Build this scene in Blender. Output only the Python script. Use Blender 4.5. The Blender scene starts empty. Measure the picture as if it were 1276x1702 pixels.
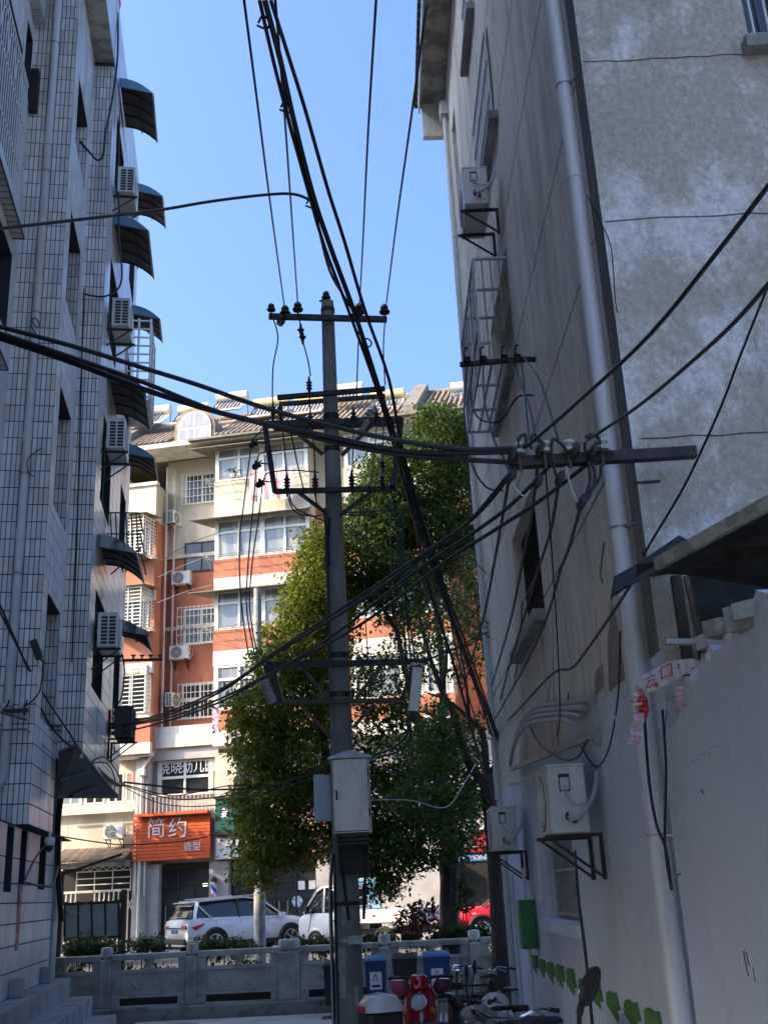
import bpy, bmesh, math, random
from mathutils import Vector as V, Matrix
rnd = random.Random(7)
sc = bpy.context.scene
COL = sc.collection

# ------------------------------------------------------------------ camera
IW, IH, FPX = 1276.0, 1702.0, 1783.0
PCX, PCY = 638.0, 851.0
_u = V((395 - PCX, -4190 - PCY)); _n = _u.length
TH = math.atan(FPX / _n); CT, ST = math.cos(TH), math.sin(TH)
UPI = _u / _n; RTI = V((-UPI[1], UPI[0]))
CAM = V((0, 0, 2.15))
cd = bpy.data.cameras.new('camera'); cam = bpy.data.objects.new('camera', cd); COL.objects.link(cam)
sc.camera = cam
cd.sensor_fit = 'VERTICAL'; cd.sensor_height = 24.0; cd.sensor_width = 18.0
cd.lens = FPX / IH * 24.0; cd.clip_start = 0.05; cd.clip_end = 4000
_U = V((0, -ST, CT)); _F = V((0, CT, ST)); _X = V((1, 0, 0))
cx_ = _X * RTI[0] + _U * UPI[0]; cy_ = _X * (-RTI[1]) + _U * (-UPI[1])
cam.matrix_world = Matrix(((cx_[0], cy_[0], -_F[0], CAM[0]), (cx_[1], cy_[1], -_F[1], CAM[1]),
                           (cx_[2], cy_[2], -_F[2], CAM[2]), (0, 0, 0, 1)))
# ------------------------------------------------------------------ light
SUN_AZ = math.radians(254)      # compass style: 0 = +Y, clockwise towards +X
SUN_EL = math.radians(31)
w = bpy.data.worlds.new('World'); sc.world = w; w.use_nodes = True
nt = w.node_tree; nt.nodes.clear()
sky = nt.nodes.new('ShaderNodeTexSky'); sky.sky_type = 'NISHITA'; sky.sun_disc = False
sky.sun_elevation = SUN_EL; sky.sun_rotation = SUN_AZ
sky.altitude = 0; sky.air_density = 1.0; sky.dust_density = 6.5; sky.ozone_density = 8.0
bg = nt.nodes.new('ShaderNodeBackground'); bg.inputs[1].default_value = 0.15
wo = nt.nodes.new('ShaderNodeOutputWorld')
nt.links.new(sky.outputs[0], bg.inputs[0]); nt.links.new(bg.outputs[0], wo.inputs[0])
sl = bpy.data.lights.new('sun', 'SUN'); sl.energy = 2.35; sl.angle = math.radians(0.53); sl.color = (1.0, 0.78, 0.50)
so = bpy.data.objects.new('sun', sl); COL.objects.link(so)
sd = V((math.sin(SUN_AZ) * math.cos(SUN_EL), math.cos(SUN_AZ) * math.cos(SUN_EL), math.sin(SUN_EL)))
so.rotation_euler = sd.to_track_quat('Z', 'Y').to_euler(); so.location = (-30, -20, 40)
vs = sc.view_settings; vs.view_transform = 'Standard'; vs.look = 'None'; vs.exposure = 1.88; vs.gamma = 1
vs.use_curve_mapping = False
sc.cycles.max_bounces = 6; sc.cycles.diffuse_bounces = 4; sc.cycles.glossy_bounces = 3
sc.cycles.transparent_max_bounces = 8; sc.cycles.caustics_reflective = False; sc.cycles.caustics_refractive = False

# ------------------------------------------------------------------ picture rays -> places
def ray(px, py):
    d = V((px - PCX, py - PCY)); a = d.dot(RTI); b = d.dot(UPI)
    return V((a, FPX * CT - b * ST, FPX * ST + b * CT)) / FPX
def P(px, py, Y):
    r = ray(px, py); return CAM + r * (Y / r[1])
def onp(px, py, p0, n):
    r = ray(px, py); return CAM + r * ((V(p0) - CAM).dot(V(n)) / r.dot(V(n)))

# ------------------------------------------------------------------ materials
MATS = {}
def mat(name, c, r=0.6, m=0.0, c2=None, sc_=2.0, lo=0.42, hi=0.62, zs=1.0, fine=0.12, fsc=30.0, bump=0.0, bsc=40.0,
        spec=0.5, emit=0.0, coat=0.0, alpha=1.0, trans=0.0, c3=None, sc3=0.7, zs3=0.25, lo3=0.5, hi3=0.7, rgh=0.62):
    if name in MATS: return MATS[name]
    M = bpy.data.materials.new(name); M.use_nodes = True
    n = M.node_tree.nodes; L = M.node_tree.links
    b = n['Principled BSDF']
    b.inputs['Roughness'].default_value = r; b.inputs['Metallic'].default_value = m
    b.inputs['Specular IOR Level'].default_value = spec
    if coat: b.inputs['Coat Weight'].default_value = coat; b.inputs['Coat Roughness'].default_value = 0.05
    if trans: b.inputs['Transmission Weight'].default_value = trans
    if alpha < 1: b.inputs['Alpha'].default_value = alpha
    geo = n.new('ShaderNodeNewGeometry')
    def noise(scale, zsc, detail=7):
        mp = n.new('ShaderNodeMapping'); mp.inputs['Scale'].default_value = (1, 1, zsc)
        L.new(geo.outputs['Position'], mp.inputs['Vector'])
        t = n.new('ShaderNodeTexNoise'); t.inputs['Scale'].default_value = scale; t.inputs['Detail'].default_value = detail
        t.inputs['Roughness'].default_value = rgh
        L.new(mp.outputs[0], t.inputs['Vector']); return t.outputs['Fac']
    def mixc(fac, A, B):
        x = n.new('ShaderNodeMix'); x.data_type = 'RGBA'
        L.new(fac, x.inputs['Factor'])
        for s, v in ((x.inputs['A'], A), (x.inputs['B'], B)):
            if isinstance(v, tuple): s.default_value = (*v[:3], 1)
            else: L.new(v, s)
        return x.outputs['Result']
    def ramp(fac, lo_, hi_):
        q = n.new('ShaderNodeMapRange'); q.interpolation_type = 'SMOOTHSTEP'
        q.inputs['From Min'].default_value = lo_; q.inputs['From Max'].default_value = hi_
        L.new(fac, q.inputs['Value']); return q.outputs['Result']
    col = tuple(c)
    if c2: col = mixc(ramp(noise(sc_, zs), lo, hi), col, tuple(c2))
    if c3: col = mixc(ramp(noise(sc3, zs3), lo3, hi3), col, tuple(c3))
    if fine:
        h = n.new('ShaderNodeHueSaturation'); q = n.new('ShaderNodeMapRange')
        q.inputs['From Min'].default_value = 0.25; q.inputs['From Max'].default_value = 0.75
        q.inputs['To Min'].default_value = 1 - fine; q.inputs['To Max'].default_value = 1 + fine
        L.new(noise(fsc, min(zs, 1), 3), q.inputs['Value']); L.new(q.outputs[0], h.inputs['Value'])
        if isinstance(col, tuple): h.inputs['Color'].default_value = (*col[:3], 1)
        else: L.new(col, h.inputs['Color'])
        col = h.outputs[0]
    if isinstance(col, tuple): b.inputs['Base Color'].default_value = (*col[:3], 1)
    else: L.new(col, b.inputs['Base Color'])
    if emit:
        b.inputs['Emission Strength'].default_value = emit
        b.inputs['Emission Color'].default_value = (*c, 1)
    if bump:
        bp = n.new('ShaderNodeBump'); bp.inputs['Strength'].default_value = bump; bp.inputs['Distance'].default_value = 0.02
        L.new(noise(bsc, 1, 6), bp.inputs['Height']); L.new(bp.outputs[0], b.inputs['Normal'])
    MATS[name] = M; return M

def vary(M, amt=0.1, hue=0.0):
    """each object / loose piece of a mesh gets its own slight tone"""
    n = M.node_tree.nodes; L = M.node_tree.links; b = n['Principled BSDF']; s = b.inputs['Base Color']
    g = n.new('ShaderNodeNewGeometry'); h = n.new('ShaderNodeHueSaturation'); q = n.new('ShaderNodeMapRange')
    q.inputs['To Min'].default_value = 1 - amt; q.inputs['To Max'].default_value = 1 + amt
    oi = n.new('ShaderNodeObjectInfo'); ad = n.new('ShaderNodeMath'); ad.operation = 'ADD'; fr = n.new('ShaderNodeMath'); fr.operation = 'FRACT'
    L.new(g.outputs['Random Per Island'], ad.inputs[0]); L.new(oi.outputs['Random'], ad.inputs[1]); L.new(ad.outputs[0], fr.inputs[0])
    L.new(fr.outputs[0], q.inputs['Value']); L.new(q.outputs[0], h.inputs['Value'])
    if hue:
        q2 = n.new('ShaderNodeMapRange'); q2.inputs['To Min'].default_value = 0.5 - hue; q2.inputs['To Max'].default_value = 0.5 + hue
        mu = n.new('ShaderNodeMath'); mu.operation = 'MULTIPLY'; mu.inputs[1].default_value = 7.31
        f2 = n.new('ShaderNodeMath'); f2.operation = 'FRACT'
        L.new(fr.outputs[0], mu.inputs[0]); L.new(mu.outputs[0], f2.inputs[0]); L.new(f2.outputs[0], q2.inputs['Value']); L.new(q2.outputs[0], h.inputs['Hue'])
    if s.is_linked:
        L.new(s.links[0].from_socket, h.inputs['Color'])
    else: h.inputs['Color'].default_value = s.default_value
    L.new(h.outputs[0], s); return M

# ------------------------------------------------------------------ mesh building
class MB:
    def __init__(self): self.v = []; self.f = []; self.mi = []; self.cur = 0
    def quad(self, *p):
        i = len(self.v); self.v += [V(q) for q in p]; self.f.append(tuple(range(i, i + len(p)))); self.mi.append(self.cur)
    def hexa(self, c):           # 8 corners: 0-3 bottom loop, 4-7 top loop
        i = len(self.v); self.v += [V(q) for q in c]
        for q in ((0, 3, 2, 1), (4, 5, 6, 7), (0, 1, 5, 4), (1, 2, 6, 5), (2, 3, 7, 6), (3, 0, 4, 7)):
            self.f.append(tuple(i + k for k in q)); self.mi.append(self.cur)
    def box(self, lo, hi):
        x0, y0, z0 = lo; x1, y1, z1 = hi
        self.hexa([(x0, y0, z0), (x1, y0, z0), (x1, y1, z0), (x0, y1, z0), (x0, y0, z1), (x1, y0, z1), (x1, y1, z1), (x0, y1, z1)])
        return self
    def obox(self, fr, lo, hi):  # box in a frame function fr(a,b,c)
        x0, y0, z0 = lo; x1, y1, z1 = hi
        self.hexa([fr(x0, y0, z0), fr(x1, y0, z0), fr(x1, y1, z0), fr(x0, y1, z0), fr(x0, y0, z1), fr(x1, y0, z1), fr(x1, y1, z1), fr(x0, y1, z1)])
        return self
    def bar(self, a, b, w, h=None, up=(0, 0, 1)):
        a, b = V(a), V(b); h = h or w; d = (b - a).normalized(); s = d.cross(V(up))
        if s.length < 1e-3: s = d.cross(V((1, 0, 0)))
        s.normalize(); t = s.cross(d).normalized(); s *= w / 2; t *= h / 2
        self.hexa([a - s - t, a + s - t, a + s + t, a - s + t, b - s - t, b + s - t, b + s + t, b - s + t]); return self
    def tube(self, pts, r, n=6, caps=True):
        pts = [V(p) for p in pts]; m = len(pts); base = len(self.v)
        rr = r if isinstance(r, (list, tuple)) else [r] * m
        prev = None
        for i, p in enumerate(pts):
            d = (pts[min(i + 1, m - 1)] - pts[max(i - 1, 0)])
            if d.length < 1e-9: d = V((0, 0, 1))
            d.normalize()
            if prev is None:
                s = d.cross(V((0, 0, 1)))
                if s.length < 0.05: s = d.cross(V((0, 1, 0)))
            else: s = prev - d * prev.dot(d)
            s.normalize(); prev = s.copy(); t = d.cross(s)
            for k in range(n):
                a = 2 * math.pi * k / n; self.v.append(p + (s * math.cos(a) + t * math.sin(a)) * rr[i])
        for i in range(m - 1):
            for k in range(n):
                k2 = (k + 1) % n
                self.f.append((base + i * n + k, base + i * n + k2, base + (i + 1) * n + k2, base + (i + 1) * n + k)); self.mi.append(self.cur)
        if caps:
            self.f.append(tuple(base + k for k in range(n))[::-1]); self.mi.append(self.cur)
            self.f.append(tuple(base + (m - 1) * n + k for k in range(n))); self.mi.append(self.cur)
        return self
    def cyl(self, a, b, r, n=12, r2=None):
        return self.tube([a, b], [r, r if r2 is None else r2], n)
    def lathe(self, o, prof, ax=(0, 0, 1), n=12):   # prof: (radius, height)
        o = V(o); ax = V(ax).normalized()
        return self.tube([o + ax * h for _, h in prof], [max(r, 1e-4) for r, _ in prof], n) if False else self._lathe(o, prof, ax, n)
    def _lathe(self, o, prof, ax, n):
        s = ax.cross(V((0, 1, 0)) if abs(ax[1]) < .9 else V((1, 0, 0))).normalized(); t = ax.cross(s)
        base = len(self.v)
        for r, h in prof:
            for k in range(n):
                a = 2 * math.pi * k / n; self.v.append(o + ax * h + (s * math.cos(a) + t * math.sin(a)) * max(r, 1e-4))
        for i in range(len(prof) - 1):
            for k in range(n):
                k2 = (k + 1) % n
                self.f.append((base + i * n + k, base + i * n + k2, base + (i + 1) * n + k2, base + (i + 1) * n + k)); self.mi.append(self.cur)
        self.f.append(tuple(base + k for k in range(n))[::-1]); self.mi.append(self.cur)
        j = base + (len(prof) - 1) * n
        self.f.append(tuple(j + k for k in range(n))); self.mi.append(self.cur)
        return self
    def prism(self, poly, d):    # poly: list of 3D points (planar), extruded by vector d
        n = len(poly); i = len(self.v); d = V(d)
        self.v += [V(p) for p in poly] + [V(p) + d for p in poly]
        self.f.append(tuple(range(i, i + n))[::-1]); self.mi.append(self.cur)
        self.f.append(tuple(range(i + n, i + 2 * n))); self.mi.append(self.cur)
        for k in range(n):
            k2 = (k + 1) % n; self.f.append((i + k, i + k2, i + n + k2, i + n + k)); self.mi.append(self.cur)
        return self
    def build(self, name, m, parent=None, smooth=False, bevel=0.0):
        off = ORG.get(parent.name, V((0, 0, 0))) if parent else V((0, 0, 0))
        me = bpy.data.meshes.new(name)
        me.from_pydata([tuple(p - off) for p in self.v], [], self.f)
        ms = m if isinstance(m, (list, tuple)) else [m]
        for q in ms: me.materials.append(q)
        if len(ms) > 1: me.polygons.foreach_set('material_index', self.mi)
        bm = bmesh.new(); bm.from_mesh(me)
        bmesh.ops.recalc_face_normals(bm, faces=bm.faces)
        bm.to_mesh(me); bm.free()
        if smooth:
            me.polygons.foreach_set('use_smooth', [True] * len(me.polygons))
            me.set_sharp_from_angle(angle=math.radians(smooth if smooth > 1 else 40))
        me.update()
        o = bpy.data.objects.new(name, me); COL.objects.link(o)
        if parent: o.parent = parent; ORG[o.name] = off
        if bevel:
            b = o.modifiers.new('bevel', 'BEVEL'); b.width = bevel; b.segments = 2; b.limit_method = 'ANGLE'
        return o
ORG = {}
def tag(o, label=None, cat=None, group=None, kind=None):
    if label: o['label'] = label
    if cat: o['category'] = cat
    if group: o['group'] = group
    if kind: o['kind'] = kind
    return o
def thing(name, label, cat, loc=(0, 0, 0), group=None):
    o = bpy.data.objects.new(name, None); COL.objects.link(o); o.location = loc; o.empty_display_size = 0.2
    ORG[o.name] = V(loc); return tag(o, label, cat, group)
def struct(o): o['kind'] = 'structure'; return o
def stuff(o): o['kind'] = 'stuff'; return o
def children(o): return [c for c in COL.objects if c.parent == o]
KIDS = {}
def copy_tree(o, kids, loc=None, rz=None, label=None):
    """kids: {obj: [children]} prepared once; copies a thing, its parts and sub-parts"""
    r = o.copy(); COL.objects.link(r)
    if loc is not None: r.location = loc
    if rz is not None: r.rotation_euler = (0, 0, rz)
    if label: r['label'] = label
    for c in kids.get(o, []):
        d = c.copy(); COL.objects.link(d); d.parent = r
        for g in kids.get(c, []):
            e = g.copy(); COL.objects.link(e); e.parent = d
    return r
def kidmap(root):
    out = {}
    for o in bpy.data.objects:
        if o.parent: out.setdefault(o.parent, []).append(o)
    return out

def catmull(pts, k=6):
    pts = [V(p) for p in pts]; out = []
    for i in range(len(pts) - 1):
        p0 = pts[max(i - 1, 0)]; p1 = pts[i]; p2 = pts[i + 1]; p3 = pts[min(i + 2, len(pts) - 1)]
        for j in range(k):
            t = j / k
            out.append(0.5 * ((2 * p1) + (p2 - p0) * t + (2 * p0 - 5 * p1 + 4 * p2 - p3) * t * t + (3 * p1 - p0 - 3 * p2 + p3) * t ** 3))
    out.append(pts[-1]); return out
def wall_grid(mb, fr, a0, a1, z0, z1, holes, depth):
    """front sheet fr(a, d, z) at d=0 with holes (a0,a1,z0,z1) and reveals going back by depth"""
    A = sorted({a0, a1, *[h[0] for h in holes], *[h[1] for h in holes]}); A = [a for a in A if a0 <= a <= a1]
    Z = sorted({z0, z1, *[h[2] for h in holes], *[h[3] for h in holes]}); Z = [z for z in Z if z0 <= z <= z1]
    for i in range(len(A) - 1):
        for j in range(len(Z) - 1):
            ca, cz = (A[i] + A[i + 1]) / 2, (Z[j] + Z[j + 1]) / 2
            if any(h[0] < ca < h[1] and h[2] < cz < h[3] for h in holes): continue
            mb.quad(fr(A[i], 0, Z[j]), fr(A[i + 1], 0, Z[j]), fr(A[i + 1], 0, Z[j + 1]), fr(A[i], 0, Z[j + 1]))
    for h in holes:
        b0, b1, y0, y1 = h
        mb.quad(fr(b0, 0, y0), fr(b0, depth, y0), fr(b0, depth, y1), fr(b0, 0, y1))
        mb.quad(fr(b1, 0, y0), fr(b1, 0, y1), fr(b1, depth, y1), fr(b1, depth, y0))
        mb.quad(fr(b0, 0, y0), fr(b1, 0, y0), fr(b1, depth, y0), fr(b0, depth, y0))
        mb.quad(fr(b0, 0, y1), fr(b0, depth, y1), fr(b1, depth, y1), fr(b1, 0, y1))
def text_mesh(body, size, fr, depth=0.01, align='CENTER', squash=1.0):
    """letters as a mesh builder; fr(x, out, y) maps text plane to the place"""
    cu = bpy.data.curves.new('lettering', 'FONT'); cu.body = body; cu.size = size; cu.align_x = align; cu.align_y = 'CENTER'
    cu.extrude = depth / 2; cu.resolution_u = 2
    o = bpy.data.objects.new('lettering', cu); COL.objects.link(o)
    dg = bpy.context.evaluated_depsgraph_get(); dg.update()
    me = bpy.data.meshes.new_from_object(o.evaluated_get(dg))
    mb = MB()
    mb.v = [fr(v.co.x * squash, v.co.z + depth / 2, v.co.y) for v in me.vertices]
    mb.f = [tuple(p.vertices) for p in me.polygons]; mb.mi = [0] * len(mb.f)
    bpy.data.objects.remove(o); bpy.data.curves.remove(cu); bpy.data.meshes.remove(me)
    return mb
def cable(name, label, pts, Y0, Y1, r, m, group=None, sides=5, cat='cable', k=5):
    """a wire through picture points, its distance running evenly from Y0 to Y1"""
    q = catmull([V((p[0], p[1], 0)) for p in pts], k)
    L = [0]
    for i in range(1, len(q)): L.append(L[-1] + (q[i] - q[i - 1]).length)
    w3 = [P(a[0], a[1], 1 / ((1 - l / L[-1]) / Y0 + (l / L[-1]) / Y1)) for a, l in zip(q, L)]
    return tag(MB().tube(w3, r, sides).build(name, m, None, True), label, cat, group)
# ------------------------------------------------------------------ materials in use
m_joint = mat('tile_joint', (0.035, 0.04, 0.045), .9)
m_tile = vary(mat('glazed_tile', (0.76, 0.75, 0.73), .22, fine=.05, fsc=6, c3=(0.46, 0.44, 0.41), sc3=2.0, zs3=.1, lo3=.49, hi3=.70), .16, .016)
m_tile2 = vary(mat('large_tile', (0.60, 0.59, 0.58), .3, c2=(0.46, 0.45, 0.44), sc_=2.5, fine=.06, zs=.4), .06)
m_pipe = mat('pvc_grey', (0.66, 0.68, 0.68), .45, c2=(0.54, 0.55, 0.54), sc_=3, zs=.2, fine=.05)
m_pipe_w = mat('pvc_white', (0.76, 0.78, 0.80), .4, c2=(0.56, 0.56, 0.55), sc_=3, zs=.07, fine=.04)
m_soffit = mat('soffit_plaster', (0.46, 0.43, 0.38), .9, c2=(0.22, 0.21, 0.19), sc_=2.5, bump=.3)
m_plaster = mat('grey_plaster', (0.76, 0.69, 0.58), .92, c2=(0.55, 0.48, 0.39), sc_=2.0, lo=.42, hi=.68, zs=.22, fine=.16, fsc=18, bump=.35, bsc=22,
                c3=(0.82, 0.78, 0.71), sc3=3.4, zs3=.16, lo3=.48, hi3=.75)
m_gable = mat('blotched_plaster', (0.45, 0.405, 0.34), .92, c2=(0.70, 0.68, 0.65), sc_=1.5, lo=.46, hi=.62, zs=.75, rgh=.74, fine=.3, fsc=20, bump=.4, bsc=18,
              c3=(0.31, 0.285, 0.24), sc3=2.2, zs3=.22, lo3=.53, hi3=.70)
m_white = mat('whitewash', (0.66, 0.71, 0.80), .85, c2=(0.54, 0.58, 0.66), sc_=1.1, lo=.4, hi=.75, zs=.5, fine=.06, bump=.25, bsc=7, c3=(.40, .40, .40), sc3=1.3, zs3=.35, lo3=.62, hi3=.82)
m_stain = mat('water_stained_plaster', (0.13, 0.13, 0.12), .95, c2=(0.2, 0.195, 0.18), sc_=2.5, zs=.15, fine=.25, fsc=18, bump=.3, bsc=22)
m_conc = mat('concrete', (0.33, 0.33, 0.32), .9, c2=(0.22, 0.22, 0.21), sc_=3, fine=.14, fsc=35, bump=.3)
m_conc_d = mat('dark_concrete', (0.30, 0.295, 0.28), .9, c2=(0.15, 0.15, 0.135), sc_=2.5, fine=.15, fsc=30, bump=.3)
m_pole = mat('pole_concrete', (0.27, 0.265, 0.25), .9, c2=(0.19, 0.185, 0.175), sc_=3, zs=.2, fine=.12, fsc=30, bump=.2)
m_ground = mat('alley_paving', (0.46, 0.44, 0.40), .9, c2=(0.35, 0.335, 0.30), sc_=1.2, fine=.12, fsc=30, bump=.2)
m_road = mat('asphalt', (0.09, 0.09, 0.092), .92, c2=(0.12, 0.12, 0.12), sc_=.8, fine=.2, fsc=60, bump=.2)
m_pave = mat('pavement', (0.34, 0.33, 0.31), .9, c2=(0.26, 0.25, 0.235), sc_=1, fine=.1, fsc=20)
m_soil = mat('soil', (0.07, 0.055, 0.04), .95, c2=(0.05, 0.06, 0.03), sc_=3, fine=.2)
m_glass = mat('dark_glass', (0.03, 0.035, 0.04), .08, fine=0, spec=.7)
m_glass_l = mat('curtained_glass', (0.22, 0.25, 0.28), .12, c2=(0.36, 0.36, 0.34), sc_=1.6, zs=.1, lo=.45, hi=.55, fine=.05, spec=.7)
m_alu = mat('white_aluminium', (0.72, 0.73, 0.72), .4, fine=.04)
m_steel = mat('stainless_steel', (0.46, 0.45, 0.42), .42, .75, fine=.08, c2=(.36, .355, .33), sc_=2.5, zs=.4)
m_galv = mat('galvanised_steel', (0.42, 0.43, 0.44), .5, .6, c2=(.3, .3, .3), sc_=8)
m_black = mat('black_rubber', (0.012, 0.012, 0.014), .55, fine=0)
m_cable = mat('cable_black', (0.011, 0.011, 0.014), .5, fine=0)
m_cable_g = mat('cable_green', (0.015, 0.06, 0.045), .5, fine=0)
m_cable_w = mat('cable_grey', (0.42, 0.42, 0.42), .6, fine=0)
m_iron = mat('dark_iron', (0.025, 0.024, 0.024), .6, .3, c2=(.06, .04, .03), sc_=9, fine=.2)
m_rust = mat('rusty_iron', (0.10, 0.075, 0.06), .8, .2, c2=(.16, .1, .07), sc_=12, fine=.2)
m_porc = mat('brown_porcelain', (0.035, 0.022, 0.018), .2, fine=0)
m_porc_w = mat('grey_porcelain', (0.45, 0.45, 0.43), .25, fine=.05)
m_awn = mat('awning_sheet', (0.045, 0.042, 0.042), .6, c2=(0.06, 0.052, 0.05), sc_=4, fine=.1)
m_awn_top = mat('blue_awning_sheet', (0.10, 0.22, 0.32), .3, c2=(.08, .17, .25), sc_=3, fine=.05)
m_acw = mat('air_conditioner_white', (0.68, 0.70, 0.67), .45, c2=(.57, .58, .54), sc_=3, zs=.3, fine=.05)
m_acd = mat('air_conditioner_black', (0.03, 0.03, 0.032), .6, fine=.1)
m_wood = mat('weathered_wood', (0.42, 0.40, 0.34), .85, c2=(.24, .225, .19), sc_=6, zs=1, fine=.2, bump=.2)
m_red = mat('red_print', (0.55, 0.03, 0.04), .5, fine=.05)
m_redfade = mat('faded_red_paper', (0.45, 0.10, 0.12), .8, c2=(.6, .52, .5), sc_=4, lo=.45, hi=.6, fine=.1)
m_stonef = mat('balustrade_stone', (0.52, 0.51, 0.48), .88, c2=(0.27, 0.27, 0.24), sc_=2.2, lo=.42, hi=.7, fine=.14, fsc=28, bump=.3, bsc=25)
m_green = mat('green_paint', (0.03, 0.20, 0.05), .5, fine=.06)
m_green2 = mat('green_wall_paint', (0.07, 0.20, 0.04), .8, c2=(.1, .24, .07), sc_=5, fine=.1)
# ------------------------------------------------------------------ the setting
def sheet(name, m, x0, x1, y0, y1, z):
    mb = MB(); mb.quad((x0, y0, z), (x1, y0, z), (x1, y1, z), (x0, y1, z)); return struct(mb.build(name, m))
sheet('ground', mat('earth', (0.16, 0.15, 0.13), .95, c2=(.1, .11, .07), sc_=.1), -900, 900, -900, 900, -0.06)
g = MB(); g.box((-5.2, -12, -.05), (9, 22.6, 0.0)); struct(g.build('alley_ground', m_ground))
# drain covers and slab joints in the alley
for (x, y) in ((-4.2, 21.6), (-1.25, 21.7)):
    d = thing('drain_cover', 'dark oval manhole cover set in the pale paving by the balustrade' if x < -3 else 'slotted drain grating in the paving left of the utility pole', 'drain cover', (x, y, 0))
    mb = MB()
    if x < -3: mb._lathe(V((x, y, 0.004)), [(.36, 0), (.36, .012), (.3, .016)], V((0, 0, 1)), 20); mb.build('lid', m_conc_d, d, True)
    else:
        mb.box((x - .34, y - .2, .004), (x + .34, y + .2, .012)); mb.build('frame', m_conc_d, d)
        for k in range(8): MB().box((x - .3 + k * .08, y - .16, .013), (x - .26 + k * .08, y + .16, .03)).build('bar', m_iron, d)
far_g = MB(); far_g.box((-40, 27.6, .2), (40, 60, .50)); struct(far_g.build('far_pavement', m_pave))
rd_ = MB(); rd_.box((-60, 29.3, .3), (60, 35.2, .505)); struct(rd_.build('road', m_road))
so_ = MB(); so_.box((-40, 23.4, -.04), (40, 27.5, .36)); struct(so_.build('planting_bed', m_soil))
kb = MB(); kb.box((-40, 27.5, .1), (40, 27.62, .56)); struct(kb.build('kerb', m_conc))

# ------------------------------------------------------------------ apartment block on the left
AL = math.radians(9)
E1 = V((math.cos(AL), math.sin(AL), 0)); E2 = V((-math.sin(AL), math.cos(AL), 0))
C2 = P(95, 600, 14.0); C2.z = 0
def WL(u, v, z): return C2 + E1 * u + E2 * v + V((0, 0, z))
def LF(px, py, v=0):
    p = onp(px, py, C2 + E2 * v, E2); return (p - C2).dot(E1), p.z
def LR(px, py, u=0):
    p = onp(px, py, C2 + E1 * u, E1); return (p - C2).dot(E2), p.z
LB = thing('tiled_apartment_building', 'grey tiled apartment block on the left with stepped walls and slit windows', 'building', tuple(C2))
V3 = 2.03; U3 = .37; UN = -.67; VE = 8.0; ZB = 3.15; ZT = 18.3
mb = MB()
slits = [(.42, 1.66, z0, z0 + h) for z0, h in ((13.9, 1.3), (10.95, 1.65), (7.6, 1.9), (4.55, 1.75))]
wall_grid(mb, lambda a, d, z: WL(a, d, z), UN, 0, ZB, ZT, [], .2)                                   # frontal strip
wall_grid(mb, lambda a, d, z: WL(-d, a, z), 0, V3, ZB, ZT, slits, .22)                            # receding strip with slits
wall_grid(mb, lambda a, d, z: WL(a, V3 + d, z), 0, U3, 4.2, 16.98, [], .2)
r3h = []
for k in range(4):
    r3h += [(2.75, 4.25, 5.4 + 3.15 * k, 7.0 + 3.15 * k), (6.1, 7.3, 5.4 + 3.15 * k, 7.0 + 3.15 * k)]
wall_grid(mb, lambda a, d, z: WL(U3 - d, a, z), V3, VE, 4.2, 17.0, r3h, .2)
nh = [(-3.6, -.35, 9.9, 11.2), (-3.6, -.75, 12.2, 14.6), (-.62, -.1, 14.2, 15.4), (-3.6, -.5, 7.0, 8.9)]
wall_grid(mb, lambda a, d, z: WL(UN - d, a, z), -3.0, 0, ZB, ZT, [h for h in nh if h[0] > -3.0] + [(max(h[0], -3.0), *h[1:]) for h in nh if h[0] <= -3.0], .25)
# bulk behind the sheets
mb.obox(lambda a, b, c: WL(a, b, c), (-8.5, -20, ZB + .002), (UN - .26, V3 + 2.2, ZT)); mb.obox(lambda a, b, c: WL(a, b, c), (-8.5, V3 + 2.202, 4.2), (UN - .26, VE - .01, ZT))
mb.obox(lambda a, b, c: WL(a, b, c), (UN - .25, .25, ZB + .004), (-.23, V3 + 2.2, ZT - .01)); mb.obox(lambda a, b, c: WL(a, b, c), (UN - .25, V3 + 2.202, 4.202), (-.23, VE - .02, ZT - .01))
mb.obox(lambda a, b, c: WL(a, b, c), (-.22, V3 + .21, 4.2), (U3 - .21, VE - .001, 16.99))
mb.obox(lambda a, b, c: WL(a, b, c), (UN - .26, -20, ZB), (UN, -3.0, ZT))
mb.obox(lambda a, b, c: WL(a, b, c), (UN - .2, .001, ZB), (-.001, V3 + 2.2, ZB + .012))        # underside of the overhang
mb.obox(lambda a, b, c: WL(a, b, c), (-8.5, VE - .015, 4.2), (U3 - .001, VE, 16.99))
mb.obox(lambda a, b, c: WL(a, b, c), (-8.4, V3 + 2.25, 4.18), (U3 - .001, VE - .002, 4.2))
core = mb.build('wall', m_joint, LB)
# windows inside the openings
for (a0, a1, z0, z1) in slits:
    f = MB().obox(lambda a, b, c: WL(a, b, c), (-.215, a0 + .02, z0 + .02), (-.19, a1 - .02, z1 - .02)).build('window', m_alu, LB)
    MB().obox(lambda a, b, c: WL(a, b, c), (-.188, a0 + .09, z0 + .09), (-.184, a1 - .09, z1 - .09)).build('pane', m_glass, f)
for (a0, a1, z0, z1) in r3h:
    f = MB().obox(lambda a, b, c: WL(a, b, c), (U3 - .2, a0 + .01, z0 + .01), (U3 - .16, a1 - .01, z1 - .01)).build('window', m_alu, LB)
    MB().obox(lambda a, b, c: WL(a, b, c), (U3 - .158, a0 + .07, z0 + .07), (U3 - .15, a1 - .07, z1 - .07)).build('pane', m_glass, f)
for (a0, a1, z0, z1) in nh:
    f = MB().obox(lambda a, b, c: WL(a, b, c), (UN - .24, a0, z0), (UN - .2, a1, z1)).build('window', m_glass, LB)
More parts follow.
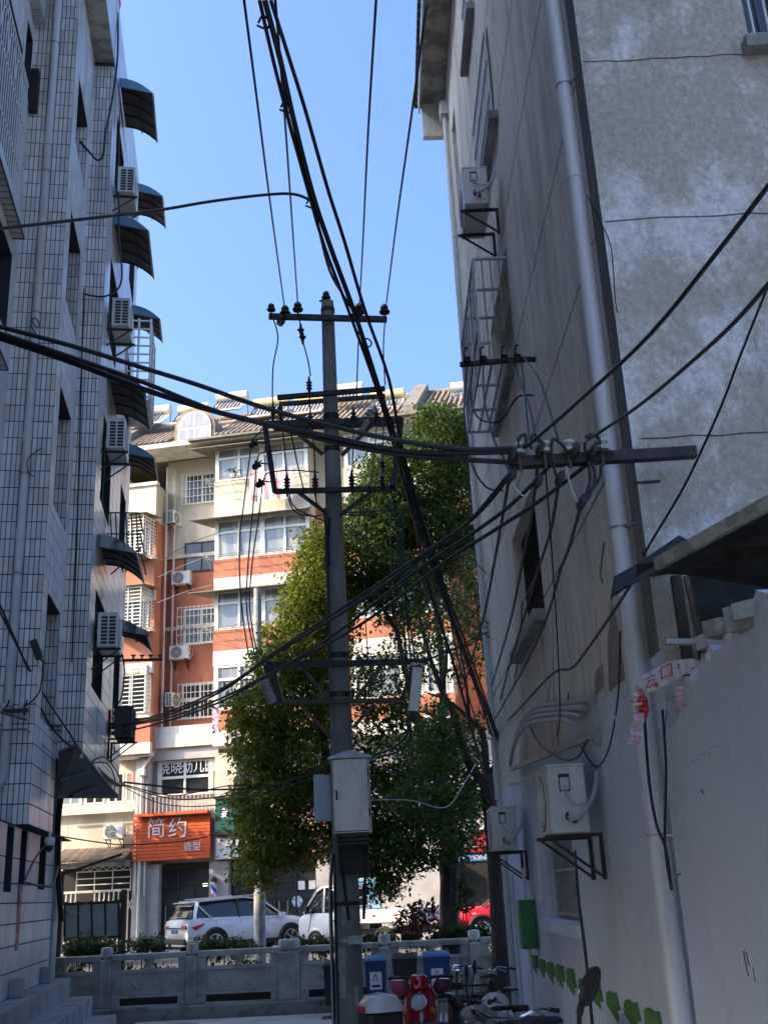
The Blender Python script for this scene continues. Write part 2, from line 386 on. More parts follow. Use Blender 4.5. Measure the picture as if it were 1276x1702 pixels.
# tiles: glazed pieces 58 x 240 mm, a little proud of the dark joints
TP, TH_ = .0665, .2505
def tile_cells(fr, a0, a1, z0, z1, holes, th=.008):
    out = []
    na = max(1, round((a1 - a0) / TP)); p = (a1 - a0) / na
    nz = max(1, round((z1 - z0) / TH_)); q = (z1 - z0) / nz
    for i in range(na):
        for j in range(nz):
            b0, b1, y0, y1 = a0 + i * p + .0045, a0 + (i + 1) * p - .0045, z0 + j * q + .006, z0 + (j + 1) * q - .006
            skip = False
            for h in holes:
                if b1 <= h[0] or b0 >= h[1] or y1 <= h[2] or y0 >= h[3]: continue
                if h[0] <= b0 and b1 <= h[1] and h[2] <= y0 and y1 <= h[3]: skip = True; break
                if b0 < h[0] and y0 >= h[2] - .1: b1 = min(b1, h[0])
                elif b1 > h[1] and y0 >= h[2] - .1: b0 = max(b0, h[1])
                elif y0 < h[2]: y1 = h[2]
                elif y1 > h[3]: y0 = h[3]
                if h[0] - .005 < (b0 + b1) / 2 < h[1] + .005 and h[2] - .005 < (y0 + y1) / 2 < h[3] + .005: skip = True; break
            if skip or b1 - b0 < .01 or y1 - y0 < .02: continue
            out.append((fr, b0, b1, y0, y1, th))
    return out
def tile_box(mb, c):
    fr, b0, b1, y0, y1, th = c
    A = [fr(b0, 0, y0), fr(b1, 0, y0), fr(b1, 0, y1), fr(b0, 0, y1)]
    e = .003; B = [fr(b0 + e, -th, y0 + e), fr(b1 - e, -th, y0 + e), fr(b1 - e, -th, y1 - e), fr(b0 + e, -th, y1 - e)]
    i = len(mb.v); mb.v += A + B
    for q in ((4, 5, 6, 7), (0, 1, 5, 4), (1, 2, 6, 5), (2, 3, 7, 6), (3, 0, 4, 7)): mb.f.append(tuple(i + k for k in q)); mb.mi.append(0)
fF2 = lambda a, d, z: WL(a, d, z)
fR2 = lambda a, d, z: WL(-d, a, z)
fF3 = lambda a, d, z: WL(a, V3 + d, z)
fR3 = lambda a, d, z: WL(U3 - d, a, z)
fN = lambda a, d, z: WL(UN - d, a, z)
cells = tile_cells(fF2, UN, 0, ZB, ZT, [])
cells3 = tile_cells(fF3, .001, U3, 4.2, 16.9, [])
near = sorted(cells + cells3, key=lambda c: c[3])
allc = near[300:] + tile_cells(fR2, .001, V3 - .001, ZB, ZT, slits) + tile_cells(fR3, V3 + .001, VE, 4.2, 16.9, r3h) + tile_cells(fN, -3.0, -.001, ZB, ZT, nh)
for (a0, a1, z0, z1) in slits:     # tiles on the far jamb of each slit
    allc += tile_cells(lambda a, d, z, a1=a1: WL(-a, a1 + d, z), .005, .19, z0, z1, [], .005)
tb = MB()
for c in allc: tile_box(tb, c)
stuff(tb.build('tile_field', m_tile, LB))
for c in near[:300]:
    t = MB(); tile_box(t, c); t.build('tile', m_tile, LB)
# roof slab and eave soffit
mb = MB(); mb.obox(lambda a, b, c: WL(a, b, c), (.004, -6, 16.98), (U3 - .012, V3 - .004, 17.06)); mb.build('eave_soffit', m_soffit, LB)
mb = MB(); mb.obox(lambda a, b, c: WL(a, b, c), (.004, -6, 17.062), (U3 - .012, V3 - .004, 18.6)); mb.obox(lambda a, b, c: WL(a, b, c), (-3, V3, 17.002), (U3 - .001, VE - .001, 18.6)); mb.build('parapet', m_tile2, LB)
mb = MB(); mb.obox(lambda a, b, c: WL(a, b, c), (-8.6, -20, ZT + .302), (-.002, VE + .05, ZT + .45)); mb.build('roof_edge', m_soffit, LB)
mb = MB(); mb.prism([WL(-8.4, -20, ZT + .452), WL(-.9, -20, ZT + .452), WL(-2.6, -20, 23.6), WL(-7, -20, 23.6)], E2 * 27.6); mb.build('added_shade_roof', mat('grey_roof_sheet', (.25, .25, .26), .8, fine=.1), LB)  # unseen roof volume added to keep the house opposite out of the sun
# projecting window bays of the nearest strip
for (z0, z1, v1, ou) in ((11.45, 11.62, -.42, .17), (9.15, 9.35, -.7, .15), (15.75, 18.2, -.12, .16), (6.3, 6.5, -.9, .15)):
    mb = MB(); mb.obox(lambda a, b, c: WL(a, b, c), (UN + .002, -3.4, z0), (UN + ou, v1, z1)); s = mb.build('ledge', m_joint if z1 - z0 < 1 else m_tile2, LB)
    mb = MB()
    for k in range(int((3.4 + v1) / .14)):
        mb.obox(lambda a, b, c: WL(a, b, c), (UN + .012, -3.38 + k * .14, z0 - .008), (UN + ou - .012, -3.38 + k * .14 + .115, z0 - .0005))
    mb.obox(lambda a, b, c: WL(a, b, c), (UN + ou + .001, -3.4, z0 + .01), (UN + ou + .012, v1 - .01, z1 - .01))
    stuff(mb.build('ledge_tiles', m_tile2, s))
# window grilles on the nearest strip
for (v0, v1, z0, z1) in ((-3.0, -.45, 11.62, 14.2), (-3.0, -.75, 7.2, 8.9)):
    mb = MB(); n = int((v1 - v0) / .13)
    for k in range(n + 1): mb.tube([WL(UN + .06, v0 + k * .13, z0), WL(UN + .06, v0 + k * .13, z1)], .011, 5)
    for q in range(4): mb.tube([WL(UN + .06, v0, z0 + (z1 - z0) * q / 3), WL(UN + .06, v1, z0 + (z1 - z0) * q / 3)], .014, 5)
    for k in range(0, n - 3, 4):
        mb.tube([WL(UN + .07, v0 + k * .13 + .26 + .24 * math.cos(a), z1 - .7 + .5 * math.sin(a)) for a in [math.pi * i / 8 for i in range(9)]], .012, 5)
    mb.build('window_grille', m_alu, LB, True)
# dark meter box on the frontal strip
u0, zz = LF(61, 180); mb = MB().obox(lambda a, b, c: WL(a, b, c), (UN + .01, -.13, 14.05), (UN + .13, -.012, 14.85)); mb.build('meter_box', m_iron, LB)
# the long downpipe with sockets and clips
pu, pz = LF(78, 300); PX = pu
mb = MB().tube([WL(PX, -.085, 3.9), WL(PX, -.085, 18.3)], .058, 14); pipe = mb.build('drain_pipe', m_pipe, LB, True)
for z in (5.1, 6.9, 8.35, 10.9, 13.4, 15.9):
    MB().tube([WL(PX, -.085, z), WL(PX, -.085, z + .16)], .066, 14).build('socket', m_pipe, pipe, True)
    MB().tube([WL(PX, -.085, z - .5), WL(PX, -.085, z - .465)], .064, 12).build('clip', m_galv, pipe, True)
mb = MB().tube(catmull([WL(PX, -.085, 3.9), WL(PX - .02, -.09, 3.7), WL(PX - .2, -.1, 3.45), WL(PX - .5, -.1, 3.35)], 4), .06, 12); mb.build('elbow', m_pipe, pipe, True)
# ground storey: large stone tiles, door recess, corner column, window slits
UG = -.14; VG0, VG1 = -1.15, 3.35
gh = [(-.62, -.1, 2.35, 3.1), (.35, .85, 2.45, 3.12), (1.9, 2.55, 2.4, 3.12)]
mb = MB(); fG = lambda a, d, z: WL(UG - d, a, z)
wall_grid(mb, fG, VG0, VG1, 0, ZB, gh, .15)
mb.obox(lambda a, b, c: WL(a, b, c), (-8, VG0 + .01, 0), (UG - .16, VG1 - .01, ZB - .001))
mb.quad(WL(UG, VG1, 0), WL(-8, VG1, 0), WL(-8, VG1, ZB), WL(UG, VG1, ZB))
mb.quad(WL(UG, VG0, 0), WL(-8, VG0, 0), WL(-8, VG0, ZB), WL(UG, VG0, ZB))
mb.build('ground_wall', m_joint, LB)
zs = [1.13, 1.42, 1.72, 1.98, 2.22, 2.45, 2.75, 3.13]; vs_ = [VG0, -.3, .9, 1.7, 2.6, VG1]
for i in range(len(vs_) - 1):
    for j in range(len(zs) - 1):
        c = (fG, vs_[i] + .006, vs_[i + 1] - .006, zs[j] + .006, zs[j + 1] - .006, .01)
        hs = [h for h in gh if not (c[2] <= h[0] or c[1] >= h[1] or c[4] <= h[2] or c[3] >= h[3])]
        parts = [c]
        for h in hs:
            new = []
            for q in parts:
                if q[1] < h[0]: new.append((fG, q[1], min(q[2], h[0]), q[3], q[4], .01))
                if q[2] > h[1]: new.append((fG, max(q[1], h[1]), q[2], q[3], q[4], .01))
                if q[3] < h[2]: new.append((fG, max(q[1], h[0]), min(q[2], h[1]), q[3], h[2], .01))
            parts = new
        for q in parts:
            if q[2] - q[1] < .03 or q[4] - q[3] < .03: continue
            t = MB(); tile_box(t, q); t.build('stone_tile', m_tile2, LB)
for (a0, a1, z0, z1) in gh:
    MB().obox(lambda a, b, c: WL(a, b, c), (UG - .15, a0, z0), (UG - .12, a1, z1)).build('window', m_glass, LB)
u1 = UG
mb = MB().obox(lambda a, b, c: WL(a, b, c), (u1 - .5, VG1 + .002, 0), (u1 + .05, VG1 + .42, ZB)); mb.build('corner_column', mat('green_streaked_stone', (.42, .43, .42), .3, c2=(.18, .26, .24), sc_=3, zs=.2, lo=.4, hi=.6), LB)
mb = MB().obox(lambda a, b, c: WL(a, b, c), (-8, VG1 + .45, 0), (-3.6, VE, 3.9)); mb.build('recessed_wall', m_conc_d, LB)
mb = MB().obox(lambda a, b, c: WL(a, b, c), (-3, -4.2, 0), (UG + .02, VG0 - .01, 3.12)); mb.build('side_wall', mat('purple_grey_render', (.16, .16, .19), .8, c2=(.12, .12, .14), sc_=1.5), LB)
# terrace and steps
for k, (uo, z) in enumerate(((.28, 1.13), (.62, .85), (.98, .57), (1.32, .29))):
    mb = MB().obox(lambda a, b, c: WL(a, b, c), (u1 - .02 - .001 * k, -2.2 - .01 * k, -.04), (u1 + uo, VG1 + .46 + .01 * k, z)); s = mb.build('step', m_conc, LB, bevel=.012)
for v in (.15, 2.55):
    MB().obox(lambda a, b, c: WL(a, b, c), (u1 + .012, v, 1.135), (u1 + .16, v + .22, 1.35)).build('bollard_block', m_conc, LB, bevel=.01)
# faded couplet strip beside the door
a_, z_ = LR(30, 1520, UG)
mb = MB()
n = 10; z0, z1 = LR(28, 1580, UG)[1], LR(33, 1470, UG)[1]
for k in range(n):
    za, zb = z0 + (z1 - z0) * k / n, z0 + (z1 - z0) * (k + 1) / n
    mb.quad(*[WL(UG + .016 + .006 * math.sin(3 * zz_), vv, zz_) for vv, zz_ in ((a_ - .13, za), (a_ + .13, za), (a_ + .13, zb), (a_ - .13, zb))])
o = mb.build('paper_couplet', m_redfade, None); tag(o, 'faded red and white paper couplet hanging on the tiled wall by the door', 'couplet')
# ------------------------------------------------------------------ plastered house on the right
R0 = V((1.717, 6.8, 0)); RD = V((-.0096, 1, 0)).normalized(); RN = V((-1, -.0096, 0)).normalized()
def WR(a, o, z): return R0 + RD * a + RN * o + V((0, 0, z))
def RFp(px, py, o=0):
    p = onp(px, py, R0 + RN * o, RN); return (p - R0).dot(RD), p.z
RB = thing('plastered_house', 'tall grey house with streaked unpainted plaster on the right of the alley', 'building', tuple(R0))
RA = 10.95; RZ = 17.03; WZ = 3.52
rh = [(4.2, 6.2, 1.78, 3.2), (4.45, 6.6, 4.95, 6.4), (4.7, 6.9, 8.2, 9.65), (4.5, 6.6, 11.4, 12.95), (4.6, 6.7, 14.4, 15.9), (9.2, 9.9, 13.95, 15.6)]
fR = lambda a, d, z: WR(a, -d, z)
mb = MB(); mb.cur = 0
wall_grid(mb, fR, .28, RA, WZ, RZ, [h for h in rh if h[2] > WZ], .24)
mb.cur = 2; wall_grid(mb, fR, 0, .28, WZ, RZ, [], .1)
mb.cur = 1; wall_grid(mb, fR, 0, RA, -.05, WZ, [h for h in rh if h[2] < WZ], .24)
mb.cur = 3
fGb = lambda a, d, z: V((1.717 + a, 6.8 + d, z))
wall_grid(mb, fGb, 0, 9, -.05, RZ, [(1.34, 2.5, 8.32, 9.8)], .24)
mb.cur = 0
mb.quad(WR(RA, 0, -.05), WR(RA, -9, -.05), WR(RA, -9, RZ), WR(RA, 0, RZ))
mb.quad(WR(.01, 0, RZ), WR(RA, 0, RZ), WR(RA, -9, RZ), WR(.01, -9, RZ))
mb.obox(lambda a, b, c: WR(a, b, c), (.3, -8.9, -.05), (RA - .02, -.26, RZ - .02))
mb.build('wall', [m_plaster, m_white, m_stain, m_gable], RB)
# floor joints in the plaster (grooves) and cracks
for z in (5.05, 6.8, 8.24, 9.98, 11.4, 13.1):
    MB().obox(lambda a, b, c: WR(a, b, c), (.29, -.001, z - .007), (RA - .05, .0025, z + .007)).build('plaster_joint', m_iron, RB)
for z, x0, x1 in ((5.0, .06, 2.6), (6.75, .02, 3), (8.22, 0.02, 1.28)):
    pts = [fGb(x0 + (x1 - x0) * k / 14, -.002, z + rnd.uniform(-.012, .012)) for k in range(15)]
    MB().tube(pts, .006, 4).build('plaster_joint', m_stain, RB)
def crack(pix, o=.001, r=.004, m=None, f=None):
    pts = []
    for px, py in pix:
        if f == 'g': p = onp(px, py, (0, 6.8 - o, 0), V((0, 1, 0))); pts.append(p)
        else: a, z = RFp(px, py, o); pts.append(WR(a, o, z))
    MB().tube(catmull(pts, 3), r, 4).build('crack', m or m_iron, RB)
crack([(975, 325), (1010, 395), (1018, 440), (1022, 500), (1026, 520)], f='g')
crack([(1015, 990), (1013, 1050), (1012, 1100), (1016, 1150)]); crack([(1004, 900), (998, 950), (1001, 970)], r=.007)
crack([(945, 1150), (944, 1170), (948, 1185)], r=.008); crack([(915, 1120), (911, 1160), (900, 1190), (886, 1210)])
crack([(918, 1010), (920, 1150), (928, 1250)], r=.004)
# patches where the plaster has come off
for pix, mm in (([(1018, 1000), (1030, 1060), (1038, 1130), (1012, 1150), (1010, 1060)], m_stain), ([(990, 1115), (1002, 1104), (1003, 1140), (988, 1160)], m_stain)):
    pts = [WR(*(lambda q: (q[0], .004, q[1]))(RFp(px, py))) for px, py in pix]
    MB().prism(pts, RN * -.003).build('bare_patch', mat('bare_render', (.34, .30, .25), .95, c2=(.24, .21, .18), sc_=5, fine=.2, bump=.4), RB)
# windows
def bars(par, a0, a1, z0, z1, o, step, m, r=.008, horiz=(), nm='window_grille'):
    mb = MB(); n = int((a1 - a0) / step)
    for k in range(n + 1): mb.tube([WR(a0 + (a1 - a0) * k / n, o, z0), WR(a0 + (a1 - a0) * k / n, o, z1)], r, 5)
    for z in horiz: mb.bar(WR(a0, o + .012, z), WR(a1, o + .012, z), .03, .025)
    return mb.build(nm, m, par, True)
for i, (a0, a1, z0, z1) in enumerate(rh):
    f = MB(); t = .05
    for q in ((a0, a0 + t, z0, z1), (a1 - t, a1, z0, z1), (a0 + t, a1 - t, z0, z0 + t), (a0 + t, a1 - t, z1 - t, z1), ((a0 + a1) / 2 - t / 2, (a0 + a1) / 2 + t / 2, z0 + t, z1 - t)):
        f.obox(lambda a, b, c: WR(a, b, c), (q[0], -.22, q[2]), (q[1], -.16, q[3]))
    w_ = f.build('window', m_alu if i else m_galv, RB)
    MB().obox(lambda a, b, c: WR(a, b, c), (a0 + t, -.2, z0 + t), (a1 - t, -.185, z1 - t)).build('pane', m_glass, w_)
bars(RB, 4.25, 6.15, 1.82, 3.16, -.10, .07, m_galv, .011, (1.84, 2.28, 3.14))
bars(RB, 4.5, 6.55, 5.0, 6.35, -.12, .12, m_iron, .010, (5.6,))
bars(RB, 4.55, 6.6, 11.42, 12.93, .03, .09, m_alu, .010, (11.5, 11.9, 12.4, 12.85))
bars(RB, 4.65, 6.65, 14.42, 15.88, .03, .12, m_alu, .010, (14.5, 15.1, 15.8))
for (a0, a1, z, h, o) in ((3.98, 6.5, 1.66, .1, .09), (4.4, 6.75, 4.8, .13, .14), (4.3, 6.75, 11.26, .12, .12), (5.5, 6.9, 14.2, .12, .12), (4.6, 7.0, 8.05, .12, .1)):
    MB().obox(lambda a, b, c: WR(a, b, c), (a0, .002, z), (a1, o, z + h)).build('window_sill', m_conc if z > 3 else m_white, RB)
# gable window, top right
f = MB()
for q in ((1.34, 1.4, 8.32, 9.8), (1.4, 2.44, 8.32, 8.39), (1.86, 1.92, 8.4, 9.8), (2.44, 2.5, 8.32, 9.8)):
    f.box((1.717 + q[0], 6.93, q[2]), (1.717 + q[1], 6.98, q[3]))
w_ = f.build('window', m_alu, RB); MB().box((1.717 + 1.4, 6.95, 8.39), (1.717 + 2.44, 6.965, 9.8)).build('pane', m_glass, w_)
mb = MB()
for k in range(9): mb.tube([(1.717 + 1.42 + k * .12, 6.86, 8.33), (1.717 + 1.42 + k * .12, 6.86, 9.79)], .009, 5)
mb.build('window_grille', m_alu, RB)
MB().box((1.717 + 1.27, 6.68, 8.2), (1.717 + 2.6, 6.798, 8.318)).build('window_sill', m_conc, RB)
# projecting cage of the third-floor window
mb = MB(); a0, a1, zb, zt, ou = 2.95, 5.3, 6.55, 8.35, .52
a0, a1, zb, zt, ou = 4.75, 6.95, 8.12, 9.5, .42
for a in (a0, (a0 * 2 + a1) / 3, (a0 + 2 * a1) / 3, a1):
    mb.bar(WR(a, 0, zb), WR(a, ou, zb), .03); mb.bar(WR(a, ou, zb), WR(a, ou, zt), .03); mb.bar(WR(a, ou, zt), WR(a, 0, zt), .03)
for o in (0.02, .15, .28, ou): mb.bar(WR(a0, o, zb), WR(a1, o, zb), .028)
for z in (zb + .45, zt): mb.bar(WR(a0, ou, z), WR(a1, ou, z), .03)
for k in range(12): mb.tube([WR(a0 + (a1 - a0) * k / 11, ou, zb), WR(a0 + (a1 - a0) * k / 11, ou, zt)], .008, 5)
for k in range(4): mb.tube([WR(a0, ou * k / 4, zb), WR(a0, ou * k / 4, zt)], .008, 5)
mb.build('window_cage', m_galv, RB)
# eave: slab, downstand end beam, tile edge
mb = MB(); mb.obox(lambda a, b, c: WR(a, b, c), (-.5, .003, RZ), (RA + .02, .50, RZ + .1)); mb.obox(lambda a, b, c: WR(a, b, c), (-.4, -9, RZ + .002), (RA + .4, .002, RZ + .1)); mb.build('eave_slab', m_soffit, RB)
MB().obox(lambda a, b, c: WR(a, b, c), (RA - .12, .004, 16.25), (RA + .02, .47, RZ - .002)).build('eave_beam', m_plaster, RB)
MB().obox(lambda a, b, c: WR(a, b, c), (-.5, .502, RZ - .12), (RA + .02, .535, RZ + .12)).build('eave_fascia', m_alu, RB)
mb = MB()
for k in range(58): mb.obox(lambda a, b, c: WR(a, b, c), (-.45 + k * .2, .42, RZ + .122), (-.3 + k * .2, .60, RZ + .17))
stuff(mb.build('eave_tiles', m_iron, RB))
# downpipes
def dpipe(a, o, z0, z1, r, m, socks, nm='drain_pipe', top=None):
    pts = [WR(a, o, z0), WR(a, o, z1)] if top is None else [WR(a, o, z0), WR(a, o, z1), *top]
    p = MB().tube(pts, r, 14).build(nm, m, RB, True)
    for z in socks:
        MB().tube([WR(a, o, z), WR(a, o, z + .17)], r * 1.09, 14).build('socket', m, p, True)
        MB().tube([WR(a, o, z + .9), WR(a, o, z + .915)], r * 1.1, 12).build('clip', m_galv, p, True)
        MB().bar(WR(a, o, z + .9), WR(a, 0, z + .9) + RD * -.12, .015).build('clip', m_galv, p)
    return p
dpipe(.31, .085, -.04, 17.0, .062, m_pipe_w, (1.5, 3.55, 7.35, 10.6, 13.8))
dpipe(10.3, .07, 3.4, 16.25, .05, m_pipe, (5.2, 9.3, 12.6))
dpipe(10.25, .06, -.04, 3.38, .05, m_pipe_w, (1.9,))
dpipe(9.5, .05, -.04, 2.3, .03, m_pipe_w, ())
MB().obox(lambda a, b, c: WR(a, b, c), (10.18, .003, 16.25), (10.46, .16, 16.55)).build('rain_hopper', m_pipe, RB)
# ledge and the green painted teeth along it
MB().obox(lambda a, b, c: WR(a, b, c), (.55, .001, -.05), (10.0, .028, 1.17)).build('plinth', m_white, RB)
for k in range(11):
    a = 8.1 - k * .72
    if a < 1.5: break
    h = .13 + rnd.uniform(-.03, .03)
    j_ = lambda s_: rnd.uniform(-s_, s_)
    pts = [WR(a, .031, 1.175), WR(a - .03 + j_(.03), .031, 1.175 + h * .8), WR(a - .14 + j_(.03), .031, 1.175 + h), WR(a - .26 + j_(.03), .031, 1.19 + h * .75), WR(a - .4 + j_(.04), .031, 1.185 + h * .95), WR(a - .47 + j_(.03), .031, 1.13), WR(a - .43, .031, 1.09 + j_(.02)), WR(a - .2, .031, 1.13)]
    tb_ = MB().prism(pts, RN * -.0285).build('green_paint_patch', m_green2, RB)
# small surface ducts beside the low window
MB().obox(lambda a, b, c: WR(a, b, c), (6.55, .002, 1.95), (6.72, .03, 2.62)).build('surface_duct', m_alu, RB)
MB().obox(lambda a, b, c: WR(a, b, c), (6.82, .002, 2.2), (6.9, .02, 2.62)).build('surface_duct', m_alu, RB)
# spindly green box
b = thing('green_wall_box', 'narrow tall green metal box fixed to the white wall by the corner pipes', 'wall box', tuple(WR(7.8, 0, 1.4)))
MB().obox(lambda a, b_, c: WR(a, b_, c), (7.45, .005, 1.40), (7.75, .2, 1.97)).build('body', m_green, b, bevel=.008)
MB().obox(lambda a, b_, c: WR(a, b_, c), (7.435, .02, 1.43), (7.449, .185, 1.94)).build('door', m_green, b)
MB().tube([WR(7.6, .1, 1.97), WR(7.6, .1, 2.35)], .018, 8).build('conduit', m_pipe_w, b)
MB().tube([WR(7.6, .1, 1.4), WR(7.6, .1, .02)], .018, 8).build('conduit', m_pipe_w, b)

# ------------------------------------------------------------------ garden wall with broken top, running on towards the camera
gw = thing('garden_wall', 'whitewashed garden wall with crumbling broken top under the shed roof', 'wall', (1.72, 5, 0))
prof = [(-3, 3.42), (2.0, 3.4), (3.2, 3.36), (3.9, 3.38), (4.3, 3.33), (4.8, 3.36), (5.0, 3.3), (5.25, 3.36), (5.45, 3.25), (5.7, 3.30), (5.95, 3.2), (6.2, 3.22), (6.45, 3.05), (6.7, 3.0), (6.98, 2.93)]
prof2 = []
for i in range(len(prof) - 1):
    for j in range(4):
        t = j / 4; prof2.append((prof[i][0] + (prof[i + 1][0] - prof[i][0]) * t, prof[i][1] + (prof[i + 1][1] - prof[i][1]) * t + rnd.uniform(-.025, .025)))
prof2.append(prof[-1])
poly = [V((1.69, y, z)) for y, z in prof2] + [V((1.69, 6.98, -.05)), V((1.69, -3, -.05))]
MB().prism(poly, (.22, 0, 0)).build('wall_face', m_white, gw)
for k in range(9):    # loose mortar lumps on the broken top
    y = 4.5 + k * .19 + rnd.uniform(-.04, .04); zt_ = 3.28 - max(0, y - 5.2) * .1
    s = rnd.uniform(.025, .055); lump = MB()._lathe(V((1.72, y, zt_ - .02)), [(s * .5, -.02), (s, .02), (s * .9, .05), (s * .4, .08)], V((rnd.uniform(-.3, .3), rnd.uniform(-.3, .3), 1)), 6)
    lump.build('mortar_lump', m_white, gw)
def scratch(pix, r, m, nm='scratch'):
    pts = []
    for px, py in pix:
        q = onp(px, py, (1.688, 0, 0), V((1, 0, 0))); pts.append(q)
    MB().tube(catmull(pts, 4), r, 4).build(nm, m, gw)
m_stone_scuff = mat('grey_scuff', (.36, .36, .37), .9, fine=.2)
m_scr = mat('dark_red_scrape', (.16, .05, .05), .8, fine=.2)
scratch([(1235, 1580), (1238, 1600), (1243, 1622)], .004, m_scr); scratch([(1239, 1582), (1244, 1605)], .003, m_scr); scratch([(1250, 1608), (1254, 1632)], .002, m_scr)
for k in range(6):
    x = 1150 + k * 8; y = 1265 - k * 4.5 + rnd.uniform(-3, 3); scratch([(x, y), (x + 5, y - 4 + rnd.uniform(-3, 3))], .002, m_stone_scuff, 'scuff')
scratch([(1165, 1312), (1168, 1318)], .008, m_stain, 'scuff'); scratch([(1125, 1455), (1130, 1452)], .006, m_stain, 'scuff'); scratch([(1108, 1180), (1104, 1220), (1106, 1290), (1103, 1330)], .004, m_stain, 'crack')
# ------------------------------------------------------------------ shed roof behind the wall
m_felt = mat('black_roofing_felt', (.018, .018, .02), .75, c2=(.03, .03, .03), sc_=5, bump=.4)
sh = thing('lean_to_shed', 'dark lean-to shed with black roofing felt and pale rafters', 'shed', (2.6, 6, 0))
def at(px, py, Y): return P(px, py, Y)
A = at(1022, 962, 6.62); Bq = at(1016, 1000, 6.5); Cc = at(1105, 895, 6.72); D = at(1278, 836, 5.1)
mb = MB(); mb.prism([at(1020, 962, 6.55), at(1060, 940, 6.6), at(1128, 893, 6.74), at(1145, 902, 6.7), at(1100, 952, 6.2), at(1070, 962, 6.2), at(1045, 975, 6.2), at(1022, 988, 6.3), at(1014, 1000, 6.4)], (.0, 0, .015)); mb.build('felt_flap', m_felt, sh)
pr = [at(1092, 938, 6.2), at(1280, 836, 5.2)]
MB().bar(pr[0], pr[1] + (pr[1] - pr[0]) * .8, .05, .075).build('verge_board', m_wood, sh)
q1 = pr[1] + (pr[1] - pr[0]) * .8
mb = MB(); mb.prism([pr[0] + V((0, .03, -.05)), q1 + V((0, .03, -.05)), q1 + V((2.5, 1.6, -.9)), pr[0] + V((3.5, .4, -.3))], (0, 0, .03)); mb.build('roof_sheet', m_felt, sh)  # black felt colour here stands in for the shade under the roof
MB().bar(at(1062, 950, 6.45), at(1290, 912, 5.6), .05, .08).build('beam', m_iron, sh)
MB().bar(at(1150, 925, 6.5), at(1290, 870, 6.1), .05, .07).build('rafter', m_wood, sh)
MB().bar(at(1180, 890, 6.6), at(1290, 850, 6.2), .05, .07).build('rafter', m_wood, sh)
MB().bar((1.84, 6.62, 3.0), at(1122, 958, 6.62), .06).build('post', m_iron, sh)
MB().bar((1.92, 6.45, 3.0), at(1134, 958, 6.45) + V((.02, 0, 0)), .03).build('post', m_rust, sh)
mb = MB(); mb.box((1.95, 6.70, 2.4), (6, 6.76, 4.02)); mb.build('back_panel', mat('shade_dark_board', (.014, .014, .015), .9, c2=(.03, .03, .03), sc_=3), sh)  # shade inside the shed, put into the board's near-black colour
MB().bar(at(1180, 905, 6.0), at(1285, 898, 5.2), .03, .05).build('rafter', m_iron, sh)
# boards and profiles lying over the wall
def lay(name, lab, cat, p0, p1, w, h, m):
    return tag(MB().bar(p0, p1, w, h).build(name, m, bevel=.004), lab, cat, 'building scraps stored on the garden wall')
lay('metal_profile', 'shiny aluminium profile sticking out over the broken wall', 'metal profile', at(1105, 1067, 6.0), at(1172, 1066, 5.95) + V((.5, .2, .02)), .04, .035, m_steel)
lay('wrapped_board', 'plastic wrapped board lying on the wall right of the shiny profile', 'board', at(1165, 1066, 5.7), at(1225, 1060, 5.6) + V((.4, .3, .02)), .12, .075, mat('milky_film', (.5, .48, .46), .3, c2=(.55, .4, .4), sc_=10))
lay('plank', 'thick pale plank stacked second from the top of the wall scraps', 'plank', at(1183, 1043, 5.3), at(1232, 1042, 5.4) + V((.4, .4, .0)), .12, .085, m_wood)
lay('plank', 'grey square beam end stacked above the pale plank', 'plank', at(1224, 1026, 4.95), at(1276, 1022, 5.1) + V((.4, .4, 0)), .14, .12, mat('grey_board', (.3, .3, .3), .8, fine=.15))
lay('plank', 'film wrapped bundle topmost of the wall scraps by the picture edge', 'bundle', at(1238, 1012, 4.85), at(1279, 1012, 4.95) + V((.4, .4, 0)), .14, .08, mat('milky_film2', (.42, .43, .42), .25, c2=(.3, .3, .3), sc_=14))
lay('plank', 'dark thin board lowest of the wall scraps', 'board', at(1172, 1090, 6.1), at(1205, 1092, 6.0) + V((.5, .3, 0)), .1, .04, m_wood)
lay('film_bundle', 'clear film wrapped strips lying behind the red printed tape', 'bundle', at(1082, 1106, 6.5), at(1162, 1108, 6.2) + V((.2, .2, 0)), .12, .05, mat('violet_film', (.28, .26, .3), .3, c2=(.4, .38, .4), sc_=20))
# the red and white printed plastic tape, crumpled over the pipe
m_tape = mat('printed_film', (.62, .60, .60), .35, c2=(.6, .04, .06), sc_=16, lo=.56, hi=.6, fine=.05)
def ribbon(pix, Ys, ws, m, parent):
    c = catmull([at(px, py, Y) for (px, py), Y in zip(pix, Ys)], 5); mb = MB(); n = len(c)
    W_ = catmull([V((w_, 0, 0)) for w_ in ws], 5)
    prev = None
    for i, p in enumerate(c):
        d = (c[min(i + 1, n - 1)] - c[max(i - 1, 0)]).normalized(); s = d.cross(V((0.25, 1, 0.1))).normalized()
        a, b_ = p + s * W_[i].x + V((0, .02 * math.sin(i * 1.7), 0)), p - s * W_[i].x + V((0, .02 * math.cos(i * 1.3), 0))
        if prev: mb.quad(prev[0], a, b_, prev[1])
        prev = (a, b_)
    return mb.build('tape_strip', m, parent, True)
tp = thing('printed_tape', 'crumpled red and white printed plastic tape hung over the pipe and wall', 'plastic tape', (1.7, 6.3, 3.2))
ribbon([(1165, 1106), (1130, 1110), (1098, 1124), (1070, 1140), (1060, 1150)], [6.2, 6.25, 6.3, 6.35, 6.4], [.03, .05, .055, .05, .03], m_tape, tp)
ribbon([(1060, 1148), (1058, 1165), (1062, 1180)], [6.38, 6.38, 6.38], [.03, .03, .02], m_tape, tp)
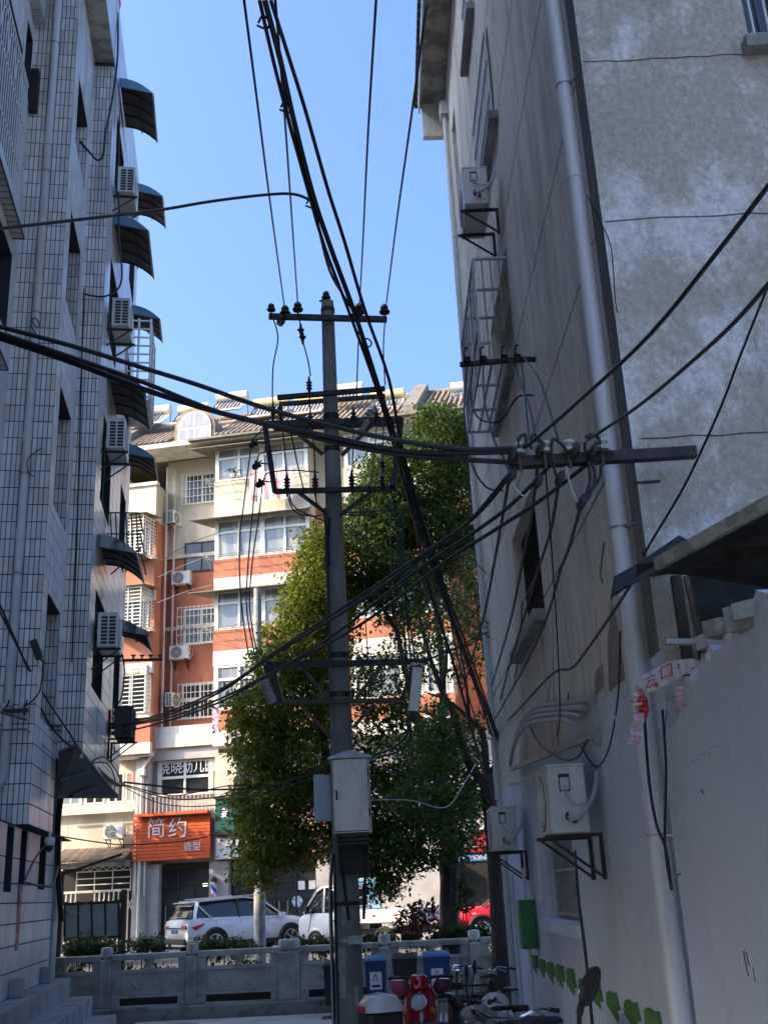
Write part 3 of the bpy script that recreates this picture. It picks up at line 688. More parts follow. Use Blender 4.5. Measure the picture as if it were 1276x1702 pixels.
ribbon([(1066, 1155), (1069, 1172), (1067, 1192)], [6.36, 6.36, 6.36], [.02, .03, .03], m_red, tp)
ribbon([(1062, 1184), (1058, 1210), (1053, 1238)], [6.34, 6.34, 6.34], [.03, .033, .033], mat('red_net_print', (.62, .3, .33), .4, c2=(.6, .55, .55), sc_=40, lo=.45, hi=.55), tp)
ribbon([(1128, 1135), (1130, 1155), (1132, 1176)], [6.25, 6.22, 6.22], [.02, .025, .03], mat('red_net_print'  , (0, 0, 0)), tp)
T0 = at(1078, 1135, 6.28)
tm = text_mesh('方', .085, lambda x, o, y: T0 + V((x * .95 + y * .1, -.03 - o, y - x * -.35)), .004); tm.build('lettering', mat('violet_print', (.3, .1, .2), .5), tp)
tm = text_mesh('口', .1, lambda x, o, y: T0 + V((.1 + x * .95 + y * .1, -.035 - o, .05 + y + x * .35)), .004); tm.build('lettering', m_red, tp)

# ------------------------------------------------------------------ air conditioners
def make_ac(label, body_m, bracket=True):
    t = thing('air_conditioner', label, 'air conditioner', (0, 0, 0))
    bd = MB(); bd.box((-.4, -.33, 0.03), (.4, -.02, .56)); bd.build('body', body_m, t, bevel=.015)
    MB().box((-.405, -.335, .555), (.405, -.015, .58)).build('top_panel', body_m, t, bevel=.01)
    fg = MB()
    for q in range(6): fg.tube([V((-.1 + (.04 + .036 * q) * math.cos(a), -.338, .3 + (.04 + .036 * q) * math.sin(a))) for a in [2 * math.pi * i / 20 for i in range(21)]], .005, 4, False)
    for k in range(8):
        a = math.pi * k / 8 * 2; fg.tube([V((-.1, -.339, .3)), V((-.1 + .225 * math.cos(a), -.339, .3 + .225 * math.sin(a)))], .005, 4)
    dk = MB()._lathe(V((-.1, -.331, .3)), [(.235, 0), (.235, .004)], V((0, -1, 0)), 24); f = dk.build('fan_opening', m_acd, t)
    fg.build('fan_grille', body_m, f)
    lv = MB()
    for i in range(2):
        for j in range(8):
            lv.box((-.404, -.30 + i * .125, .07 + j * .058), (-.4005, -.30 + i * .125 + .1, .07 + j * .058 + .042))
    lv.build('side_louvres', m_acd, t)
    MB().box((.401, -.27, .08), (.407, -.06, .28)).build('valve_plate', body_m, t)
    vv = MB(); vv.cyl((.40, -.2, .16), (.45, -.2, .16), .018, 8); vv.cyl((.40, -.14, .12), (.45, -.14, .12), .018, 8); vv.cyl((.45, -.2, .13), (.45, -.2, .19), .012, 6); vv.build('valve', m_iron, t)
    MB().box((.401, -.24, .36), (.406, -.15, .5)).build('handle_recess', m_acd if body_m != m_acd else m_galv, t)
    MB().box((.4065, -.23, .37), (.409, -.16, .47)).build('cable_cover', body_m, t)
    MB().tube(catmull([V((.44, -.2, .16)), V((.5, -.12, .14)), V((.46, 0.02, .3)), V((.42, .08, .5))], 5), .018, 6).build('pipe', m_cable_w, t, True)
    MB().tube(catmull([V((.41, -.2, .4)), V((.45, -.18, .3)), V((.47, -.1, .24)), V((.45, .04, .3))], 5), .009, 5).build('cord', m_cable_w, t, True)
    if bracket:
        for x in (-.27, .27):
            b_ = MB(); b_.bar((x, -.38, .012), (x, .095, .012), .035, .03); b_.bar((x, .08, -.34), (x, .08, .02), .035, .03, (1, 0, 0)); b_.bar((x, -.34, 0), (x, .075, -.32), .025, .02)
            b_.build('bracket', m_iron, t)
    return t
def bunch(root):
    m = {}
    for o in bpy.data.objects:
        if o.parent: m.setdefault(o.parent, []).append(o)
    return m
ac0 = make_ac('white air conditioner on dark brackets above the low barred window, nearest of all', m_acw)
kids = kidmap(ac0)
ac0.location = WR(2.72, .12, 2.5); ac0.rotation_euler = (0, 0, math.radians(-90)); ac0['group'] = 'air conditioners on the walls'
def ac(loc, rz, label): return copy_tree(ac0, kids, loc, rz, label)
ac(WR(7.9, .12, 2.54), math.radians(-90), 'white air conditioner at the far corner of the plastered house, beside the tree trunk')
ac(WR(5.02, .14, 10.2), math.radians(-90), 'white air conditioner high on the plastered house, hanging above the window cage')
AZ = math.radians(99)
for (v, z, lab) in ((2.92, 14.47, 'air conditioner topmost on the tiled block, between two blue awnings'),
                    (2.92, 11.69, 'air conditioner second from the top on the tiled block'),
                    (2.92, 9.35, 'air conditioner third from the top on the tiled block, above the wire rack'),
                    (2.88, 5.95, 'air conditioner fourth down the tiled block with a black side')):
    ac(WL(U3 + .07, v, z), AZ, lab)
acb = make_ac('black air conditioner lowest on the tiled block beside the wire bracket', m_acd); acb['group'] = 'air conditioners on the walls'
acb.location = WL(U3 + .12, 5.65, 4.93); acb.rotation_euler = (0, 0, AZ)
# loose dark L brackets left on the tiled wall
for (v, z, lab) in ((5.6, 5.25, 'empty black wall bracket above the black air conditioner'),):
    b_ = MB(); b_.bar(WL(U3 + .01, v, z - .25), WL(U3 + .01, v, z + .25), .05); b_.bar(WL(U3, v, z - .02), WL(U3 + .55, v, z + .06), .05, .05); tag(b_.build('wall_bracket', m_iron), lab, 'bracket')
# conduit bracket over the nearest unit
cr = thing('conduit_bracket', 'steel rail bracket with a sheaf of bent grey conduits above the near air conditioner', 'conduit', tuple(WR(2.3, 0, 3.4)))
MB().bar(WR(2.2, .06, 3.28), WR(8.0, .1, 3.62), .05, .045).build('rail', m_galv, cr)
MB().bar(WR(3.0, .05, 3.05), WR(8.0, .12, 3.42), .04, .04).build('rail', m_galv, cr)
MB().bar(WR(2.2, .02, 3.2), WR(2.2, .02, 3.62), .06).build('plate', m_galv, cr)
for k in range(4):
    o = .05 + .05 * k
    MB().tube(catmull([WR(2.3 + .12 * k, .04 + .03 * k, 3.6 - .05 * k), WR(3.4, .06 + .03 * k, 3.75 - .05 * k), WR(5.4, .08 + .03 * k, 4.02 - .06 * k), WR(6.8, .1 + .02 * k, 4.0 - .06 * k), WR(7.9, .12, 3.72 - .02 * k)], 5), .022, 7).build('conduit', m_cable_w, cr, True)

# ------------------------------------------------------------------ awnings on the tiled block
def awning(v0, v1, z, top, label, ut=1.03, dz=.33):
    t = thing('window_awning', label, 'awning', tuple(WL(U3, v0, z)), 'arched awnings up the tiled block')
    n = 8; prof = []
    for i in range(n + 1):
        s = i / n; prof.append((U3 + .01 + (ut - U3) * s, z - dz * (s ** 2.1)))
    mb = MB(); mb.cur = 0
    for i in range(n):
        (ua, za), (ub, zb) = prof[i], prof[i + 1]
        mb.hexa([WL(ua, v0, za - .012), WL(ub, v0, zb - .012), WL(ub, v1, zb - .012), WL(ua, v1, za - .012), WL(ua, v0, za), WL(ub, v0, zb), WL(ub, v1, zb), WL(ua, v1, za)])
    mb.build('sheet', m_awn, t)
    nr = 4
    for k in range(nr + 1):
        v = v0 + .02 + (v1 - v0 - .04) * k / nr
        MB().tube([WL(u, v, zz - .025) for u, zz in prof], .013, 5).build('rib', m_iron, t)
    MB().bar(WL(ut, v0, z - dz - .02), WL(ut, v1, z - dz - .02), .03, .035).build('front_rail', m_galv, t)
    MB().bar(WL(U3 + .35, v0, z - .15), WL(U3 + .35, v1, z - .15), .02, .02).build('rail', m_iron, t)
    cap = [WL(u, v0 - .006, zz + .006) for u, zz in prof] + [WL(U3 + .01, v0 - .006, z - .2)]
    MB().prism(cap, E2 * .005).build('end_panel', top, t)
    return t
m_awn_cl = mat('clear_awning_sheet', (.32, .35, .36), .12, c2=(.1, .11, .11), sc_=5, zs=.4, lo=.45, hi=.55, fine=.05)
aw = [(2.77, 4.17, 17.29, m_awn_top, 'blue topped arched awning, highest on the tiled block'), (2.74, 4.32, 14.15, m_awn_top, 'blue topped arched awning, second down on the nearer row'),
      (3.0, 4.75, 11.05, m_awn, 'black arched awning crossed by the three cables, third down on the nearer row'), (2.53, 4.17, 7.85, m_awn_cl, 'black arched awning with shiny clear end panel, lowest of the nearer row'),
      (6.34, 7.52, 17.5, m_awn_top, 'blue topped arched awning just right of the topmost air conditioner'), (6.5, 7.5, 14.45, m_awn_top, 'dark blue arched awning above the white window cage'),
      (6.06, 7.2, 10.98, m_awn_top, 'arched awning right of the third air conditioner, before the far roof'), (5.6, 6.9, 7.2, m_awn_cl, 'black arched awning with clear end panel above the fourth air conditioner')]
for a_ in aw: awning(*a_)
# wide sheet canopy low over the street end
cp = thing('street_canopy', 'dark sheet canopy low at the street end of the tiled block', 'canopy', tuple(WL(U3, 4.6, 4)))
cA, cB = WL(-.35, 2.35, 4.22), WL(U3 + .02, 2.35, 4.22)
c0 = [P(97, 1250, 16.3), P(128, 1240, 16.5), P(194, 1325, 19.5), P(160, 1327, 19.5), P(97, 1325, 17.2)]
MB().prism([P(127, 1240, 15.75), P(196, 1327, 18.2), P(97, 1327, 15.75), P(97, 1252, 15.6)], (0, .02, .04)).build('sheet', m_awn, cp)
for q in ((100, 1298, 15.66, 148, 1283, 16.4), (120, 1324, 16.2, 165, 1306, 17.0)): MB().bar(P(q[0], q[1], q[2]) - V((0, .04, .0)), P(q[3], q[4], q[5]) - V((0, .04, 0)), .05).build('strut', m_iron, cp)
# window cage and folding clothes rack on the street side
wc = thing('window_cage', 'white railed window cage on the tiled block under the dark blue awning', 'window cage', tuple(WL(U3, 6.3, 12)))
mb = MB(); u1_ = U3 + .5
for k in range(10):
    z = 12.1 + k * .2; mb.bar(WL(U3, 6.2, z), WL(u1_, 6.2, z), .03); mb.bar(WL(u1_, 6.2, z), WL(u1_, 7.5, z), .03)
for (u, v) in ((U3 + .02, 6.2), (U3 + .25, 6.2), (u1_, 6.2), (u1_, 6.85), (u1_, 7.5)): mb.bar(WL(u, v, 12.05), WL(u, v, 13.95), .04)
mb.build('frame', m_alu, wc); MB().obox(lambda a, b, c: WL(a, b, c), (U3 + .01, 6.21, 12.0), (u1_, 7.5, 12.04)).build('floor', m_galv, wc)
rk = thing('clothes_rack', 'dark wire clothes rack jutting from the tiled block below the third air conditioner', 'clothes rack', tuple(WL(U3, 4, 7.5)))
mb = MB()
for k in range(6):
    u = U3 + .05 + .09 * k; mb.tube([WL(u, 4.0, 8.75), WL(u + .07, 4.0, 7.95)], .012, 5)
for z, d in ((8.75, 0), (8.35, .035), (7.95, .07)): mb.tube([WL(U3, 4.0, z), WL(U3 + .55 + d, 4.0, z)], .014, 5); mb.tube([WL(U3 + .55 + d, 4.0, z), WL(U3 + .55 + d, 5.2, z)], .014, 5)
mb.tube([WL(U3 + .1, 4.0, 7.6), WL(U3 + .62, 4.0, 8.1)], .014, 5)
mb.build('wire_frame', m_iron, rk)
# pink lantern glimpsed at the roof edge
ln = thing('pink_lantern', 'pink round lantern hanging from the roof edge of the tiled block', 'lantern', tuple(P(194, 10, 16.6)))
c = P(194, 6, 16.6); MB()._lathe(c, [(.02, -.2), (.07, -.15), (.09, 0), (.07, .15), (.02, .2)], V((0, 0, 1)), 14).build('shade', mat('pink_film', (.6, .08, .16), .4), ln, True)
MB().tube([c + V((0, 0, -.2)), c + V((0, 0, -.45))], .015, 5).build('tassel', mat('pink_film', (0, 0, 0)), ln)
# ------------------------------------------------------------------ apartment block across the road
AG = math.radians(10)
G1 = V((math.cos(AG), -math.sin(AG), 0)); G2 = V((math.sin(AG), math.cos(AG), 0))
G0 = P(355, 970, 41.0); G0.z = 0
def GW(s, w_, z): return G0 + G1 * s + G2 * w_ + V((0, 0, z))
def GFp(px, py, w_=0):
    p = onp(px, py, G0 + G2 * w_, G2); return (p - G0).dot(G1), p.z
m_cream = mat('cream_render', (.66, .60, .47), .85, c2=(.54, .48, .37), sc_=1.2, zs=.4, fine=.06, fsc=12, c3=(.38, .33, .25), sc3=2.6, zs3=.12, lo3=.55, hi3=.76)
m_orange = mat('orange_render', (.50, .19, .10), .85, c2=(.40, .145, .08), sc_=1.2, zs=.4, fine=.06, fsc=12, c3=(.33, .15, .10), sc3=2.6, zs3=.12, lo3=.54, hi3=.76)
m_band = mat('off_white_band', (.70, .66, .55), .85, c2=(.55, .5, .42), sc_=2, zs=.3, fine=.08, c3=(.36, .32, .26), sc3=3, zs3=.15, lo3=.55, hi3=.74)
m_rtile = vary(mat('brown_roof_tile', (.30, .23, .16), .8, c2=(.2, .15, .11), sc_=4, fine=.15), .2)
m_ivory = mat('ivory_frame', (.74, .73, .64), .4, fine=.03)
m_tube = mat('vacuum_tube', (.05, .07, .12), .2, fine=0)
m_tank = mat('pale_tank', (.72, .68, .55), .35, c2=(.62, .55, .38), sc_=2, fine=.04)
m_tank_y = mat('yellow_tank', (.60, .49, .24), .35, fine=.05)
m_canopy = mat('brown_canopy_sheet', (.22, .19, .14), .6, c2=(.15, .13, .1), sc_=3, fine=.1)
m_stonew = mat('grey_stone_cladding', (.48, .46, .43), .5, c2=(.38, .36, .34), sc_=1.4, fine=.06)
FB = thing('orange_apartment_building', 'cream and orange apartment block with brown tiled roof across the road', 'building', tuple(G0))
def gbox(mb, s0, s1, w0, w1, z0, z1): return mb.obox(lambda a, b, c: GW(a, b, c), (s0, w0, z0), (s1, w1, z1))
def gpart(name, m, *b, par=None):
    mb = MB(); gbox(mb, *b); return mb.build(name, m, par or FB)
# masses: cream above 17, orange below
for nm, s0, s1, w0 in (('recess', -2.56, 0.0, 1.4), ('balcony_stack', .002, 4.0, .002), ('link', 4.002, 5.4, 1.0), ('second_stack', 5.402, 9.3, .1), ('second_recess', 9.302, 10.6, 1.2), ('third_stack', 10.602, 16, .12), ('left_bay', -4.4, -2.562, .3), ('left_wing', -12, -4.402, .9)):
    top = 20.02 if nm not in ('left_bay',) else 18.6
    if nm == 'left_wing': top = 19.5
    if nm in ('balcony_stack', 'second_stack', 'third_stack'):      # parapets and bands; windows between
        for (z0, z1, m) in ((17.02, 18.3, m_cream), (16.6, 17.018, m_band), (14.17, 14.94, m_orange), (13.62, 14.168, m_band), (11.23, 12.05, m_orange), (10.65, 11.228, m_band), (8.17, 8.95, m_orange), (7.6, 8.168, m_band), (19.75, 20.02, m_band)):
            gpart('parapet', m, s0, s1, w0, 8, z0, z1)
        for (z0, z1) in ((18.302, 19.748), (14.942, 16.598), (12.052, 13.618), (8.952, 10.648)):
            gpart('bay_core', m_cream, s0 + .02, s1 - .02, w0 + .2, 7.9, z0, z1)
    else:
        gpart('wall', m_cream, s0, s1, w0, 8, 17.0 if nm != 'recess' else 15.7, top)
        gpart('wall', m_orange, s0, s1, w0, 8, 7.6, 16.998 if nm != 'recess' else 15.698)
for z in (15.6, 12.55, 9.6):
    gpart('string_course', m_band, -2.55, -.01, 1.28, 1.398, z, z + .14)
# lower two storeys
gpart('wall', m_stonew, -2.7, 16, 1.0, 8, 3.5, 7.598)
gpart('wall', m_cream, -12, -2.702, 1.1, 8, 3.0, 7.598)
gpart('cornice', m_band, -2.75, 0, .55, .998, 7.75, 8.55); gpart('cornice', m_stonew, -2.7, 0, .7, .999, 7.3, 7.748)
gpart('slab', m_band, -4.35, -2.58, .2, 1.0, 7.45, 7.598)
gpart('pier', m_cream, -.1, .75, .6, .999, 3.52, 7.4); gpart('pier', m_stonew, -3.25, -2.72, .5, .999, .5, 7.4)
# bay windows of the stacks
def bay_window(s0, s1, w0, z0, z1, mull, m_g, transom=.68):
    f = MB(); t = .1; d0, d1 = w0, w0 + .12
    zt = z0 + (z1 - z0) * transom
    for s, th in [(s0, .16), (s1 - .16, .16)] + [(m - a / 2, a) for m, a in mull]: gbox(f, s, s + th, d0, d1, z0, z1)
    edges = sorted([s0 + .16, s1 - .16] + [m for m, a in mull])
    for i in range(len(edges) - 1):
        for (a, b) in ((z0, z0 + .08), (zt - .05, zt + .05), (z1 - .08, z1)): gbox(f, edges[i] + .001, edges[i + 1] - .001, d0 + .012, d1 - .012, a, b)
    o = f.build('window', m_ivory, FB)
    for i in range(len(edges) - 1):
        for (a, b) in ((z0 + .08, zt - .05), (zt + .05, z1 - .08)):
            gpart('pane', m_g, edges[i] + .05, edges[i + 1] - .05, d0 + .06, d0 + .075, a, b, par=o)
    return o
for (z0, z1) in ((18.305, 19.74), (14.945, 16.59), (12.055, 13.61), (8.955, 10.64)):
    bay_window(.04, 3.96, .01, z0, z1, [(1.05, .09), (2.02, .2), (2.95, .09)], m_glass_l)
    bay_window(5.44, 9.26, .11, z0, z1, [(6.5, .09), (7.4, .2), (8.3, .09)], m_glass_l)
    bay_window(10.65, 15.9, .13, z0, z1, [(12, .09), (13.2, .2), (14.5, .09)], m_glass_l)
# canopies between the storeys and clothes rails
for (z, s0, s1) in ((19.72, -.85, 4.1), (16.62, -.85, 4.1), (13.6, -.85, 4.1), (16.62, 5.3, 9.4), (13.6, 5.3, 9.4)):
    mb = MB(); A_, B_ = GW(s0, 0, z - .02), GW(s1, 0, z - .02)
    mb.hexa([GW(s0, -.62, z - .12), GW(s1, -.62, z - .12), GW(s1, -.002, z + .1), GW(s0 + .5, .9, z - .0), GW(s0, -.62, z - .09), GW(s1, -.62, z - .09), GW(s1, -.002, z + .13), GW(s0 + .5, .9, z + .03)])
    mb.build('canopy', m_canopy, FB)
for zi, z in enumerate((18.2, 14.93, 12.05)):
    for o in (.1, .35, .6):
        MB().tube([GW(-.35, -o, z + .02), GW(3.95, -o, z + .02)], .016, 5).build('clothes_rail', m_steel, FB)
    for s in (-.1, .9, 1.9, 2.9, 3.8):
        mb = MB(); mb.tube([GW(s, 0, z), GW(s, -.62, z)], .014, 5); mb.tube([GW(s, -.6, z), GW(s, -.01, z - .4)], .012, 5); mb.build('rail_bracket', m_ivory, FB)
# recess windows with railings
def small_window(s0, s1, w0, z0, z1, m_f, m_g, par=FB):
    f = MB(); t = .07
    gbox(f, s0, s1, w0 - .03, w0 + .02, z0, z0 + t); gbox(f, s0, s1, w0 - .03, w0 + .02, z1 - t, z1)
    for s in (s0, (s0 + s1) / 2 - t / 2, s1 - t): gbox(f, s, s + t, w0 - .028, w0 + .018, z0 + t, z1 - t)
    o = f.build('window', m_f, par); gpart('pane', m_g, s0 + t, s1 - t, w0 - .015, w0 - .005, z0 + t, z1 - t, par=o); return o
for i, (z0, z1, mf) in enumerate(((17.95, 19.3, m_ivory), (14.95, 16.25, m_iron), (11.9, 13.4, m_ivory), (8.92, 10.3, m_ivory))):
    small_window(-1.75, -.25, 1.38, z0, z1, mf, m_glass)
    if i != 1:
        o = .35 if i == 2 else .12
        mb = MB(); 
        for k in range(10): mb.tube([GW(-1.9 + k * .18, 1.4 - o, z0 - .05), GW(-1.9 + k * .18, 1.4 - o, z1 + .05)], .014, 5)
        for q in range(5): mb.tube([GW(-1.9, 1.4 - o, z0 + (z1 - z0) * q / 4), GW(-.22, 1.4 - o, z0 + (z1 - z0) * q / 4)], .016, 5)
        for q in range(5): mb.tube([GW(-1.9, 1.4, z0 + (z1 - z0) * q / 4), GW(-1.9, 1.4 - o, z0 + (z1 - z0) * q / 4)], .016, 5)
        mb.build('window_railing', m_ivory, FB)
# left bay: parapets and projecting railing cages
for (z0, z1) in ((14.0, 15.3), (11.05, 12.3), (7.95, 8.9)):
    gpart('bay_panel', m_orange, -4.38, -2.55, .12, .298, z0, z1); gpart('bay_cap', m_band, -4.42, -2.52, .06, .30, z1 + .001, z1 + .14); gpart('bay_cap', m_band, -4.42, -2.52, .08, .299, z0 - .42, z0 - .001)
gpart('bay_panel', m_cream, -4.38, -2.55, .1, .298, 17.0, 18.5); gpart('bay_cap', m_band, -4.45, -2.48, 0.02, .299, 18.501, 18.65)
cg = []
for z0, z1, ou, lab in ((15.3, 17.0, .95, 'ivory railing cage on the left bay, uppermost of the three'), (12.3, 14.0, .95, 'ivory railing cage on the left bay, middle of the three'), (9.05, 10.95, .3, 'flat ivory railing cage on the left bay, lowest of the three')):
    t = thing('window_cage', lab, 'window cage', tuple(GW(-3.5, .3, z0)), 'window cages on the orange block')
    mb = MB(); wf = .3 - ou
    for k in range(12):
        z = z0 + .06 + (z1 - z0 - .12) * k / 11
        mb.bar(GW(-4.3, wf, z), GW(-2.75, wf, z), .03, .03); mb.bar(GW(-2.75, wf, z), GW(-2.6, .3, z), .025, .025)
    for s in (-4.3, -3.8, -3.28, -2.75): mb.bar(GW(s, wf - .02, z0), GW(s, wf - .02, z1), .045)
    for k in range(1, 5):
        q = k / 5; mb.bar(GW(-2.75 + .15 * q, wf + (.3 - wf) * q, z0), GW(-2.75 + .15 * q, wf + (.3 - wf) * q, z1), .03)
    mb.build('frame', m_ivory, t)
    if ou > .5:
        mb = MB(); mb.hexa([GW(-4.4, wf - .15, z1 + .0), GW(-2.6, wf - .15, z1 + .0), GW(-2.35, .3, z1 + .08), GW(-4.4, .3, z1 + .08), GW(-4.4, wf - .15, z1 + .03), GW(-2.6, wf - .15, z1 + .03), GW(-2.35, .3, z1 + .11), GW(-4.4, .3, z1 + .11)]); mb.build('cover', m_canopy, t)
        mb = MB(); gbox(mb, -4.3, -2.75, wf, .28, z0 + .0, z0 + .02); mb.build('floor', m_canopy, t)
    small_window(-4.2, -2.8, .29, z0 + .05, z1 - .2, m_ivory, m_glass)
# drain pipes of the recess
for s, w_ in ((-2.42, .95), (-2.2, 1.28)):
    MB().tube([GW(s, w_, 7.9), GW(s, w_, 19.6)], .05, 8).build('drain_pipe', m_band, FB, True)
MB().tube(catmull([GW(-2.42, .95, 7.9), GW(-2.6, .6, 7.6), GW(-2.9, .42, 7.0), GW(-2.95, .42, 6.8)], 4), .06, 8).build('drain_pipe', m_band, FB, True)
p_ = MB().tube([GW(-2.95, .42, .5), GW(-2.95, .42, 6.8)], .055, 8).build('drain_pipe', m_ivory, FB, True); gpart('hopper', m_ivory, -3.08, -2.82, .3, .5, 6.75, 7.0, par=p_)
for s in (-3.12, -2.75): MB().tube([GW(s, .45, 2.4), GW(s, .45, 6.3)], .03, 6).build('drain_pipe', m_ivory, FB, True)
# roof: slope, tile rows, verge walls, dormer
RE, RRz, RRw = 20.05, 22.75, 3.6
mb = MB(); mb.prism([GW(-12, -.5, RE), GW(-12, RRw, RRz), GW(-12, 8.4, RE)], G1 * 28); mb.build('roof', m_rtile, FB)
def roofpt(s, t, up=0): return GW(s, -.55 + (RRw + .5) * t, RE + .01 + (RRz - RE) * t + up)
rows = MB()
s = -5.0
while s < 13.5:
    if not (-1.75 < s < .15):
        pts = [roofpt(s, k / 11, .02 + (.016 if k % 2 else 0)) for k in range(12)]
        MB().tube(pts, .075, 6).build('roof_tile_row', m_rtile, FB)
    s += .235
MB().tube([roofpt(-6, 1, .05), roofpt(13.5, 1, .05)], .12, 8).build('ridge_tile', m_rtile, FB)
gpart('eave', m_band, -5, 16, -.55, .9, 19.86, 20.06)
gpart('eave_gutter', m_canopy, -.9, 16, -.75, -.551, 19.93, 20.02)
for s in (8.05, -4.5):
    mb = MB(); mb.prism([GW(s, -.6, RE - .1), GW(s, -.6, RE + .35), GW(s, RRw, RRz + .55), GW(s, RRw + .3, RRz + .5), GW(s, RRw + .2, RRz - .2)], G1 * .55); mb.build('verge_wall', m_canopy, FB)
dm = MB(); n = 14
arc = [(-.80 + .80 * math.cos(a), math.sin(a)) for a in [math.pi * k / n for k in range(n + 1)]]
outer = [GW(-.8 + .88 * math.cos(math.pi * k / n), -.2, 20.75 + .92 * math.sin(math.pi * k / n)) for k in range(n + 1)]
outer = [GW(.08, -.2, 20.1)] + outer + [GW(-1.68, -.2, 20.1)]
dm.prism(outer, G2 * 3.0); do = dm.build('dormer', m_rtile, FB)
def dpoly(r, zb): return [GW(-.8 + r, -.26, zb)] + [GW(-.8 + r * math.cos(math.pi * k / n), -.26, 20.75 + r * math.sin(math.pi * k / n)) for k in range(n + 1)] + [GW(-.8 - r, -.26, zb)]
MB().prism(dpoly(.72, 20.14), G2 * .058).build('frame', m_ivory, do)
for (a0, a1) in ((-1.42, -.84), (-.76, -.18)): gpart('pane', m_glass_l, a0, a1, -.272, -.262, 20.2, 20.66, par=do)
MB().prism([GW(-.8 + .62 * math.cos(math.pi * k / n), -.272, 20.78 + .62 * math.sin(math.pi * k / n)) for k in range(n + 1)], G2 * .01).build('pane', m_glass_l, do)
gpart('glazing_bar', m_ivory, -.83, -.77, -.28, -.273, 20.78, 21.39, par=do)
# solar water heaters on the roof
def heater(s0, s1, z1, tank, label, redb=False):
    t = thing('solar_water_heater', label, 'solar heater', tuple(GW(s0, 2, z1)), 'solar water heaters on the brown roof')
    wv = 2.2; MB().tube([GW(s0, wv, z1 - .27), GW(s1, wv, z1 - .27)], .25, 14).build('tank', tank, t, 50)
    n_ = int((s1 - s0 - .1) / .16)
    tu = MB()
    for k in range(n_):
        s = s0 + .08 + k * .16; MB().tube([GW(s, wv - .1, z1 - .42), GW(s, wv - 1.0, z1 - 1.28)], .038, 6).build('tube', m_tube, t, True)
    MB().bar(GW(s0, wv - 1.0, z1 - 1.32), GW(s1, wv - 1.0, z1 - 1.32), .12, .08).build('foot_rail', m_red if redb else m_band, t)
    mb = MB(); mb.quad(GW(s0, wv - .02, z1 - .46), GW(s1, wv - .02, z1 - .46), GW(s1, wv - .92, z1 - 1.32), GW(s0, wv - .92, z1 - 1.32)); mb.build('reflector', m_band, t)
    fr = MB()
    for s in (s0 + .05, s1 - .05): fr.bar(GW(s, wv + .1, z1 - .4), GW(s, wv + .2, z1 - 1.4), .05); fr.bar(GW(s, wv + .1, z1 - .45), GW(s, wv - 1.05, z1 - 1.36), .04)
    fr.build('stand', m_red if redb else m_alu, t)
    return t
for a in ((-4.7, -2.85, 23.2, m_tank, 'solar heater with cream tank leftmost on the brown roof'), (-2.45, -1.05, 23.05, m_tank, 'solar heater with cream tank behind the arched dormer'), (-.65, .75, 23.4, m_tank, 'solar heater right of the dormer, standing tallest on the roof'),
          (1.05, 2.6, 22.9, m_tank_y, 'solar heater with yellow tank left of the utility pole'), (2.9, 4.3, 22.8, m_tank_y, 'yellow solar heater second of the yellow ones, just left of the pole'), (4.75, 5.95, 23.1, m_tank, 'solar heater with pale tank just right of the utility pole'), (6.3, 7.75, 22.55, m_tank_y, 'yellow solar heater rightmost of the yellow ones, by the verge wall')):
    heater(*a)
heater(9.75, 11.4, 22.5, m_tank, 'red framed solar heater at the right end of the roof', True)
# air conditioners of the block
RZF = math.radians(-10)
for s, w_, z, lab, rz in ((-1.75, 1.28, 14.35, 'air conditioner below the dark framed window in the recess', RZF), (-1.78, 1.28, 11.25, 'air conditioner below the railed window in the recess', RZF),
                          (-2.3, 1.2, 17.0, 'small air conditioner in the cream recess beside the left bay', RZF + 1.4), (-2.2, 1.2, 9.35, 'small air conditioner low in the red recess, side on', RZF + 1.4),
                          (-4.1, .85, 4.45, 'sunlit air conditioner over the little tiled gate roof', RZF), (4.75, .85, 14.3, 'air conditioner on the cream wall behind the pole', RZF)):
    ac(GW(s, w_, z), rz, lab)
# kindergarten windows with white lettering
kw = bay_window(-2.5, -.28, .86, 5.95, 7.28, [(-1.4, .08)], m_glass, .52)
wl = text_mesh('晓晓', .5, lambda x, o, y: GW(-1.98 + x, .845 - o, 6.97 + y), .006); wl.build('lettering', mat('white_vinyl', (.75, .75, .75), .6, fine=0), kw)
wl = text_mesh('幼儿园', .5, lambda x, o, y: GW(-.83 + x, .845 - o, 6.97 + y), .006, squash=.9); wl.build('lettering', mat('white_vinyl', (0, 0, 0)), kw)
mb = MB()
for k in range(16): MB().bar(GW(-2.6 + k * .155, .55, 5.3), GW(-2.6 + k * .155, .55, 5.95), .035).build('balcony_baluster', m_ivory, FB)
MB().bar(GW(-2.65, .55, 5.97), GW(-.2, .55, 5.97), .05).build('balcony_rail', m_ivory, FB)
gpart('balcony_slab', m_band, -2.7, -.15, .45, .85, 5.15, 5.28)
# upper left windows of the low wing
for (s0, s1) in ((-6.6, -5.7), (-5.55, -4.75), (-4.6, -3.95), (-3.9, -3.3)):
    small_window(s0, s1, 1.08, 5.85, 7.0, m_ivory, m_glass_l if s0 > -4 or s0 < -6 else m_glass)
gpart('sill_band', m_band, -12, -3.28, .8, 1.098, 5.55, 5.8)
MB().bar(GW(-6.5, .75, 5.5), GW(-3.4, .75, 5.5), .05).build('clothes_rail', m_ivory, FB)
tm = text_mesh('福', .42, lambda x, o, y: GW(-3.55 + x, 1.0 - o, 6.72 + y), .006); tm.build('lettering', mat('pale_red_vinyl', (.6, .2, .18), .6), FB)
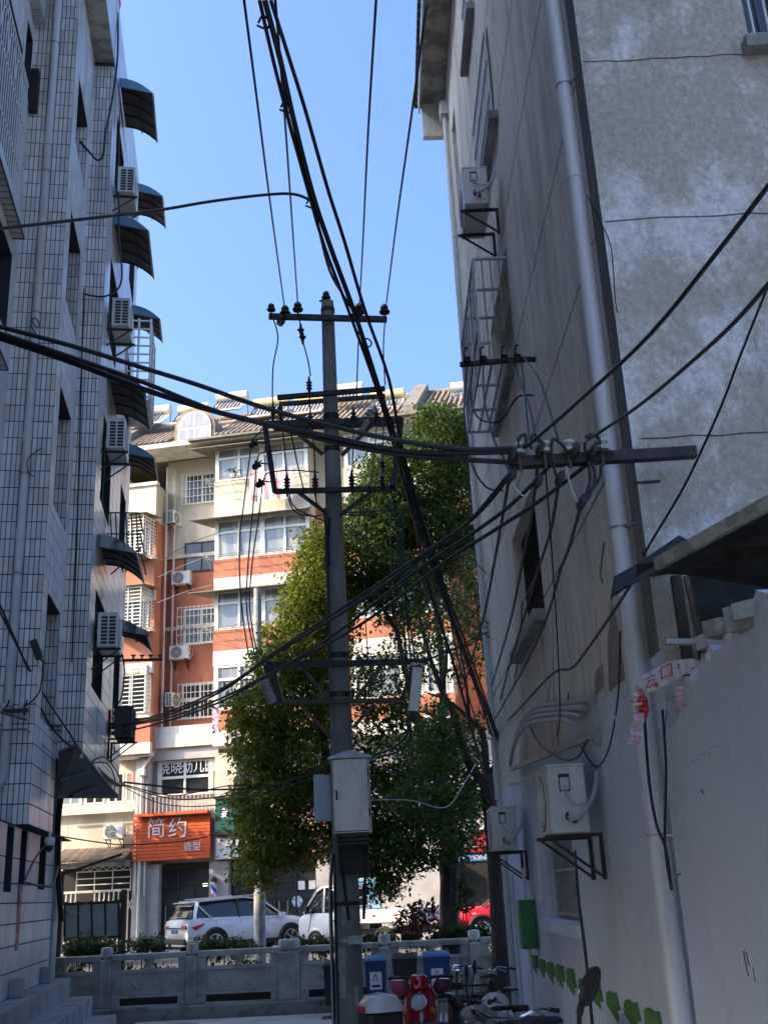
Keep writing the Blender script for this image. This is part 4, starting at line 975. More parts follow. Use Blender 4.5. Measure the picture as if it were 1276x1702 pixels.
# gate house: small tiled roof, folding gate
gp = thing('gate_porch', 'small tiled porch roof over a folding metal gate at the left of the barber shop', 'gate', tuple(GW(-4.8, .9, .5)))
for k in range(26):
    s = -6.3 + k * .115
    MB().tube([GW(s, -.05, 3.72), GW(s + .02, 1.08, 4.2)], .05, 6).build('roof_tile_row', m_rtile, gp)
gpart('lintel', m_conc_d, -6.4, -3.3, .1, 1.08, 3.5, 3.68, par=gp)
mb = MB()
for z in (3.35, 3.1, 2.88, 2.66): mb.bar(GW(-5.5, .55, z), GW(-3.35, .55, z), .035)
for k in range(4): mb.bar(GW(-5.5 + k * .72, .56, 2.6), GW(-5.5 + k * .72, .56, 3.38), .035)
for k in range(6): mb.bar(GW(-5.3 + k * .33, .56, 3.38), GW(-5.13 + k * .33, .56, 3.5), .025); mb.bar(GW(-5.13 + k * .33, .56, 3.5), GW(-4.97 + k * .33, .56, 3.38), .025)
mb.build('top_grille', m_ivory, gp)
for k in range(15):
    s = -6.1 + k * .19
    if -5.35 < s < -4.95: continue
    MB().bar(GW(s, .6, .5), GW(s, .6, 2.6), .045).build('gate_bar', m_ivory, gp)
    if k % 2 == 0: MB().bar(GW(s, .57, 1.9), GW(s + .19, .57, 2.35), .03).build('gate_lattice', m_ivory, gp); MB().bar(GW(s + .19, .57, 1.9), GW(s, .57, 2.35), .03).build('gate_lattice', m_ivory, gp)
gpart('gate_rail', m_ivory, -6.3, -3.35, .55, .62, 2.6, 2.68, par=gp)
gpart('dark_doorway', mat('dark_interior', (.02, .02, .02), .9, fine=0), -6.3, -3.3, 1.02, 1.08, .5, 3.5, par=gp)
# shop fronts
gpart('shop_interior', mat('dark_interior', (0, 0, 0)), -2.7, 16, 1.4, 1.6, .5, 3.5)
for s0, s1 in ((-3.2, -2.25), (-.3, .45), (3.75, 4.5), (6.1, 8.25)): gpart('pier', m_stonew, s0, s1, .62, 1.398, .5, 3.48)
for s0, s1 in ((-2.24, -.32), (.47, 3.73)):
    f = MB(); n_ = 3 if s1 - s0 < 2.5 else 4
    for k in range(n_ + 1):
        s = s0 + (s1 - s0) * k / n_; gbox(f, max(s - .03, s0), min(s + .03, s1), .9, .96, .5, 3.3)
    gbox(f, s0, s1, .902, .958, 2.65, 2.72); gbox(f, s0, s1, .902, .958, 3.3, 3.45)
    d = f.build('shop_front', m_iron, FB)
    for k in range(n_):
        a, b = s0 + (s1 - s0) * k / n_ + .035, s0 + (s1 - s0) * (k + 1) / n_ - .035
        gpart('pane', m_glass, a, b, .93, .94, .52, 2.64, par=d); gpart('pane', m_glass, a, b, .93, .94, 2.73, 3.29, par=d)
for s in (-2.05, 2.3, 2.62):
    mb = MB(); mb.tube([GW(s, .84, 1.3), GW(s, .84, 2.0)], .025, 6); mb.build('door_handle', m_steel, FB)
for s, z in ((2.95, 1.95), (1.6, 1.95)):
    MB()._lathe(GW(s, .925, z), [(.2, 0), (.2, .006)], -G2, 20).build('door_sticker', mat('blue_white_sticker', (.5, .62, .68), .5, c2=(.08, .25, .35), sc_=9, lo=.48, hi=.55), FB)
for s, z in ((3.0, 2.5), (3.4, 2.5)): gpart('door_notice', mat('white_vinyl', (0, 0, 0)), s, s + .25, .905, .925, z - .15, z + .15)
gpart('shop_lamp', mat('lamp_glow', (1, .9, .7), .5, emit=3.0, fine=0), -.75, -.6, 1.2, 1.3, 2.6, 2.75)
# orange sign with slats and white lettering
sg = thing('shop_sign', 'orange slatted barber sign with white brush lettering', 'sign', tuple(GW(-1.7, .3, 3.6)))
m_so = mat('orange_slats', (.72, .12, .02), .6, c2=(.6, .09, .02), sc_=3, fine=.06)
for k in range(13):
    z = 3.62 + k * .117; MB().obox(lambda a, b, c: GW(a, b, c), (-3.22, .32, z), (-.18, .38, z + .1)).build('slat', m_so, sg)
gpart('back_board', m_so, -3.2, -.2, .381, .6, 3.6, 5.14, par=sg)
gpart('top_ledge', m_so, -3.1, -.2, .1, .6, 5.2, 5.3, par=sg)
tm = text_mesh('简', .78, lambda x, o, y: GW(-2.28 + x, .315 - o, 4.72 + y), .02); tm.build('lettering', mat('white_vinyl', (0, 0, 0)), sg)
tm = text_mesh('约', .78, lambda x, o, y: GW(-1.42 + x, .315 - o, 4.68 + y), .02); tm.build('lettering', mat('white_vinyl', (0, 0, 0)), sg)
tm = text_mesh('造型', .34, lambda x, o, y: GW(-.85 + x, .315 - o, 4.02 + y), .02); tm.build('lettering', mat('white_vinyl', (0, 0, 0)), sg)
for k in range(9): gpart('bulb', m_ivory, -3.12, -3.07, .30, .318, 3.7 + k * .15, 3.76 + k * .15, par=sg)
# barber pole
bp = thing('barber_pole', 'striped red white and blue barber pole on the pier by the shop door', 'barber pole', tuple(GW(-.02, .45, 1.4)))
c = GW(-.06, .45, 0); mb = MB(); mb._lathe(c, [(.11, 1.62), (.13, 1.65), (.13, 1.75), (.11, 1.76)], V((0, 0, 1)), 14); mb._lathe(c, [(.11, 2.76), (.13, 2.78), (.12, 2.88), (.05, 2.95)], V((0, 0, 1)), 14); mb.build('cap', m_iron, bp, True)
mats_ = [mat('pole_white', (.75, .75, .78), .2, fine=0), mat('pole_red', (.6, .03, .04), .2, fine=0), mat('pole_blue', (.04, .08, .45), .2, fine=0)]
mb = MB(); N, H = 24, 24
for j in range(H):
    for k in range(N):
        mb.cur = [0, 1, 0, 2][int(((k / N * 4) + j / H * 6) % 4)]
        q = [c + V((.11 * math.cos(2 * math.pi * a / N), .11 * math.sin(2 * math.pi * a / N), 1.76 + b / H)) for a, b in ((k, j), (k + 1, j), (k + 1, j + 1), (k, j + 1))]
        mb.quad(*q)
mb.build('striped_tube', mats_, bp)
# green meter cabinet with a white notice
gm = thing('meter_cabinet', 'dark green meter cabinet with a white notice beside the orange sign', 'cabinet', tuple(GW(.45, .5, 4.5)))
gpart('body', mat('dark_green_enamel', (.015, .10, .085), .45, fine=.06), .02, .86, .35, .59, 4.5, 5.68, par=gm); gpart('roof', m_iron, -.03, .91, .28, .6, 5.685, 5.75, par=gm); gpart('door', mat('dark_green_enamel', (0, 0, 0)), .08, .8, .335, .349, 4.56, 5.62, par=gm)
gpart('notice', mat('white_vinyl', (0, 0, 0)), .26, .52, .325, .334, 5.0, 5.35, par=gm); gpart('shelf', m_iron, -.05, 1.1, .3, .6, 4.4, 4.49, par=gm)
# flower printed sign strip and pink fascia behind the tree, blue banner, red lantern
fs = thing('printed_sign', 'pale sign strip with faded flower print under the green cabinet', 'sign', tuple(GW(.9, .5, 3.8)))
gpart('board', mat('flower_print', (.55, .58, .55), .6, c2=(.5, .12, .25), sc_=5, lo=.56, hi=.6, c3=(.2, .4, .2), sc3=4, zs3=1, lo3=.58, hi3=.62), .02, 1.9, .45, .6, 3.55, 4.3, par=fs)
fs = thing('pink_fascia', 'pink and yellow shop fascia half hidden by the tree leaves', 'sign', tuple(GW(2.5, .5, 4.5)))
gpart('board', mat('pink_print', (.55, .16, .28), .6, c2=(.6, .4, .1), sc_=1.5, lo=.58, hi=.62, c3=(.6, .55, .55), sc3=6, zs3=1, lo3=.55, hi3=.6), 1.92, 4.4, .45, .6, 3.6, 5.3, par=fs)
bl = thing('blue_banner', 'narrow blue banner with white lettering above the dark shop opening', 'banner', tuple(GW(9.6, .6, 3.2)))
gpart('cloth', mat('blue_cloth', (.03, .16, .42), .6, fine=.06), 8.27, 11.2, .55, .6, 3.02, 3.25, par=bl); gpart('red_rail', m_red, 8.27, 11.2, .5, .6, 3.3, 3.42, par=bl)
tm = text_mesh('电子商务中心 智能家居体验馆', .17, lambda x, o, y: GW(9.55 + x, .545 - o, 3.13 + y), .006); tm.build('lettering', mat('white_vinyl', (0, 0, 0)), bl)
rl = thing('red_lantern', 'red lantern sign hanging above the blue banner', 'lantern', tuple(GW(9.9, .4, 3.9)))
mb = MB(); mb.hexa([GW(9.62, .1, 3.5), GW(10.3, .1, 3.5), GW(10.3, .5, 3.5), GW(9.62, .5, 3.5), GW(9.5, 0.05, 4.0), GW(10.4, 0.05, 4.0), GW(10.4, .5, 4.0), GW(9.5, .5, 4.0)]); mb.build('shade', m_red, rl); gpart('cap', m_band, 9.42, 10.5, 0, .5, 4.005, 4.09, par=rl)
bp2 = thing('blue_poster', 'blue seascape poster on the wall behind the pickup', 'poster', tuple(GW(5.6, .9, 1)))
gpart('sheet', mat('sea_print', (.12, .38, .60), .5, c2=(.4, .58, .68), sc_=1.5, zs=2, lo=.4, hi=.65, fine=.05), 4.55, 6.08, .6, .66, 1.3, 2.6, par=bp2)
gpart('frame', m_alu, 4.52, 6.09, .661, .7, 1.26, 2.64, par=bp2)
# striped towel on the top rail, small washing lower down, potted plant
tw = MB(); n_ = 18
m_tw = mat('striped_towel', (.66, .60, .60), .9, c2=(.55, .20, .2), sc_=7, zs=.08, lo=.5, hi=.6, fine=.05, c3=(.62, .1, .06), sc3=1.0, zs3=1.6, lo3=.54, hi3=.6)
for k in range(n_):
    for j in range(8):
        q = []
        for a, b in ((k, j), (k + 1, j), (k + 1, j + 1), (k, j + 1)):
            s = 1.72 + 1.75 * a / n_; z = 18.24 - 1.22 * b / 8; q.append(GW(s, -.62 - .04 * math.sin(a * 1.3) * (b / 8), z - .04 * math.sin(a * .5)))
        tw.quad(*q)
tag(tw.build('striped_towel', m_tw, None, 180), 'large white towel with red stripes hanging from the top balcony rail', 'towel')
mb = MB()
for k in range(6):
    q = []
    for a, b in ((0, k), (1, k), (1, k + 1), (0, k + 1)): q.append(GW(.12 + .22 * a + .03 * math.sin(b), -.3, 9.0 - .9 * b / 6))
    mb.quad(*q)
tag(mb.build('hanging_shirt', mat('lilac_cloth', (.6, .5, .6), .9, c2=(.2, .1, .25), sc_=5), None, 180), 'small lilac garment hanging below the lowest balcony window', 'garment')
m_leafp = mat('pot_leaf', (.05, .10, .03), .7)
pt = thing('potted_plant', 'small potted plant on the top balcony rail', 'potted plant', tuple(GW(.95, -.3, 18.24)))
MB()._lathe(GW(.95, -.35, 18.24), [(.1, 0), (.14, .16)], V((0, 0, 1)), 10).build('pot', m_band, pt)
mb = MB()
for k in range(60):
    d = V((rnd.gauss(0, .14), rnd.gauss(0, .1), rnd.gauss(.28, .09))); p = GW(.95, -.35, 18.24) + d; e = V((rnd.uniform(-1, 1), rnd.uniform(-1, 1), rnd.uniform(-1, 1))).normalized() * .06; f_ = e.cross(V((.3, .2, 1))).normalized() * .04
    mb.quad(p - e, p + f_, p + e, p - f_)
mb.build('foliage', m_leafp, pt)
# unseen house added behind the tiled block to shade balustrade and lower tree
nb = thing('added_shade_house', 'plain unseen house added behind the tiled block to cast shade, out of the picture', 'building', (-20, 21, 0))
MB().box((-27, 17.5, 0), (-15.2, 24.4, 14.2)).build('wall', m_stonew, nb)
MB().prism([(-27.4, 17.2, 14.2), (-27.4, 24.7, 14.2), (-27.4, 21, 15.6)], (12.6, 0, 0)).build('roof', m_canopy, nb)
for j in range(4):
    for k in range(3): MB().box((-15.198, 18.3 + k * 2.1, 1.2 + j * 3.2), (-15.15, 19.6 + k * 2.1, 2.7 + j * 3.2)).build('window', m_glass, nb)
# ------------------------------------------------------------------ the utility pole and everything bolted to it
XP, YP = P(560, 1000, 15.0).x, 15.0
m_arm = mat('crossarm_steel', (.03, .03, .032), .6, .4, c2=(.06, .05, .045), sc_=8)
UP = thing('utility_pole', 'tall concrete utility pole carrying steel crossarms and black insulators', 'utility pole', (XP, YP, 0))
ztop = P(543, 503, YP).z
def pr(z): return .187 - (.187 - .098) * z / ztop
zs_ = [ztop * k / 10 for k in range(11)]
MB().tube([V((XP, YP, z)) for z in zs_], [pr(z) for z in zs_], 24).build('shaft', m_pole, UP, 60)
def band(z, h=.07): MB().tube([V((XP, YP, z)), V((XP, YP, z + h))], pr(z) + .012, 20).build('clamp_band', m_arm, UP, 60)
def insul(p, s=1.0, m=None, ax=(0, 0, 1), nm='insulator'):
    return MB()._lathe(V(p), [(.012, -.07 * s), (.012, 0), (.075 * s, 0), (.08 * s, .02 * s), (.045 * s, .06 * s), (.06 * s, .075 * s), (.05 * s, .11 * s), (.02 * s, .14 * s)], V(ax), 12).build(nm, m or m_porc, UP, 50)
def arrester(p, n=4, r=.05, st=.055, m=None, nm='insulator', d=(0, 0, 1)):
    prof = []
    for k in range(n): prof += [(r * .55, k * st), (r, k * st + st * .45), (r * .55, k * st + st * .8)]
    return MB()._lathe(V(p), [(.012, -.1)] + prof + [(.012, n * st + .08)], V(d), 10).build(nm, m or m_porc, UP, 50)
def arm(p0, p1, Ya, Yb=None, w_=.07, h=.07, nm='crossarm', m=None):
    Yb = Yb or Ya; return MB().bar(P(*p0, Ya), P(*p1, Yb), w_, h).build(nm, m or m_arm, UP)
YF, YBk = YP - .17, YP + .17
band(P(543, 520, YP).z); band(P(560, 1095, YP).z); band(P(560, 1160, YP).z); band(P(556, 752, YP).z); band(P(550, 700, YP).z, .1)
insul(P(542, 496, YP), .95); MB().bar(P(531, 500, YP), P(553, 500, YP), .05, .012).build('cap_strap', m_arm, UP)
arm((447, 526), (643, 531), YF, h=.085)
for x, y, s in ((451, 516, .9), (474, 522, 1.1), (495, 516, 1.1), (597, 520, 1.2), (639, 520, 1.1)): insul(P(x, y, YF), s)
MB()._lathe(P(468, 532, YF), [(.05, -.08), (.07, -.03), (.06, .03), (.03, .09)], V((.5, 0, 1)), 8).build('insulator', m_porc, UP)
arm((461, 661), (640, 646), YF - .05, h=.065); arm((465, 672), (640, 658), YBk + .1, h=.055, m=m_rust)
arm((438, 706), (668, 698), YF, h=.10); arm((440, 702), (457, 818), YF, h=.08); arm((456, 817), (655, 812), YF, h=.07); arm((667, 696), (653, 814), YF, h=.08)
arm((455, 712), (655, 704), YBk, h=.07)
for a, b in (((485, 712), (536, 755)), ((622, 702), (568, 757)), ((497, 819), (541, 852)), ((618, 817), (566, 856))): arm(a, b, YF, YF + .03, .055, .05, 'brace', m_arm)
for x, y in ((424, 735), (430, 770), (436, 800)):
    insul(P(x, y, YF), .9, ax=(-.7, 0, -.7)); MB().tube([P(x + 3, y, YF), P(x + 22, y + 2, YF)], .012, 5).build('insulator_pin', m_arm, UP)
for x, y in ((477, 815), (524, 815), (585, 812), (636, 812)): arrester(P(x, y, YF - .02), 4, .055, .05)
for x, y in ((514, 648), (454, 690), (466, 690), (588, 700), (516, 705), (626, 700)): arrester(P(x, y, YF - .03), 3, .05, .05)
for x, y in ((500, 551), (503, 563)): arrester(P(x, y, YF), 1, .06, .06)
arrester(P(636, 778, YF), 2, .055, .06); arrester(P(600, 718, YF), 3, .07, .06, m_porc_w, d=(.6, 0, 1)); arrester(P(608, 700, YF + .1), 3, .08, .06, m_porc_w, d=(.6, 0, 1))
arm((446, 1106), (712, 1099), YF, h=.08); arm((466, 1167), (668, 1164), YF, h=.06, m=m_rust); arm((446, 1100), (456, 1168), YF, h=.06)
for a, b in (((506, 1114), (548, 1165)), ((634, 1107), (592, 1160)), ((500, 1172), (550, 1225)), ((622, 1170), (586, 1210))): arm(a, b, YF, YF + .03, .045, .045, 'brace', m_rust)
arm((690, 1102), (668, 1164), YF, h=.05, nm='brace')
# ribbed surge unit on the left, steel fuse box on the right
prof = [(.05, 0)]
for k in range(11): prof += [(.05, k * .05 + .01), (.085, k * .05 + .025), (.05, k * .05 + .04)]
d_ = P(428, 1096, YF - .1) - P(455, 1166, YF - .1)
MB()._lathe(P(455, 1168, YF - .1), prof, d_, 12).build('ribbed_bushing', m_porc_w, UP, 50)
MB().bar(P(447, 1105, YF), P(462, 1170, YF), .14, .16).build('bushing_back', m_iron, UP)
mb = MB(); mb.bar(P(694, 1110, YF), P(687, 1184, YF), .17, .15); mb.build('fuse_box', m_steel, UP, bevel=.01); MB().bar(P(694, 1104, YF), P(693.5, 1109, YF), .2, .18).build('fuse_box_lid', m_galv, UP)
MB().bar(P(687, 1185, YF), P(684, 1200, YF), .13, .12).build('fuse_box_base', m_iron, UP)
# stainless cabinet with flared lid, smaller grey box at its side, carrying frame
cb = thing('pole_cabinet', 'tall stainless steel cabinet with a pitched lid strapped to the utility pole', 'cabinet', (XP, 14.6, 2.7))
yc = 14.42; A0, A1 = P(553, 1386, yc), P(614, 1258, yc); x0, x1 = P(552, 1330, yc).x, P(615, 1330, yc).x; zb_, zt_ = A0.z, P(583, 1258, yc).z
MB().box((x0, yc, zb_), (x1, yc + .36, zt_)).build('body', m_steel, cb, bevel=.006)
MB().box((x0 + .025, yc - .012, zb_ + .03), (x1 - .025, yc - .002, zt_ - .03)).build('door', m_steel, cb)
for q in ((x0 + .012, x0 + .02, zb_ + .02, zt_ - .02), (x1 - .02, x1 - .012, zb_ + .02, zt_ - .02)): MB().box((q[0], yc - .009, q[2]), (q[1], yc - .003, q[3])).build('door_seam', m_iron, cb)
for q in (zb_ + .018, zt_ - .03): MB().box((x0 + .021, yc - .009, q), (x1 - .021, yc - .003, q + .01)).build('door_seam', m_iron, cb)
MB().box((x0 + .05, yc - .035, (zb_ + zt_) / 2 - .06), (x0 + .075, yc - .0125, (zb_ + zt_) / 2 + .06)).build('handle', m_iron, cb)
for z in (zb_ + .2, zt_ - .25): MB().tube([V((x1 - .012, yc - .012, z)), V((x1 - .012, yc - .012, z + .1))], .011, 6).build('hinge', m_iron, cb)
xm = (x0 + x1) / 2
mb = MB(); mb.hexa([(x0 - .04, yc - .05, zt_ + .002), (x1 + .04, yc - .05, zt_ + .002), (x1 + .04, yc + .4, zt_ + .002), (x0 - .04, yc + .4, zt_ + .002), (xm - .03, yc - .03, zt_ + .085), (xm + .03, yc - .03, zt_ + .085), (xm + .03, yc + .38, zt_ + .085), (x0 + .2, yc + .38, zt_ + .085)])
mb.box((x0 - .045, yc - .055, zt_ - .02), (x1 + .045, yc + .41, zt_ + .001)); mb.build('lid', m_galv, cb)
for k in range(9): MB().box((x0 - .004, yc + .12, zb_ + .25 + k * .06), (x0 - .001, yc + .24, zb_ + .275 + k * .06)).build('vent_slot', m_iron, cb)
for k in range(3): MB().bar((x0 + .05, yc + .02, zb_ - .03 - .05 * k), (x1 - .05, yc + .02, zb_ - .03 - .05 * k), .03).build('frame_bar', m_arm, cb)
for xa, xb in ((x0 + .06, xm - .09), (x1 - .06, xm + .1)): MB().bar((xa, yc + .02, zb_), (xb, yc + .2, zb_ - 1.05), .03).build('frame_leg', m_arm, cb)
MB().box((xm - .2, yc + .28, zb_ - .5), (xm + .2, yc + .33, zb_ - .02)).build('back_plate', m_iron, cb)
s2 = thing('grey_junction_box', 'flat pale grey junction box left of the stainless cabinet', 'junction box', (XP - .4, 14.8, 2.9))
b0, b1 = P(523, 1365, 14.8), P(548, 1287, 14.8); MB().box((b0.x, 14.75, b0.z), (b1.x + .02, 14.95, b1.z)).build('body', mat('pale_grey_enamel', (.42, .48, .53), .45, fine=.04), s2, bevel=.006)
MB().box((b0.x + .02, 14.742, b0.z + .02), (b1.x, 14.749, b1.z - .02)).build('door', mat('pale_grey_enamel', (0, 0, 0)), s2)
# iron steps, straps, tied cables and papers low on the pole
for z in (2.0, 1.55): MB().tube([V((XP, YP, z)), V((XP, YP, z + .05))], pr(z) + .014, 20).build('clamp_band', m_galv if z < 1.8 else m_arm, UP, 60)
MB().box((XP + .02, YP - pr(1.6) - .06, 1.53), (XP + .2, YP - pr(1.6) + .02, 1.63)).build('strap_buckle', m_galv, UP)
for k, (dx, m_) in enumerate(((-.19, m_cable), (-.14, m_cable), (-.21, m_cable_w), (.1, m_cable))):
    MB().tube(catmull([V((XP + dx * .8, YP - .1, 2.65)), V((XP + dx, YP - .11, 2.2)), V((XP + dx * 1.02, YP - .12, 1.4)), V((XP + dx, YP - .1, .02))], 4), .016, 6).build('strapped_cable', m_, UP, True)
for z, a0, a1 in ((.9, -2.2, -1.75), (1.2, -2.35, -1.7), (.75, -1.2, -.8), (1.75, -1.9, -1.5)):
    mb = MB(); r_ = pr(z) + .004
    for k in range(5):
        q0, q1 = a0 + (a1 - a0) * k / 5, a0 + (a1 - a0) * (k + 1) / 5
        mb.quad(*[V((XP + r_ * math.cos(a), YP + r_ * math.sin(a), zz)) for a, zz in ((q0, z), (q1, z), (q1, z + .3), (q0, z + .28))])
    mb.build('paper_scrap', mat('torn_paper', (.4, .4, .39), .9, c2=(.28, .28, .27), sc_=12, fine=.1), UP)
# jumpers round the insulators
for pix in ([(451, 522), (462, 560), (454, 610), (453, 668)], [(497, 522), (500, 551)], [(503, 566), (512, 600), (516, 625)], [(597, 530), (595, 580), (592, 665)], [(640, 528), (637, 580), (640, 640)],
            [(514, 655), (516, 690), (520, 720), (523, 770), (524, 800)], [(467, 680), (472, 740), (477, 800)], [(480, 700), (492, 760), (505, 815)], [(588, 690), (586, 760), (585, 790)], [(627, 700), (620, 770), (615, 812)], [(637, 700), (636, 770)],
            [(440, 712), (428, 722), (418, 742), (405, 840), (398, 900), (401, 1000), (414, 1094)], [(520, 743), (470, 748), (440, 752), (428, 764), (420, 850), (413, 930), (410, 1010), (424, 1092)], [(530, 785), (490, 782), (450, 785), (438, 798), (430, 860), (420, 930), (415, 1010), (429, 1095)],
            [(477, 820), (490, 850), (525, 858), (548, 850)], [(480, 818), (492, 845), (545, 868)], [(524, 820), (528, 840), (538, 850)], [(636, 815), (650, 818), (657, 850)]):
    q = catmull([P(x, y, YF - .06) for x, y in pix], 5); MB().tube(q, .011, 5).build('jumper_wire', m_cable, UP, True)
for pix in ([(548, 860), (545, 900), (547, 940)], [(540, 845), (546, 1000), (548, 1090)]):
    MB().tube(catmull([P(x, y, YF - .05) for x, y in pix], 4), .022, 6).build('strapped_cable', m_cable, UP, True)
for k, pix in enumerate(([(655, 845), (660, 900), (665, 950), (675, 1100)], [(662, 848), (668, 940), (683, 1102)], [(668, 850), (672, 960), (690, 1102)], [(680, 1200), (682, 1225), (660, 1250), (610, 1262)], [(676, 1200), (676, 1222), (650, 1245), (610, 1258)], [(575, 852), (620, 850), (655, 846)], [(575, 856), (615, 856), (655, 848)])):
    MB().tube(catmull([P(x, y, YF - .05) for x, y in pix], 5), .014, 5).build('green_lead', m_cable_g, UP, True)
# small second pole by the far road
sp = thing('lamp_post', 'slim pale concrete post behind the white car, shorter than the utility pole', 'post', tuple(P(431, 1572, 30.5)))
q0, q1 = P(432, 1576, 30.5), P(435, 978, 30.5); q1.x = q0.x
MB().tube([V((q0.x, 30.5, .3)), V((q0.x, 30.5, q1.z))], [.165, .11], 16).build('shaft', m_conc, sp, 60)
MB().tube([V((q0.x, 30.5, q1.z - .35)), V((q0.x, 30.5, q1.z - .3))], .125, 14).build('clamp_band', m_galv, sp, 60)

# ------------------------------------------------------------------ bracket arm at the corner of the plastered house
ca = thing('corner_crossarm', 'long black iron crossarm on the house corner with looped cables tied to it', 'crossarm', (1.5, 6.55, 4.76))
MB().bar((.832, 6.55, 4.76), (2.06, 6.55, 4.775), .075, .07).build('beam', m_iron, ca)
for x in (862, 905, 945, 1000):
    p = P(x, 757, 6.5); p.z = 4.80; MB()._lathe(p, [(.05, 0), (.055, .02), (.03, .035), (.05, .055), (.045, .075)], V((0, 0, 1)), 12).build('spool_insulator', m_porc_w, ca, 50)
    MB()._lathe(p + V((0, 0, -.11)), [(.012, 0), (.012, .2)], V((0, 0, 1)), 6).build('bolt', m_rust, ca)
for pix in ([(862, 745), (862, 728), (872, 722), (874, 735), (868, 742)], [(880, 742), (886, 722), (898, 735), (900, 748)], [(916, 765), (917, 735), (922, 730), (936, 742), (942, 752)], [(972, 735), (972, 748), (980, 752)], [(972, 727), (985, 722), (995, 730), (997, 745)], [(918, 765), (922, 785), (928, 797)], [(985, 770), (988, 800), (975, 830), (966, 838)], [(978, 770), (980, 800), (972, 825)], [(999, 770), (996, 795), (980, 818), (968, 836)], [(1000, 752), (1012, 750), (1020, 756)]):
    MB().tube(catmull([P(x, y, 6.46) for x, y in pix], 5), .011, 6).build('cable_loop', m_cable, ca, True)
for pix in ([(848, 795), (858, 815), (872, 825), (880, 815)], [(940, 775), (948, 810), (960, 835), (966, 838)], [(915, 778), (925, 790), (928, 800)]):
    MB().tube(catmull([P(x, y, 6.46) for x, y in pix], 5), .006, 5).build('thin_lead', m_cable_w, ca, True)
for x, y in ((850, 790), (893, 800), (930, 795), (966, 835), (955, 748), (898, 745), (852, 757), (985, 750)):
    p = P(x, y, 6.47); MB()._lathe(p, [(.012, -.05), (.026, -.03), (.03, .0), (.024, .03), (.012, .05)], V((.5, 0, 1)), 8).build('tape_wrap', m_cable, ca)
MB().bar(P(1050, 803, 6.76), P(1096, 800, 6.76), .016).build('wall_hook', m_iron, ca)
# small insulator bar on the far part of the house
sb = thing('service_bracket', 'short black bracket with four hooked insulators on the house below the window cage', 'bracket', tuple(WR(3, .3, 7.2)))
MB().bar(P(764, 606, 10.2), P(881, 597, 10.2), .045).build('beam', m_iron, sb)
for x in (776, 803, 838, 860):
    y = 602 - (x - 776) * .05; insul_ = MB()._lathe(P(x, y, 10.15), [(.04, 0), (.045, .02), (.02, .035), (.04, .05)], V((0, 0, 1)), 10).build('spool_insulator', m_porc, sb, 50)
    MB().tube(catmull([P(x, y - 4, 10.15), P(x - 5, y - 12, 10.15), P(x - 4, y - 22, 10.15), P(x + 1, y - 24, 10.15)], 4), .012, 5).build('hook', m_iron, sb, True)
MB().bar(P(881, 597, 10.2), P(881, 597, 10.2) + V((.3, .1, 0)), .04).build('wall_tie', m_iron, sb)
# left wall bracket that ties the diagonal cables
lb = thing('cable_bracket', 'black upright cable bracket jutting from the tiled block at the lowest awning side', 'bracket', tuple(WL(U3, 6.8, 4.9)))
pb = P(183, 1200, 20.3); MB().bar(pb + V((0, 0, .32)), pb - V((0, 0, .32)), .1, .06, (0, 1, 0)).build('post', m_iron, lb); MB().bar(pb - V((0, 0, .05)), pb + V((.45, 0, -.02)), .06).build('arm', m_iron, lb); MB().bar(pb - V((0, 0, .22)), pb + V((.5, 0, -.12)), .06).build('arm', m_iron, lb)
for k in range(3): MB()._lathe(pb + V((.06, -.05, .2 - .12 * k)), [(.03, 0), (.045, .03), (.03, .06)], V((0, -1, 0)), 8).build('insulator', m_porc_w, lb)
MB().bar(WL(U3, 6.8, 4.9), pb, .05).build('wall_tie', m_iron, lb)
lb2 = thing('cable_bracket', 'small hooked cable bracket on the near tiled strip beside the downpipe', 'bracket', tuple(WL(-.6, 0, 4.9)))
MB().bar(P(4, 1183, 13.8), P(48, 1180, 13.9), .05).build('beam', m_iron, lb2)
for x in (5, 35):
    MB()._lathe(P(x, 1178, 13.75), [(.03, 0), (.045, .04), (.03, .08)], V((0, 0, 1)), 8).build('insulator', m_porc_w, lb2); MB().tube(catmull([P(x, 1176, 13.75), P(x + 8, 1172, 13.75), P(x + 11, 1163, 13.75)], 4), .012, 5).build('hook', m_iron, lb2, True)
fb_ = thing('four_pin_bracket', 'thin black bar with four pins crossing before the left orange bay', 'bracket', tuple(P(230, 1097, 21.8)))
MB().bar(P(200, 1098, 21.8), P(270, 1096, 21.8), .05).build('beam', m_iron, fb_)
MB().bar(P(200, 1098, 21.8), WL(U3, 7.9, P(200, 1098, 21.8).z), .05).build('wall_tie', m_iron, fb_)
for x in (222, 236, 251, 266): MB()._lathe(P(x, 1095, 21.8), [(.03, 0), (.012, .04), (.05, .06), (.05, .08)], V((0, 0, 1)), 8).build('pin', m_iron, fb_)
fl = thing('floodlight', 'small black floodlight clamped to the edge of the tiled block', 'floodlight', tuple(P(63, 1080, 14)))
MB().bar(P(55, 1064, 13.9), P(67, 1095, 13.95), .09, .08).build('housing', m_iron, fl); MB().bar(P(66, 1094, 13.95), P(74, 1100, 14.1), .025).build('arm', m_iron, fl)
cm = thing('security_camera', 'white and black security camera under the tiled overhang', 'camera', tuple(P(83, 1402, 15.6)))
cc = P(83, 1402, 15.6); MB()._lathe(cc, [(.07, .08), (.075, .02), (.06, -.02), (.02, -.07)], V((0, 0, 1)), 12).build('dome', m_alu, cm, 50); MB()._lathe(cc + V((0, 0, -.02)), [(.055, 0), (.045, -.07), (.01, -.1)], V((0, 0, 1)), 12).build('lens', m_black, cm)
MB().bar(cc + V((0, 0, .08)), cc + V((0, 0, .17)), .03, .03, (0, 1, 0)).build('mount', m_alu, cm)

